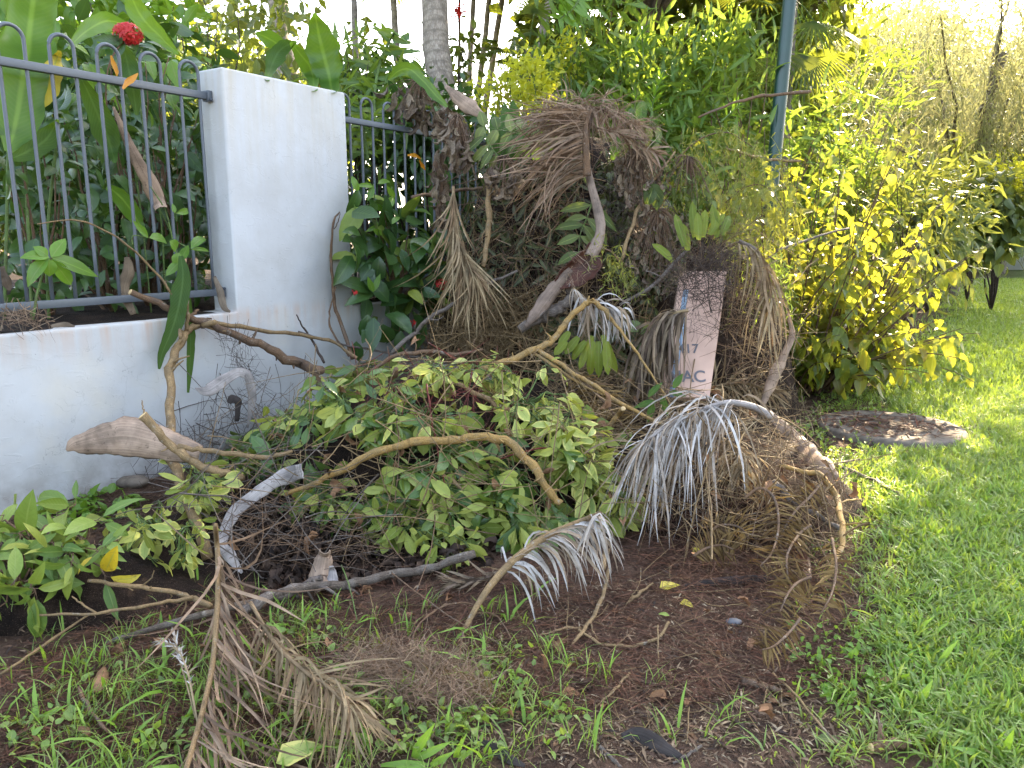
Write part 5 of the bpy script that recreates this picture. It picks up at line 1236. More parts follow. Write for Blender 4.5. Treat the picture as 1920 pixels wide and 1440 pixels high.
# green weeping needle branches over the right of the heap
def weeper(label, pts, n, hang, mat, d):
    P, dd = path(pts, 24, .1)
    t = thing('needle_branch', label, 'branch', P[0])
    V, q, uv = tube_batch(P, np.linspace(.006, .002, 24), 6); mk('stem', V, q, M['brown'], t, uv=uv)
    i = R_.integers(24, size=n); K = 7; s = np.linspace(0, 1, K)[None, :, None]
    P0 = P[i] + R_.normal(size=(n, 3)) * .05
    d0 = nrm(R_.normal(size=(n, 3)) * [1, 1, .5] + [0, -.3, .2]); L = hang * d / F * (.35 + .8 * R_.random(n))
    Pk = P0[:, None] + d0[:, None] * s * L[:, None, None] * .45; Pk[..., 2] -= s[..., 0] ** 1.4 * L[:, None]
    Pk += np.cumsum(R_.normal(size=Pk.shape) * .006, 1)
    V, q, uv = ribbon_batch(Pk, .0016 * (1.1 - .6 * s[..., 0]), rand_dir(n)[:, None])
    parts = [(V, q, uv)]; var = [np.repeat(R_.random(n), K * 2)]
    m = n * 7; j = R_.integers(n, size=m); k = R_.integers(1, K, size=m)
    D = nrm(R_.normal(size=(m, 3)) + [0, 0, -.9]); Ls = .028 + .03 * R_.random(m)
    V2, q2, uv2, tn2 = scatter_arrays('lancef', Pk[j, k], D, rand_dir(m), Ls)
    V, q, uv = join(parts + [(V2, q2, uv2)])
    mk('hanging_foliage', V, q, M[mat], t, uv=uv, var=np.concatenate(var + [tn2]), kind='stuff')
weeper('weeping branch of fine yellow green foliage over the right shoulder of the heap', [(1268, 300, 5.0), (1310, 262), (1360, 248), (1400, 268), (1440, 300, 5.0)], 130, 150, 'needle', 5.0)
weeper('second weeping fine leaved branch hanging lower, beside the sunlit shrub', [(1360, 380, 5.0), (1400, 350), (1440, 352), (1475, 400, 5.0)], 130, 160, 'needle', 5.0)
weeper('dark green weeping tips hanging in front of the sunlit shrub', [(1440, 480, 4.9), (1455, 490), (1466, 510, 4.9)], 40, 120, 'lance', 4.9)
weeper('small tuft of green needles beside the dark red sheath', [(1130, 465, 4.65), (1150, 475), (1165, 500), (1170, 525, 4.65)], 40, 60, 'needle', 4.65)
# ------------------------------------------------------------------ leafy cut branches in the heap
def leafy(name, label, seed, poly, nc, per, Lpx, mats, lift=(.05, .17), fan_=1.5, group=None, kind='scheff', cat='leafy branch', stem_mat='greenstem', tipdown=.75, pet=.05, wide=1.0, avoid=None):
    """a leafy branch lying on the heap: stem, twigs, and clusters of leaves fanning from their twig ends"""
    px = poly_px(poly, nc)
    pts = []
    for u, v in px:
        p, no, d = rest(u, v, lift[0] + (lift[1] - lift[0]) * R_.random()); pts.append((p, no, d))
    s0, sn, sd_ = rest(seed[0], seed[1], .02)
    t = thing(name, label, cat, s0, group)
    P = np.array([p for p, _, _ in pts]); n = len(P); tt = np.linspace(0, 1, 7)[None, :, None]
    Q = s0 + (P[:, None] - s0) * tt; Q[..., 2] += np.sin(tt[..., 0] * math.pi) * .04
    Q[:, 1:-1] += R_.normal(size=(n, 5, 3)) * .012
    for k in range(n):
        Q[k, :, 2] = np.maximum(Q[k, :, 2], surf_h(Q[k, :, 0], Q[k, :, 1]) + .01)
    V, q, uv = tube_batch(Q, np.linspace(.0055, .002, 7)[None] * np.ones((n, 1)), 5); mk('stem', V, q, M[stem_mat], t, uv=uv)
    pe = []
    for p, no, d in pts:
        view = nrm(CAM - p)
        nn = nrm(no * .6 + view * .5 + R_.normal(size=3) * .55)
        g = np.array([0, 0, -1.0]) * tipdown + view * .25 + R_.normal(size=3) * .45
        g = nrm(g - nn * (g @ nn) * .85); b = np.cross(nn, g)
        m = max(3, int(per + R_.normal())); L = Lpx * d / F
        off = R_.normal() * .3
        for k in range(m):
            a = (k / (m - 1) - .5) * 2 * fan_ + R_.normal() * .12 + off
            dr = nrm(g * math.cos(a) + b * math.sin(a) + nn * (.22 + .2 * R_.normal()))
            st = p + dr * pet * (.6 + .5 * R_.random())
            pe.append([p, (p + st) / 2 + nn * .004, st])
            kd = kind if kind != 'scheff' or R_.random() < .8 else ('ixora', 'lance', 'dry')[R_.integers(3)]
            put_leaf(t, kd, mats[R_.integers(len(mats))], st, nrm(dr + R_.normal(size=3) * .18), nrm(nn + R_.normal(size=3) * .55), L * (.45 + .8 * R_.random()), wide=wide * (.75 + .4 * R_.random()))
    V, q, uv = tube_batch(np.array(pe), np.array([[.0014, .0012, .001]] * len(pe)), 4, False)
    mk('petiole', V, q, M[stem_mat], t, uv=uv, kind='stuff')
    return t
sch = 'umbrella_tree_branch'
G_ = None
HEAP = [
 ('leafy branch under the left end of the golden branch, leaves hanging pale', (640, 930), [(480, 905), (620, 905), (720, 960), (700, 1040), (600, 990)], 7, ['scheff', 'scheff2'], 58),
 ('leafy branch with pale leaf undersides hanging below the middle of the golden branch', (760, 900), [(690, 880), (850, 870), (870, 960), (760, 1000), (690, 950)], 11, ['scheff', 'scheff', 'scheff2'], 62),
 ('leafy branch hanging lowest at the front of the heap', (760, 1000), [(690, 990), (880, 990), (890, 1050), (800, 1075), (690, 1060)], 9, ['scheff', 'scheff'], 55),
 ('leafy branch with long fanned leaves right of the heap centre', (940, 880), [(890, 880), (1020, 870), (1050, 960), (990, 1030), (900, 960)], 11, ['scheff', 'scheff', 'scheff2'], 72),
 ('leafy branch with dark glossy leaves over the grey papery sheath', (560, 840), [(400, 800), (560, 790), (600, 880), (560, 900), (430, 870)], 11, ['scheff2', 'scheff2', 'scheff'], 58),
 ('leafy branch at the upper left shoulder of the heap below the pillar', (620, 770), [(520, 760), (640, 730), (700, 800), (600, 830), (520, 815)], 13, ['scheff', 'scheff2', 'scheff'], 50),
 ('yellow green leafy tips on top of the heap left of the bark sleeve', (660, 720), [(590, 690), (660, 672), (740, 690), (720, 730), (620, 735)], 8, ['scheffy', 'scheff', 'scheff'], 44),
 ('leafy tips lying in front of the bark sleeve on top of the heap', (820, 720), [(740, 710), (900, 712), (960, 740), (880, 770), (760, 760)], 9, ['scheffy', 'scheff', 'scheff'], 42),
 ('bright leafy branch on the right shoulder of the heap under the cane', (980, 780), [(900, 715), (1000, 730), (1060, 800), (1000, 840), (900, 790)], 12, ['scheffy', 'scheff', 'scheff'], 48),
 ('leafy branch covering the hollow between the two sticks in the heap', (780, 850), [(640, 800), (760, 770), (900, 770), (960, 850), (860, 900), (680, 880)], 10, ['scheff', 'scheff2'], 56),
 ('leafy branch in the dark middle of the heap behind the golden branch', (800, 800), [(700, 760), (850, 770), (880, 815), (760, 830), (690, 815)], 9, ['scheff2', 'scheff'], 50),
 ('bright variegated leafy branch at the right tip of the heap', (1110, 900), [(1060, 880), (1150, 890), (1180, 960), (1130, 985), (1070, 930)], 8, ['scheffy', 'scheff', 'scheffy'], 62),
 ('leafy branch between the golden bend and the pale right tip', (1060, 850), [(1000, 840), (1080, 820), (1130, 880), (1080, 920), (1020, 900)], 9, ['scheff', 'scheffy', 'scheff'], 52),
 ('sprig of narrow variegated leaves in front of the grey bough', (950, 1010), [(900, 990), (980, 985), (1010, 1030), (940, 1050)], 4, ['scheffy', 'scheff'], 48),
 ('trailing leafy branch left of the grey papery sheath', (400, 960), [(345, 930), (420, 920), (430, 975), (370, 990)], 6, ['scheff', 'scheffy'], 52),
 ('variegated leafy branch trailing to the left over the soil', (300, 1020), [(200, 1020), (330, 1000), (340, 1050), (240, 1065)], 6, ['scheffy', 'scheff'], 50),
 ('small sprig of pale leaves right of the broad leaves', (330, 1075), [(310, 1060), (350, 1060), (350, 1080), (320, 1085)], 2, ['scheffy', 'scheff'], 50),
]
for lab, seed, poly, nc, mats, L in HEAP:
    leafy(sch, lab, seed, poly, int(nc * 2.5), 7, L * .80, mats, fan_=1.1, lift=(.03, .20), tipdown=1.1)
# broad leaves at the lower left
for lab, seed, poly, nc, L in [('leafy branch of broad leaves at the left edge, nearest the wall', (70, 1040), [(0, 1010), (110, 1000), (190, 1020), (120, 1070), (0, 1070)], 8, 92),
                              ('leafy branch of broad leaves at the left edge, lowest in the grass', (60, 1120), [(0, 1080), (90, 1075), (110, 1150), (0, 1180)], 8, 90),
                              ('leafy branch with some yellowing broad leaves left of the tan forked stick', (150, 1080), [(90, 1050), (200, 1050), (200, 1120), (110, 1130)], 7, 80)]:
    leafy('broad_leaved_branch', lab, seed, poly, int(nc * 1.7), 4, L * .9, ['broad'] * 7 + ['yellow'] if 'yellowing' in lab else ['broad'], (.05, .2), 1.2, None, 'broad', 'leafy branch', 'brown', .35, .03)
# vines and red stems over the leaves
for lab, pts, w, mt, lf in [('thin green vine looping over the middle of the leaf heap', [(690, 760), (760, 780), (800, 800), (806, 850), (800, 880)], (3, 2), 'greenstem', .15), ('thin green stalk arching over the right shoulder of the leaf heap', [(978, 695), (1010, 700), (1040, 715), (1052, 712)], (3, 2), 'greenstem', .2),
                            ('long thin hanging vine down the face of the leaf heap', [(742, 760), (748, 850), (742, 930), (738, 1010)], (3, 2.5), 'brown', .18), ('thin hanging vine right of the middle of the leaf heap', [(790, 880), (815, 960), (805, 1040), (780, 1110)], (2.5, 2), 'brown', .17),
                            ('thin stem hanging from the broken leaves to the grass', [(640, 1060), (655, 1100), (670, 1165)], (3, 2), 'greenstem', .08), ('pale stem sloping across the front leaves', [(735, 1075), (850, 1160), (960, 1220)], (3, 2.5), 'brown', .06),
                            ('red stem arching out of the leaf heap to the right', [(930, 862), (990, 845), (1040, 840), (1085, 852)], (4, 3), 'red', .17), ('long dark red stem crossing the leaf heap', [(800, 720), (812, 800), (826, 870), (838, 925)], (4, 3), 'red', .17)]:
    branch('creeper', lab, pts, w, mt, lf, cat='vine' if 'vine' in lab else 'stem')
t = thing('loose_leaf', 'single pale green leaf lying on the golden branch', 'leaf', at(790, 820, 3.5))
px_leaf(t, 'ixora', 'scheffy', (806, 800), (785, 834), rest(795, 820, .24)[2] - .2, 26)
# strap leaves, pinnate leaves, torn leaf
def straps(label, leaves, d, mat, kind='strap', name='strap_leaf_plant', cat='plant', w=17, lift=0):
    t = thing(name, label, cat, at(*leaves[0][0], d))
    for b, tip in leaves: px_leaf(t, kind, mat, b, tip, d + R_.normal() * .02, w)
    return t
straps('yellow green strap leaved plant on top of the twig tangle', [((1283, 462), (1266, 396)), ((1302, 445), (1297, 377)), ((1318, 445), (1322, 392)), ((1338, 440), (1344, 394)), ((1352, 440), (1372, 400)), ((1262, 490), (1226, 452)), ((1290, 470), (1282, 420)), ((1330, 440), (1358, 398)), ((1310, 450), (1308, 400)), ((1345, 445), (1335, 385))], 4.72, 'strap', w=14)
straps('drooping strap leaved plant hanging behind the forked arched branch', [((1112, 640), (1104, 706)), ((1122, 640), (1123, 706)), ((1130, 628), (1156, 698)), ((1062, 640), (1040, 664)), ((1085, 632), (1060, 662)), ((1098, 640), (1070, 672)), ((1068, 622), (1048, 648)), ((1136, 640), (1140, 700)), ((1112, 630), (1086, 690))], 4.45, 'strap', w=15)
straps('clump of dark upright spear leaves at the top of the heap', [((950, 300), (948, 195)), ((966, 300), (962, 190)), ((985, 300), (982, 205)), ((1005, 300), (1010, 230)), ((935, 290), (925, 215)), ((1020, 290), (1050, 245))], 5.25, 'helid', w=22)
straps('dark upright leaves behind the dead frond crown', [((1150, 300), (1160, 250)), ((1200, 240), (1205, 180)), ((1185, 250), (1190, 195))], 5.2, 'helid', w=20)
straps('green leafy sprig lying in front of the pink carton foot', [((1232, 752), (1188, 762)), ((1215, 745), (1240, 715)), ((1240, 742), (1252, 778)), ((1255, 735), (1285, 742)), ((1225, 755), (1215, 790)), ((1262, 728), (1280, 700))], 4.05, 'helid', 'lance', w=13)
straps('pair of dull green leaves left of the pink carton', [((1200, 626), (1248, 608)), ((1216, 642), (1262, 660)), ((1206, 640), (1206, 685)), ((1196, 622), (1180, 600))], 4.55, 'zz', 'ixora', w=26)
straps('green leaves half buried under the bleached frond', [((1185, 830), (1150, 812)), ((1180, 840), (1205, 858)), ((1160, 815), (1190, 810)), ((1105, 790), (1100, 760)), ((1118, 796), (1140, 790)), ((1125, 800), (1118, 830))], 4.0, 'broad', 'ixora', w=24)
straps('light green crumpled leaves caught on the long thin stick', [((1218, 345), (1240, 375)), ((1225, 352), (1212, 385)), ((1232, 350), (1232, 392)), ((1222, 345), (1205, 362))], 4.85, 'zz', 'ixora', w=24)
def pinnate(label, pts, d, n, L, mat, wpx, sides=(1, -1), ang=1.2, name='pinnate_leaf', cat='compound leaf'):
    P, dd = path([(u, v, d) for u, v in pts], 20)
    t = thing(name, label, cat, P[0])
    V, q, uv = tube_batch(P, np.linspace(.006, .002, 20), 6); mk('rachis', V, q, M['greenstem'], t, uv=uv)
    uvp = catmull(pts, 20)
    for k in range(n):
        f = (k + .6) / n * 19; i = int(min(f, 18)); tg = nrm(uvp[i + 1] - uvp[i])
        for s in sides:
            sd = np.array([-tg[1], tg[0]]) * s
            dv = tg * math.cos(ang) + sd * math.sin(ang); ln = L * (1 - .35 * (k / n)) * (.85 + .3 * R_.random())
            b = uvp[i]; px_leaf(t, 'ixora', mat, tuple(b), tuple(b + dv * ln), d, wpx, 'leaflet', R_.normal() * .05)
    return t
pinnate('pale grey green compound leaf, topmost, with thick rounded leaflets at the fence top', [(1010, 268), (975, 252), (935, 243), (895, 236)], 4.98, 5, 44, 'zz', 19)
pinnate('grey green compound leaf with narrow leaflets like a comb', [(908, 250), (920, 275), (938, 295), (965, 308)], 4.95, 6, 52, 'zz', 14, (1,), 1.3)
pinnate('dull green compound leaf behind the dead frond stalk', [(1112, 372), (1100, 410), (1088, 440), (1084, 490)], 4.95, 5, 62, 'zz', 17, (1, -1), 1.1)
pinnate('olive compound leaf right of the dead frond crown', [(1240, 268), (1215, 262), (1190, 262), (1165, 268)], 5.0, 6, 34, 'olive', 12)
t = thing('torn_leaf', 'dark green torn paddle leaf hanging over the wall beside the forked branch', 'leaf', on_wall(340, 520, .1))
ribbon_leaf(t, [(338, 480, 8, .08), (343, 520, 30), (335, 575, 34), (322, 620, 28), (305, 660, 16), (298, 692, 4, .08)], 'helid', -.2)
ribbon_leaf(t, [(352, 560, 12, .07), (356, 610, 18), (356, 660, 16), (351, 738, 5, .07)], 'helid', -.2)
# dead leaf clusters hanging at the fence
def dead_cluster(label, poly, d, n, L, mat='dead', kind='dry'):
    px = poly_px(poly, n); c = px.mean(0); t = thing('dead_leaf_cluster', label, 'dead leaves', at(c[0], px[:, 1].min() - 8, d))
    top = at(c[0], px[:, 1].min() - 10, d); st = []
    for u, v in px:
        p = at(u, v, d + R_.normal() * .06); st.append(np.array([top, (top + p) / 2 + [0, 0, .03], p]))
        put_leaf(t, kind, mat, p, nrm(np.array([0, 0, -1.0]) + R_.normal(size=3) * .35), rand_dir(1)[0], L * d / F * (.7 + .6 * R_.random()))
    V, q, uv = tube_batch(np.array(st), np.array([[.003, .002, .0015]] * n), 4, False); mk('stem', V, q, M['brown'], t, uv=uv)
dead_cluster('hanging bunch of curled grey brown dead leaves left of the compound leaves', [(828, 228), (868, 218), (886, 250), (884, 295), (850, 312), (822, 280)], 5.0, 80, 26)
dead_cluster('lower bunch of curled dead leaves above the upright stick', [(905, 312), (960, 300), (985, 330), (960, 365), (915, 350)], 4.95, 60, 26)
dead_cluster('loose dead leaves hanging in the fence top behind the green arching leaf', [(725, 160), (800, 165), (850, 200), (845, 250), (770, 225), (725, 195)], 5.9, 70, 30)
dead_cluster('dead leaves trailing in front of the fence bars below the first bunch', [(800, 290), (830, 300), (845, 345), (815, 360), (800, 330)], 5.3, 26, 26)
dead_cluster('small dead leaf bunch in shade under the straw bundle', [(820, 330), (840, 340), (840, 420), (815, 420)], 5.3, 26, 24)
dead_cluster('mass of small withered grey leaves right of the dead frond stalk', [(1150, 290), (1250, 300), (1255, 350), (1200, 400), (1150, 350)], 4.9, 130, 17)
dead_cluster('mass of small withered dark leaves above the pink carton', [(1190, 400), (1290, 400), (1280, 500), (1230, 560), (1170, 500)], 4.92, 130, 16)
dead_cluster('small withered leaves above the strap leaved plant', [(1240, 300), (1330, 320), (1340, 380), (1280, 390), (1245, 350)], 4.95, 70, 18, 'zz', 'ixora')
# ------------------------------------------------------------------ pink carton
bl, br, tl, tr_ = [at(u, v, d) for (u, v, d) in ((1238, 745, 4.62), (1296, 745, 4.62), (1268, 505, 4.92), (1340, 510, 4.92))]
ax = br - bl; ay = (tl + tr_) / 2 - (bl + br) / 2; hN = nrm(np.cross(ax, ay)); ax = ax * 1.6
ctn = thing('carton', 'flattened pink printed carton with a blue stripe standing in the heap', 'carton', bl)
V, q = box(bl, ax, ay, -hN * .07); bevel(mk('panel', V, q, M['carton'], ctn, smooth=False), .006, 2)
ex, ey = nrm(ax), nrm(ay); ey = nrm(ey - ex * (ey @ ex))
W_, H_ = np.linalg.norm(ax), np.linalg.norm(ay)
for nm, x0, x1, y0, y1 in (('stripe', .16, .27, .0, .62), ('stripe', .12, .23, .66, .84)):
    V, q = box(bl + ax * x0 + ay * y0 + hN * .0008, ax * (x1 - x0), ay * (y1 - y0), hN * .001); mk(nm, V, q, M['tape'], ctn, smooth=False)
def lettering(txt, x, y, h, name, slant=0.0):
    cu = bpy.data.curves.new(name, 'FONT'); cu.body = txt; cu.size = 1; cu.extrude = .004; cu.offset = .012
    to = bpy.data.objects.new(name, cu); COL.objects.link(to)
    dg = bpy.context.evaluated_depsgraph_get(); me = bpy.data.meshes.new_from_object(to.evaluated_get(dg))
    bpy.data.objects.remove(to)
    me.materials.clear(); me.materials.append(M['print'])
    o = bpy.data.objects.new(name, me); COL.objects.link(o); o.parent = ctn
    p = bl + ax * x + ay * y + hN * .0035 - base_of(ctn); s = h
    o.matrix_local = Matrix(((ex[0] * s, ey[0] * s, hN[0] * s, p[0]), (ex[1] * s, ey[1] * s, hN[1] * s, p[1]), (ex[2] * s, ey[2] * s, hN[2] * s, p[2]), (0, 0, 0, 1)))
lettering('417', .22, .335, .085, 'printed_number')
lettering('MAC', .12, .115, .105, 'printed_letters')

# ------------------------------------------------------------------ twig tangles and needle litter
tangle('twig_tangle', 'grey dead roots and twigs under the left of the leaf heap', [(430, 900), (600, 925), (720, 980), (735, 1090), (560, 1100), (440, 1050)], 220, .34, (.0010, .0032), 'brown', (.01, .12))
tangle('twig_tangle', 'thin brown dead twigs in front of the dead frond stalk', [(880, 370), (1095, 350), (1090, 500), (990, 640), (870, 560)], 190, .42, (.0014, .0045), 'tan', (.04, .22), .45)
tangle('twig_tangle', 'mat of fine brown roots below the straw bundles', [(830, 600), (1000, 560), (1010, 640), (900, 700), (760, 690)], 700, .34, (.0012, .0042), 'tan', (.01, .14))
tangle('twig_tangle', 'dark wiry roots hanging over and right of the pink carton', [(1280, 430), (1400, 425), (1460, 520), (1455, 700), (1370, 725), (1352, 600), (1345, 520), (1290, 520)], 300, .34, (.0010, .0034), 'brown', d=(4.62, 5.0))
tangle('twig_tangle', 'fine wiry roots lying against the face of the pink carton', [(1275, 505), (1355, 520), (1342, 640), (1300, 640), (1262, 600)], 130, .20, (.0008, .0018), 'dark', d=(4.54, 4.64))
tangle('twig_tangle', 'dark knot of roots piled over the top of the pink carton', [(1255, 470), (1370, 470), (1365, 550), (1330, 575), (1290, 545), (1250, 560)], 260, .22, (.0010, .0030), 'dark', d=(4.5, 4.75))
tangle('twig_tangle', 'dark twigs along the foot of the white wall', [(330, 760), (480, 720), (520, 800), (440, 850), (330, 900), (230, 900)], 110, .30, (.0010, .0026), 'dark', (.01, .14))
tangle('twig_tangle', 'red brown leaf stalks matted on top of the leaf heap', [(690, 705), (920, 715), (940, 800), (800, 810), (680, 780)], 130, .30, (.0010, .0024), 'red', (.06, .17), .15)
tangle('twig_tangle', 'fine dry brown twigs on the saddle behind the leaf heap', [(1000, 690), (1260, 690), (1280, 800), (1130, 830), (1020, 760)], 480, .28, (.0012, .0036), 'tan', (.01, .10))
tangle('twig_tangle', 'grey fibres sloping down beside the dead frond stalk', [(1130, 340), (1220, 330), (1200, 440), (1130, 500)], 260, .36, (.0010, .0028), 'grey', (.02, .12), .15, down=.6)
tangle('twig_tangle', 'dark twigs in the shaded core of the tall heap', [(900, 400), (1100, 300), (1300, 350), (1420, 460), (1240, 620), (1000, 620)], 450, .34, (.0010, .0034), 'dark', (.02, .20))
tangle('twig_tangle', 'brown roots and stalks at the right foot of the heap', [(1230, 860), (1450, 800), (1570, 900), (1590, 1060), (1400, 1090), (1220, 1010)], 330, .30, (.0010, .0034), 'brown', (.01, .16), .45)
tangle('twig_tangle', 'curled root hairs hanging under the thick cut branch', [(405, 620), (470, 630), (475, 720), (440, 700)], 70, .22, (.0008, .0016), 'dark', d=(4.35, 4.6), down=.8)
tangle('needle_litter', 'rusty needles packed over the right foot of the heap', [(1180, 960), (1300, 860), (1460, 830), (1590, 1000), (1600, 1130), (1300, 1120), (1200, 1060)], 2800, .13, (.0008, .0018), 'needleb', (.004, .08), .2, 4, flat=True, spreadz=.35, cat='litter')
tangle('needle_litter', 'brown needles and fibres strewn over the soil in front of the heap', [(380, 1120), (640, 1090), (900, 1060), (1200, 1000), (1600, 1120), (1640, 1280), (1300, 1330), (900, 1350), (640, 1360), (300, 1420), (0, 1440), (0, 1250)], 11000, .11, (.0009, .0022), 'needleb', (.003, .03), .2, 4, flat=True, spreadz=.15, cat='litter')
tangle('needle_litter', 'nest of rusty needles in the grass at the lower middle', [(640, 1240), (760, 1230), (900, 1280), (920, 1350), (760, 1340), (660, 1300)], 2600, .16, (.0008, .0016), 'rust', (.004, .06), .5, 6, flat=True, spreadz=.2, cat='litter')
tangle('needle_litter', 'brown litter on the flank of the tall heap', [(880, 400), (1000, 250), (1200, 260), (1300, 380), (1450, 450), (1460, 700), (1100, 700), (860, 680)], 1400, .14, (.0009, .0024), 'mould', (.004, .10), .3, 4, flat=True, spreadz=.5, cat='litter')
tangle('needle_litter', 'dull litter between the wall foot and the broad leaves', [(0, 990), (220, 915), (430, 890), (430, 1000), (200, 1010), (0, 1020)], 2200, .08, (.0008, .002), 'litter', (.003, .03), .3, 4, flat=True, spreadz=.2, cat='litter')
tangle('needle_litter', 'straw and bleached shreds on the soil behind the right of the heap', [(1250, 720), (1480, 720), (1560, 790), (1500, 850), (1300, 800)], 700, .14, (.0010, .0024), 'straw', (.004, .06), .3, 5, flat=True, spreadz=.3, cat='litter')
# long loose stems thrown over everything
for lab, poly, n, ln, rad, mt, lf in [('long thin dead stems thrown over the leaf heap', [(480, 780), (700, 690), (950, 700), (1150, 860), (1150, 960), (900, 1030), (650, 1030), (430, 960)], 170, .62, (.0016, .0042), 'tan', (.12, .27)),
    ('long thin brown stems crossing between the heap and the carton', [(880, 560), (1150, 540), (1290, 700), (1270, 830), (1050, 780), (900, 680)], 200, .60, (.0016, .0048), 'tan', (.05, .26)),
    ('long dead stalks sprawling over the right foot of the heap', [(1200, 800), (1450, 780), (1580, 900), (1580, 1080), (1300, 1070), (1180, 980)], 150, .55, (.0016, .0048), 'tan', (.05, .22)),
    ('long dark stems in the hollow left of the leaf heap', [(330, 760), (520, 720), (640, 900), (720, 1080), (470, 1110), (350, 1000)], 150, .60, (.0016, .0044), 'grey', (.03, .22)),
    ('long thin stems hanging in front of the tall heap', [(830, 260), (1000, 210), (1250, 280), (1330, 420), (1200, 560), (900, 560)], 90, .70, (.0014, .0044), 'brown', (.08, .30)),
    ('long stems and stalks at the right shoulder of the tall heap', [(1240, 280), (1420, 330), (1470, 520), (1460, 700), (1380, 720), (1330, 420)], 150, .60, (.0016, .0048), 'tan', (.08, .30)),
    ('thin sticks and stalks strewn over the soil in front', [(300, 1130), (900, 1080), (1600, 1060), (1640, 1280), (1500, 1400), (900, 1420), (200, 1420)], 260, .26, (.0008, .0026), 'tan', (.006, .02))]:
    tangle('loose_stems', lab, poly, n, ln, rad, mt, lf, .22, 9, spreadz=.35 if 'soil' not in lab else .08)
tangle('dry_shreds', 'shreds of pale dry leaf caught all over the middle of the heap', [(880, 560), (1180, 520), (1300, 720), (1480, 720), (1560, 900), (1300, 960), (1050, 780)], 420, .20, (.0018, .0042), 'straw', (.03, .18), .3, 6, flat=True, cat='litter')
tangle('dry_shreds', 'matted rusty fibre piled over the crown of the dead frond', [(985, 205), (1080, 180), (1190, 195), (1245, 250), (1200, 300), (1120, 280), (1020, 260)], 420, .20, (.0012, .0032), 'rust', d=(4.55, 4.95), flat=True, K=7, bend=.4)
tangle('loose_stems', 'snarl of tan stems and roots between the leaf heap and the tall heap', [(700, 660), (860, 600), (1000, 560), (1200, 600), (1230, 700), (1040, 720), (930, 690)], 260, .42, (.0014, .0048), 'tan', (.05, .24), .35, 9)
tangle('dry_shreds', 'torn brown fibres at the mouth of the dark red sheath', [(1045, 500), (1110, 455), (1128, 480), (1095, 530), (1050, 545)], 70, .12, (.0010, .0026), 'rust', d=(4.58, 4.70), flat=True, K=6, bend=.5)
tangle('dry_shreds', 'shreds of brown dry leaf hanging over the tall heap', [(830, 250), (1100, 190), (1260, 270), (1330, 420), (1200, 600), (900, 580)], 480, .22, (.0018, .0046), 'rust', (.04, .22), .3, 6, flat=True, cat='litter', down=.7)
# chips and crumbs on the bare soil
def crumbs(name, label, n, poly, L, mat, lk='lancef', cat='litter'):
    px = poly_px(poly, n); G = np.array([ground_pt(u, v) for u, v in px]); G[:, 2] = surf_h(G[:, 0], G[:, 1]) + .004
    D = rand_dir(n); D[:, 2] *= .25; Nn = nrm(rand_dir(n) * .5 + [0, 0, 1])
    scatter(name, lk, mat, G, D, Nn, L * (.4 + 1.1 * R_.random(n) ** 2), None, label=label, cat=cat, kind='stuff')
soilpoly = [(0, 1440), (0, 1200), (400, 1130), (900, 1090), (1200, 1040), (1600, 1000), (1650, 1150), (1640, 1280), (1560, 1440)]
crumbs('bark_chips', 'pale bark chips and husks sprinkled over the bare soil', 5200, [(560, 1300), (880, 1180), (1150, 1080), (1600, 1080), (1680, 1200), (1660, 1440), (600, 1440)], .026, 'chips')
crumbs('soil_crumbs', 'dark crumbs of bark and leaf mould over the soil', 12000, soilpoly, .036, 'litter')
crumbs('soil_crumbs', 'dark crumbs of leaf mould around the concrete cover', 2600, [(1450, 740), (1640, 730), (1640, 870), (1560, 980), (1450, 900)], .035, 'litter')
_k = R_.normal(size=(900, 2)) * [.26, .22] + cc[:2] + [-.08, .02]; _k = _k[np.hypot(_k[:, 0] - cc[0], _k[:, 1] - cc[1]) < .45]
scatter('soil_crumbs', 'narrow', 'needleb', np.column_stack([_k, np.full(len(_k), .050)]), nrm(rand_dir(len(_k)) * [1, 1, .2]), nrm(rand_dir(len(_k)) * .4 + [0, 0, 1]), .04 + .07 * R_.random(len(_k)), None, label='brown leaf crumbs lying on the concrete cover', cat='litter', kind='stuff')
crumbs('soil_crumbs', 'dark crumbs along the foot of the white wall', 2200, [(0, 980), (220, 905), (420, 870), (430, 960), (0, 1060)], .03, 'litter')
# single fallen things on the soil
def fallen(name, label, u, v, L, ang, kind, mat, lift=.012, tilt=.2, cat='fallen leaf', wide=1.0):
    g = ground_pt(u, v); g[2] = surf_h(g[0], g[1]) + lift
    t = thing(name, label, cat, g)
    d = np.array([math.cos(ang), math.sin(ang), tilt]); put_leaf(t, kind, mat, g - nrm(d) * L * .5, d, np.array([.1, -.25, 1]), L, 'blade', wide)
    return t
fallen('fallen_leaf', 'bright yellow torn leaf with brown spots on the bare soil', 1256, 1108, .085, .2, 'heart', 'yellow', .02, .1, wide=1.0)
fallen('fallen_leaf', 'small curled yellow and brown leaf beside the bright yellow one', 1288, 1140, .055, -.6, 'heart', 'yellow', .015)
fallen('fallen_leaf', 'orange brown oval leaf at the edge of the grass', 1073, 1308, .075, .3, 'ixora', 'deadbr', .02, .1)
fallen('fallen_leaf', 'large pale lime leaf standing at the bottom edge of the picture', 566, 1434, .13, .45, 'heart', 'scheffy', .04, .25, wide=.9)
fallen('fallen_leaf', 'small green leaf lying on the end of the forked twig', 1244, 1168, .04, 2.8, 'ixora', 'broad', .03)
fallen('fallen_leaf', 'grey green leaf lying on the soil left of the cut log', 1555, 1398, .07, -.5, 'ixora', 'zz', .02)
fallen('fallen_leaf', 'brown leaf standing in the lawn right of the heap', 1735, 985, .09, 1.6, 'dry', 'deadbr', .02, .8)
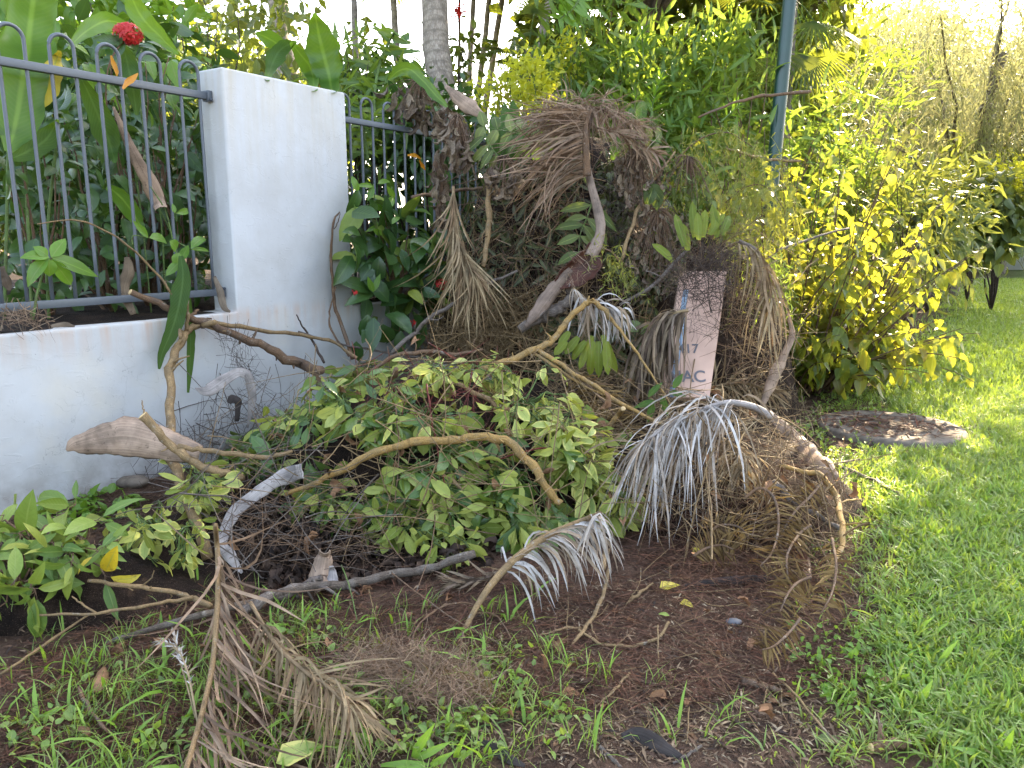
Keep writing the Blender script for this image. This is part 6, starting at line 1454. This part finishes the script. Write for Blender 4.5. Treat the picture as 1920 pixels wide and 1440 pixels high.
fallen('fallen_leaf', 'dull green leaf lying against the concrete cover', 1820, 845, .16, .3, 'ixora', 'zz', .03, .1)
fallen('fallen_leaf', 'pink brown dry leaf under the sunlit shrub', 1556, 722, .12, .2, 'dry', 'deadbr', .03)
fallen('fallen_leaf', 'yellow scrap of leaf in the brown ferns', 1308, 1050, .05, .3, 'heart', 'yellow', .05)
fallen('fallen_leaf', 'green blade leaf lying in the lawn at the right edge', 1896, 1048, .09, .2, 'ixora', 'fresh', .03)
t = husk('seed_cone', 'scaly pink brown seed cone lying in the foreground grass', [(195, 1253, 8), (192, 1266, 22), (188, 1282, 28), (184, 1300, 18)], 'deadbr', 1.0, .03, 'seed cone', arc=1.5)
t = husk('seed_cone', 'rough brown palm nut husk in the needles at the lower middle', [(672, 1240, 12), (690, 1245, 30), (710, 1255, 32), (735, 1262, 14)], 'deadbr', 1.0, .03, 'husk', arc=1.5)
for k, (lab, u, v, r) in enumerate([('smooth dark grey pebble on the bare soil', 1376, 1172, .020), ('flat pale stone at the foot of the wall behind the brown husk', 250, 912, .06)]):
    g = ground_pt(u, v); g[2] = surf_h(g[0], g[1])
    a, p = np.meshgrid(np.linspace(0, math.pi, 9), np.linspace(0, 2 * math.pi, 14, endpoint=False), indexing='ij')
    W = np.stack([np.sin(a) * np.cos(p) * 1.5, np.sin(a) * np.sin(p), np.cos(a) * .6], -1) * r; W += W * .3 * (vnoise(W[..., 0], W[..., 1], k, 30)[..., None] - .5)
    idx = np.arange(9 * 14).reshape(9, 14)
    mk('pebble' if k == 0 else 'stone', W.reshape(-1, 3) + g + [0, 0, r * .35], np.stack([idx[:-1], np.roll(idx[:-1], -1, 1), np.roll(idx[1:], -1, 1), idx[1:]], -1).reshape(-1, 4), M['stone'] if k == 0 else M['concrete'], None, label=lab, cat='stone')

# ------------------------------------------------------------------ planting along the fence
def ixora(label, poly, n, Lpx, offs, mats=('ixora',), base=None, cat='shrub', name='ixora', wide=1.0, updown=-.3):
    px = poly_px(poly, n); c = px.mean(0)
    b = on_wall(c[0], c[1], np.mean(offs)) if base is None else base; b = np.array([b[0], b[1], SILL - .02])
    t = thing(name, label, cat, b); tips = []
    for u, v in px:
        p = on_wall(u, v, offs[0] + (offs[1] - offs[0]) * R_.random()); d = depth_of(p)
        dr = nrm(np.array([0, 0, updown]) + WN * .35 + R_.normal(size=3) * .6); nn = nrm(WN * .6 + np.array([0, 0, .7]) + R_.normal(size=3) * .35)
        put_leaf(t, 'ixora', mats[R_.integers(len(mats))], p, dr, nn, Lpx * d / F * (.65 + .6 * R_.random()), wide=wide); tips.append(p)
    limbs(t, b, np.array(tips)[R_.permutation(n)[:14]], .012, 'brown', 'stem', .1)
    return t
ixora('glossy dark shrub filling the left fence, part nearest the picture edge', [(0, 240), (110, 200), (150, 400), (130, 560), (0, 580)], 120, 50, (-.26, -.9))
ixora('glossy dark shrub filling the middle of the left fence', [(110, 200), (260, 230), (280, 560), (130, 570)], 150, 48, (-.26, -.9))
ixora('glossy dark shrub at the right end of the left fence beside the pillar', [(255, 240), (385, 220), (395, 540), (270, 560)], 130, 46, (-.26, -.8))
ixora('leafy sprays reaching over the top of the left fence', [(80, 60), (340, 90), (400, 130), (380, 210), (120, 190)], 90, 46, (-.3, -.9), ('ixora', 'fresh', 'ixora'))
bush = ixora('red flowered ixora bush leaning out of the second fence over the low wall', [(655, 345), (740, 395), (830, 440), (855, 540), (800, 590), (700, 600), (650, 520)], 125, 66, (.02, .34), ('ixora', 'ixora', 'ixora', 'broad'))
for b, tip, w in [((668, 640), (672, 680), 24), ((690, 590), (690, 648), 34), ((705, 600), (680, 640), 26), ((718, 608), (722, 650), 40), ((752, 620), (748, 668), 22), ((775, 616), (782, 655), 20), ((700, 548), (640, 520), 26), ((702, 548), (655, 560), 22), ((702, 548), (740, 530), 22), ((700, 552), (745, 575), 26), ((820, 540), (810, 580), 28)]:
    px_leaf(bush, 'ixora', 'ixora', b, tip, .22, w)
for b, tip in [((700, 548), (690, 520)), ((702, 546), (712, 512)), ((716, 440), (700, 430)), ((740, 370), (726, 350)), ((735, 420), (750, 400))]: px_leaf(bush, 'lance', 'fresh', b, tip, .3, 11)
def flower(parent, u, v, off, rpx, n, mat='petal'):
    c = on_wall(u, v, off); r = rpx * depth_of(c) / F
    D = rand_dir(n, .35); D[:, 1] -= .3; D = nrm(D)
    P = c + D * r * np.array([1, 1, .7])
    Ps = np.repeat(P, 4, 0); ang = np.tile(np.arange(4) * math.pi / 2, n) + np.repeat(R_.random(n) * 3, 4)
    X = nrm(np.cross(D, [0, 0, 1.0]) + 1e-6); Y = np.cross(D, X); X, Y, D4 = np.repeat(X, 4, 0), np.repeat(Y, 4, 0), np.repeat(D, 4, 0)
    dd = X * np.cos(ang)[:, None] + Y * np.sin(ang)[:, None] + D4 * .25
    V, q, uv, tn = scatter_arrays('petal', Ps, dd, D4, r * .42)
    st = np.stack([np.repeat(c[None] - [0, 0, r * .8], n, 0), P], 1); V2, f2, uv2 = tube_batch(st, np.full((n, 2), .0012), 4, False)
    V, fs, uv = join([(V, q, uv), (V2, f2, uv2)])
    mk('flower', V, fs, M[mat], parent, uv=uv, var=np.concatenate([tn, R_.random(len(V2))]))
flower(bush, 829, 533, .40, 13, 16); flower(bush, 664, 549, .42, 7, 7); flower(bush, 770, 608, .42, 11, 13); flower(bush, 756, 595, .42, 4, 4)
over = thing('ixora', 'red ixora flower head on a stem above the left fence', 'flower', on_wall(235, 110, -.2))
flower(over, 240, 64, -.18, 24, 60)
P = np.array([on_wall(u, v, -.2) for u, v in [(225, 330), (200, 200), (205, 120), (238, 66)]]); V, q, uv = tube_batch(catmull(P, 14), np.full(14, .004), 6); mk('stem', V, q, M['brown'], over, uv=uv)
for b, tip in [((232, 72), (190, 85)), ((232, 75), (215, 110)), ((236, 70), (265, 95)), ((228, 80), (180, 70))]: px_leaf(over, 'ixora', 'ixora', b, tip, -.2, 18)
# paddle leaved plants
hp = thing('heliconia', 'paddle leaved plant with one huge pale leaf behind the left end of the fence', 'plant', on_wall(30, 600, -.5))
ribbon_leaf(hp, [(14, 285, 12, -.45), (25, 250, 58), (40, 170, 92), (52, 90, 100), (62, 10, 88), (75, -70, 40, -.5)], 'heli', -.18)
ribbon_leaf(hp, [(112, 95, 6, -.4), (100, 130, 34), (86, 170, 40), (72, 205, 10, -.4)], 'yellow', -.2)
ribbon_leaf(hp, [(20, 298, 8, -.35), (50, 285, 40), (85, 262, 40), (108, 225, 6, -.35)], 'helid', -.2)
for pts in ([(8, 600), (12, 440), (16, 285)], [(60, 600), (55, 470), (44, 260)], [(92, 600), (88, 450), (110, 230)]):
    P = catmull([on_wall(u, v, -.42) for u, v in pts], 10); V, q, uv = tube_batch(P, np.full(10, .008), 6); mk('stalk', V, q, M['greenstem'], hp, uv=uv)
h2 = thing('heliconia', 'paddle leaved plant in the middle of the left fence with an orange bract', 'plant', on_wall(250, 600, -.5))
ribbon_leaf(h2, [(230, 78, 6, -.3), (238, 110, 34), (250, 160, 40), (258, 215, 6, -.28)], 'helid', -.2)
ribbon_leaf(h2, [(150, 140, 8, -.35), (175, 190, 40), (200, 250, 46), (216, 305, 6, -.3)], 'helid', -.2)
ribbon_leaf(h2, [(200, 350, 10, -.22), (222, 366, 30), (250, 400, 32), (272, 442, 6, -.2)], 'heli', -.2)
ribbon_leaf(h2, [(335, 100, 6, -.4), (300, 70, 30), (262, 30, 40), (240, -20, 20, -.5)], 'heli', -.2)
ribbon_leaf(h2, [(130, 90, 6, -.4), (160, 60, 26), (200, 40, 34), (250, 50, 6, -.45)], 'heli', -.2)
for pts in ([(285, 600), (262, 380), (225, 160)], [(310, 560), (300, 400), (262, 200)], [(350, 540), (318, 430), (258, 330)]):
    P = catmull([on_wall(u, v, -.3) for u, v in pts], 10); V, q, uv = tube_batch(P, np.full(10, .005), 6); mk('stalk', V, q, M['greenstem'], h2, uv=uv)
ribbon_leaf(h2, [(231, 166, 4, .0), (240, 154, 12), (250, 146, 10), (259, 137, 2, .0)], 'orange', -.3, 'bract')
ribbon_leaf(h2, [(208, 104, 3, -.1), (213, 118, 9), (219, 132, 8), (220, 142, 2, -.1)], 'orange', -.3, 'bract')
h3 = thing('heliconia', 'paddle leaved plant standing behind the top of the pillar with a bright upright leaf', 'plant', on_wall(610, 300, -.6))
ribbon_leaf(h3, [(622, 172, 26, -.5), (614, 130, 62), (604, 90, 66), (596, 55, 44), (590, 24, 6, -.5)], 'heli', -.3)
ribbon_leaf(h3, [(500, 150, 10, -.6), (515, 110, 34), (530, 90, 30), (556, 78, 5, -.6)], 'helid', -.25)
ribbon_leaf(h3, [(545, 80, 6, -.7), (565, 105, 30), (582, 130, 34), (590, 170, 12, -.7)], 'heli', -.25)
ribbon_leaf(h3, [(480, 62, 6, -.8), (500, 70, 28), (520, 85, 26), (528, 120, 6, -.8)], 'heli', -.25)
P = catmull([on_wall(u, v, -.52) for u, v in [(630, 330), (628, 250), (622, 170)]], 8); V, q, uv = tube_batch(P, np.full(8, .012), 6); mk('stalk', V, q, M['greenstem'], h3, uv=uv)
h4 = thing('heliconia', 'paddle leaved plant with small orange bracts behind the second fence', 'plant', on_wall(790, 420, -.3))
ribbon_leaf(h4, [(764, 291, 3, .1), (778, 291, 8), (790, 297, 2, .1)], 'orange', -.3, 'bract'); ribbon_leaf(h4, [(786, 300, 2, .1), (793, 310, 8), (798, 318, 2, .1)], 'orange', -.3, 'bract')
ribbon_leaf(h4, [(745, 190, 5, -.3), (752, 220, 26), (757, 260, 4, -.3)], 'helid', -.2); ribbon_leaf(h4, [(720, 320, 5, -.2), (735, 350, 22), (752, 385, 4, -.2)], 'helid', -.2)
ribbon_leaf(h4, [(830, 480, 8, -.1), (822, 400, 44), (826, 330, 40), (832, 300, 6, -.1)], 'helid', -.2)
P = catmull([on_wall(u, v, -.05) for u, v in [(800, 420), (796, 350), (790, 295)]], 8); V, q, uv = tube_batch(P, np.full(8, .005), 6); mk('stalk', V, q, M['greenstem'], h4, uv=uv)
fl = thing('climbing_flower', 'red orange blossom spray against the sky beside the slim trunks', 'flower', at(862, 40, 10.4))
c = at(858, 22, 10.4); D = rand_dir(60); V, q, uv, tn = scatter_arrays('petal', c + D * .11 * R_.random((60, 1)), rand_dir(60), D, .07); mk('blossom', V, q, M['petal'], fl, uv=uv, var=tn)
P = catmull([at(860, 120, 10.4), at(862, 70, 10.4), c], 8); V, q, uv = tube_batch(P, np.full(8, .008), 6); mk('stem', V, q, M['brown'], fl, uv=uv)
# small plants poking through the left fence
yp = thing('seedling', 'light green seedling with a whorl of leaves poking through the fence', 'plant', on_wall(92, 600, -.1))
for b, tip, w in [((92, 482), (42, 476), 22), ((90, 484), (46, 530), 26), ((92, 486), (92, 518), 26), ((96, 482), (122, 448), 24), ((96, 482), (184, 516), 30), ((97, 486), (140, 540), 24), ((90, 480), (66, 462), 18)]: px_leaf(yp, 'ixora', 'fresh' if w < 30 else 'heli', b, tip, .05, w)
P = catmull([on_wall(u, v, -.02) for u, v in [(62, 600), (72, 540), (93, 484)]], 8); V, q, uv = tube_batch(P, np.full(8, .006), 6); mk('stem', V, q, M['greenstem'], yp, uv=uv)
yp = thing('seedling', 'bright green leafy sprout in front of the bars near the pillar', 'plant', on_wall(340, 560, -.1))
for b, tip, w in [((278, 446), (252, 415), 12), ((280, 446), (320, 448), 22), ((330, 400), (364, 392), 12), ((328, 400), (324, 382), 8), ((358, 466), (388, 434), 18), ((358, 468), (398, 468), 9), ((338, 490), (312, 515), 16), ((340, 488), (352, 460), 18), ((318, 452), (340, 470), 22), ((336, 474), (330, 500), 22)]: px_leaf(yp, 'ixora', 'fresh', b, tip, .05, w)
for pts in ([(337, 500), (325, 455), (310, 395), (282, 350)], [(278, 446), (250, 442), (248, 460)], [(325, 450), (358, 468)]):
    P = catmull([on_wall(u, v, .03) for u, v in pts], 10); V, q, uv = tube_batch(P, np.full(10, .0035), 6); mk('stem', V, q, M['greenstem'], yp, uv=uv)
yp = thing('seedling', 'bright green climbing shoots in front of the second fence', 'plant', on_wall(700, 420, .0))
for b, tip, w in [((700, 350), (690, 375), 12), ((700, 350), (672, 345), 10), ((708, 345), (735, 335), 12), ((690, 385), (672, 405), 10), ((720, 398), (700, 380), 12), ((722, 398), (742, 362), 14), ((715, 425), (690, 430), 10), ((672, 360), (660, 330), 12), ((720, 405), (745, 395), 12)]: px_leaf(yp, 'ixora', 'fresh', b, tip, .12, w)
for pts in ([(712, 460), (705, 400), (700, 345)], [(715, 440), (722, 398), (735, 350)]):
    P = catmull([on_wall(u, v, .1) for u, v in pts], 10); V, q, uv = tube_batch(P, np.full(10, .0035), 6); mk('stem', V, q, M['greenstem'], yp, uv=uv)
# dead paddle leaves behind the left fence and on the ledge
for lab, pts, mt in [('long brown dead leaf hanging behind the middle of the left fence', [(212, 200, 4, -.3), (235, 255, 18), (262, 310, 26), (285, 350, 34), (302, 392, 22, -.2)], 'husk'), ('tan dead leaf standing behind the bottom rail', [(238, 482, 10, -.15), (240, 510, 24), (232, 545, 22), (250, 590, 10, -.1)], 'dead'),
                     ('brown dead leaf bent over the wall ledge beside the pillar', [(402, 518, 6, -.06), (412, 545, 14), (420, 575, 12), (432, 585, 4, .02)], 'dead'), ('pale dead leaf flat on the soil of the wall ledge', [(95, 612, 6, -.06), (120, 608, 10), (140, 612, 4, -.04)], 'dead'), ('dead brown leaf at the left edge behind the fence foot', [(0, 500, 12, -.15), (10, 525, 20), (18, 545, 6, -.15)], 'dead')]:
    husk('dead_leaf', lab, pts, mt, .5, cat='dead leaf', thick=.002)
tangle('twig_tangle', 'straw and dry stalks on the ledge soil at the left edge', [(0, 580), (60, 585), (110, 605), (0, 612)], 60, .16, (.001, .003), 'rust', d=(3.62, 3.8))
# fern behind the pillar
frond('fern_frond', 'green feathery palm frond behind the right edge of the pillar', [(705, 260, 6.6), (702, 180), (715, 110), (740, 60, 6.9)], (7, 6, 4), 70, 22, 'lance', 'greenstem', (.1, 1.0), fwd=.35, side=.9, out=.1, droop=.15, lw=8, jitter=.08, clampz=False)
frond('fern_frond', 'second green feathery frond lower behind the fence top', [(690, 300, 6.2), (680, 230), (672, 180, 6.3)], (6, 5, 3), 46, 14, 'lance', 'greenstem', (.1, 1.0), fwd=.4, side=.9, out=.1, droop=.2, lw=7, jitter=.08, clampz=False)
frond('fern_frond', 'light green frond at the top edge above the sunny bush', [(1090, -10, 7.0), (1075, 15), (1050, 35, 6.8)], (5, 4, 3), 46, 14, 'fresh', 'greenstem', (.1, 1.0), fwd=.3, side=.9, droop=.2, lw=9, jitter=.1, clampz=False)
frond('fern_frond', 'stiff thin leaved tuft growing on the thick palm trunk', [(785, 160, 9.0), (800, 110), (822, 60, 9.0)], (5, 4, 3), 55, 14, 'olive', 'greenstem', (.0, 1.0), fwd=.7, side=.8, droop=.3, lw=4, clampz=False)

# ------------------------------------------------------------------ grass
def grass(name, label, G, L, w, mat, lean=.55, K=4, cat='grass'):
    n = len(G); a = R_.random(n) * 2 * math.pi; h = np.stack([np.cos(a), np.sin(a), 0 * a], -1)
    s = np.linspace(0, 1, K)[None, :, None]; ln = (L * (.5 + .9 * R_.random(n)))[:, None, None]; le = (lean * (.3 + 1.2 * R_.random(n)))[:, None, None]
    P = G[:, None] + np.array([0, 0, 1.0]) * (s * ln * (1 - .45 * np.minimum(le, 1.2) * s)) + h[:, None] * (ln * le * (s * .35 + s ** 2 * .65))
    hw = (w * (.6 + .8 * R_.random(n)))[:, None] * (np.array([.7, 1.0, .75, .1]) if K == 4 else np.array([.8, 1.0, .1]))[None]
    S = nrm(np.cross(h, [0, 0, 1.0]) + R_.normal(size=(n, 3)) * .35)[:, None]
    V, q, uv = ribbon_batch(P, hw, S, 0.0)
    return mk(name, V, q, M[mat], None, uv=uv, var=np.repeat(R_.random(n), K * 2), label=label, cat=cat, kind='stuff')
def clumped(xy, n, r):
    c = xy[R_.integers(len(xy), size=n)]; return c + R_.normal(size=(n, 2)) * r
def lawn_pts(n, y0, y1, xmax):
    out = []
    while sum(len(o) for o in out) < n:
        y = y0 + (y1 - y0) * R_.random(n); x = -1 + (xmax(y) + 1) * R_.random(n)
        k = R_.random(n) < lawn_mask(x, y) ** 1.3
        d = np.hypot((x - cc[0]), (y - cc[1])); k &= d > .48
        k &= heap_h(x, y) < .05
        out.append(np.stack([x, y], 1)[k])
    return np.concatenate(out)[:n]
def G3(xy): return np.column_stack([xy, soil_h(xy[:, 0], xy[:, 1]) - .004])
vis = lambda y: y * .70 + .35
near = clumped(lawn_pts(4200, 1.4, 3.4, vis), 11000, .03); grass('grass', 'fresh green lawn grass in the right foreground', G3(near), .070, .0040, 'grass', .8)
mid = clumped(lawn_pts(7000, 3.3, 6.5, vis), 22000, .045); grass('grass', 'green lawn beside the heap and the concrete cover', G3(mid), .070, .0042, 'grass', .7)
far = clumped(lawn_pts(9000, 6.4, 24, vis), 36000, .10); grass('grass', 'far lawn stretching past the shrubs', G3(far), .075, .007, 'grass', .6, 3)
bl_ = lawn_pts(1700, 1.4, 4.2, vis); grass('grass', 'broad bright blades through the lawn in front', G3(clumped(bl_, 4200, .02)), .075, .0048, 'grassb', 1.0)
dl = lawn_pts(1500, 1.4, 6.5, vis); grass('grass', 'dead straw coloured blades and clippings through the lawn', G3(clumped(dl, 3600, .04)), .05, .0022, 'straw', 1.6)
ey = 1.45 + 5.2 * R_.random(900); ex = np.interp(ey, _ey, _ex, left=_ex[0] + .35) - np.abs(R_.normal(size=900)) * (.03 + .045 * ey); ec = np.stack([ex, ey], 1); ec = ec[(heap_h(ex, ey) < .04) & (np.hypot(ex - cc[0], ey - cc[1]) > .48)]
grass('grass', 'loose tufts of grass straggling from the lawn onto the bare soil', G3(clumped(ec, 2900, .018)), .06, .0030, 'grass', .9)
tp = []
for (a, b, r, dn) in TUFTS:
    n = int(200 * dn * r * r / .06); c = np.stack([a + R_.normal(size=n // 6) * r * .6, b + R_.normal(size=n // 6) * r * .6], 1); tp.append(clumped(c, n, .02))
tp = np.concatenate(tp); k = (heap_h(tp[:, 0], tp[:, 1]) < .10) & (tp[:, 1] > 1.2); tp = tp[k]
g3 = np.column_stack([tp, surf_h(tp[:, 0], tp[:, 1])]); grass('grass', 'tufts of thin grass through the litter in front of the heap', g3, .075, .0018, 'grass', .8)
k2 = R_.random(len(tp)) < .12; grass('grass', 'broader grass blades among the foreground tufts', g3[k2] + R_.normal(size=(k2.sum(), 3)) * [.02, .02, 0], .10, .0052, 'grassb', .9)
# soft weeds
def weeds(name, label, poly, n, L, mat, per=5):
    px = poly_px(poly, n); G = np.array([ground_pt(u, v) for u, v in px]); G[:, 2] = surf_h(G[:, 0], G[:, 1])
    Pp = np.repeat(G, per, 0) + R_.normal(size=(n * per, 3)) * [.02, .02, 0]; Pp[:, 2] += .012 + .03 * R_.random(len(Pp))
    D = rand_dir(len(Pp), .2); scatter(name, 'heart', mat, Pp, D, nrm(rand_dir(len(Pp)) * .5 + [0, 0, 1]), L * (.5 + R_.random(len(Pp))), None, label=label, cat='weeds', kind='stuff')
weeds('weeds', 'small round leaved weeds creeping over the soil at the lower right', [(1480, 1180), (1680, 1180), (1760, 1330), (1600, 1340), (1480, 1300)], 90, .022, 'fresh')
weeds('weeds', 'tiny weeds around the concrete cover', [(1480, 740), (1620, 740), (1700, 860), (1560, 870), (1480, 830)], 160, .026, 'grass')
weeds('weeds', 'small weeds along the foot of the white wall', [(40, 985), (230, 920), (260, 960), (200, 1000), (60, 1010)], 40, .05, 'fresh')
weeds('weeds', 'leafy weeds in the foreground grass', [(0, 1300), (500, 1180), (1000, 1240), (1100, 1420), (0, 1440)], 150, .026, 'grass')
# withered foliage pressed into the flank of the tall heap
def flank(name, label, poly, n, L, kind, mat, lift=(.01, .14), down=.7):
    px = poly_px(poly, n); P, Nn = [], []
    for u, v in px:
        p, no, d = rest(u, v, lift[0] + (lift[1] - lift[0]) * R_.random()); P.append(p); Nn.append(no)
    D = nrm(rand_dir(n) * .9 + np.array([0, 0, -down])); scatter(name, kind, mat, np.array(P), D, nrm(np.array(Nn) + R_.normal(size=(n, 3)) * .5), L * (.5 + R_.random(n)), None, label=label, cat='withered leaves', kind='stuff')
flank('withered_leaves', 'dull olive withered leaves on the left flank of the tall heap', [(850, 330), (1000, 260), (1090, 300), (1090, 520), (960, 560), (870, 540)], 700, .12, 'lance', 'wither')
flank('withered_leaves', 'dark shrivelled leaves filling the middle of the tall heap', [(1120, 290), (1250, 290), (1330, 420), (1290, 500), (1200, 580), (1120, 500)], 1500, .07, 'ixora', 'wither')
flank('withered_leaves', 'green grey withered leaves on the right shoulder of the tall heap', [(1230, 270), (1400, 330), (1470, 460), (1440, 520), (1300, 430)], 900, .09, 'lance', 'olive', (.02, .2))
flank('withered_leaves', 'dark leaves behind the forked arched branch', [(1000, 600), (1220, 580), (1240, 700), (1040, 700)], 500, .10, 'ixora', 'wither')
flank('withered_leaves', 'dead leaves under the leaf heap, coloured dark for the shade there', [(440, 900), (1000, 1000), (900, 1080), (500, 1110)], 1500, .06, 'dry', 'mould', (.003, .05))
flank('dead_leaves', 'brown dead leaves lying loose over the whole heap', [(430, 760), (750, 680), (1000, 640), (1300, 700), (1560, 900), (1560, 1100), (900, 1060), (450, 1080)], 90, .07, 'dry', 'deadbr', (.08, .2), .2)
flank('dead_leaves', 'brown dead leaves lying on the soil and grass in front', [(0, 1200), (500, 1120), (1000, 1100), (1620, 1080), (1660, 1300), (1400, 1420), (0, 1420)], 110, .045, 'dry', 'deadbr', (.005, .02), .0)
frond('feather_grass', 'white feathery dead grass head bending in the foreground', [(372, 1362), (362, 1310), (350, 1255), (330, 1215), (296, 1202)], (4, 4, 3), 30, 26, 'white', 'straw', (.35, 1.0), .10, fwd=.9, side=.3, droop=.2, lw=2.6, cat='grass head', joined=True, K=6)
frond('feather_grass', 'second white feathery grass head standing beside the bending one', [(366, 1345), (352, 1290), (338, 1240), (326, 1190)], (3, 3, 2), 26, 20, 'white', 'straw', (.6, 1.0), .10, fwd=.95, side=.2, droop=.1, lw=2.6, cat='grass head', joined=True, K=6)
# bold grass leaves at the bottom edge
for lab, blades in [('cluster of broad bright grass leaves at the bottom edge, middle', [((770, 1425), (812, 1360), 16), ((772, 1428), (842, 1392), 14), ((850, 1430), (868, 1382), 10), ((852, 1432), (890, 1400), 10), ((820, 1440), (700, 1425), 14), ((800, 1440), (850, 1410), 12)]),
                    ('single bright grass leaf pointing right in the left foreground', [((62, 1358), (108, 1326), 11), ((60, 1360), (40, 1380), 8)]), ('broad bright grass leaves at the bottom right corner', [((1870, 1425), (1790, 1400), 15), ((1880, 1420), (1900, 1370), 12), ((1820, 1430), (1740, 1440), 14), ((1850, 1400), (1800, 1360), 12)]),
                    ('bright grass leaves in the lower right lawn', [((1720, 1320), (1700, 1290), 12), ((1722, 1322), (1745, 1280), 12), ((1760, 1250), (1790, 1200), 11), ((1700, 1240), (1800, 1236), 12)])]:
    t = thing('grass_clump', lab, 'grass clump', rest(*blades[0][0], .0)[0])
    for b, tip, w in blades: px_leaf(t, 'lance', 'grassb', b, tip, rest(*b, .01)[2], w, 'blade', -.03)
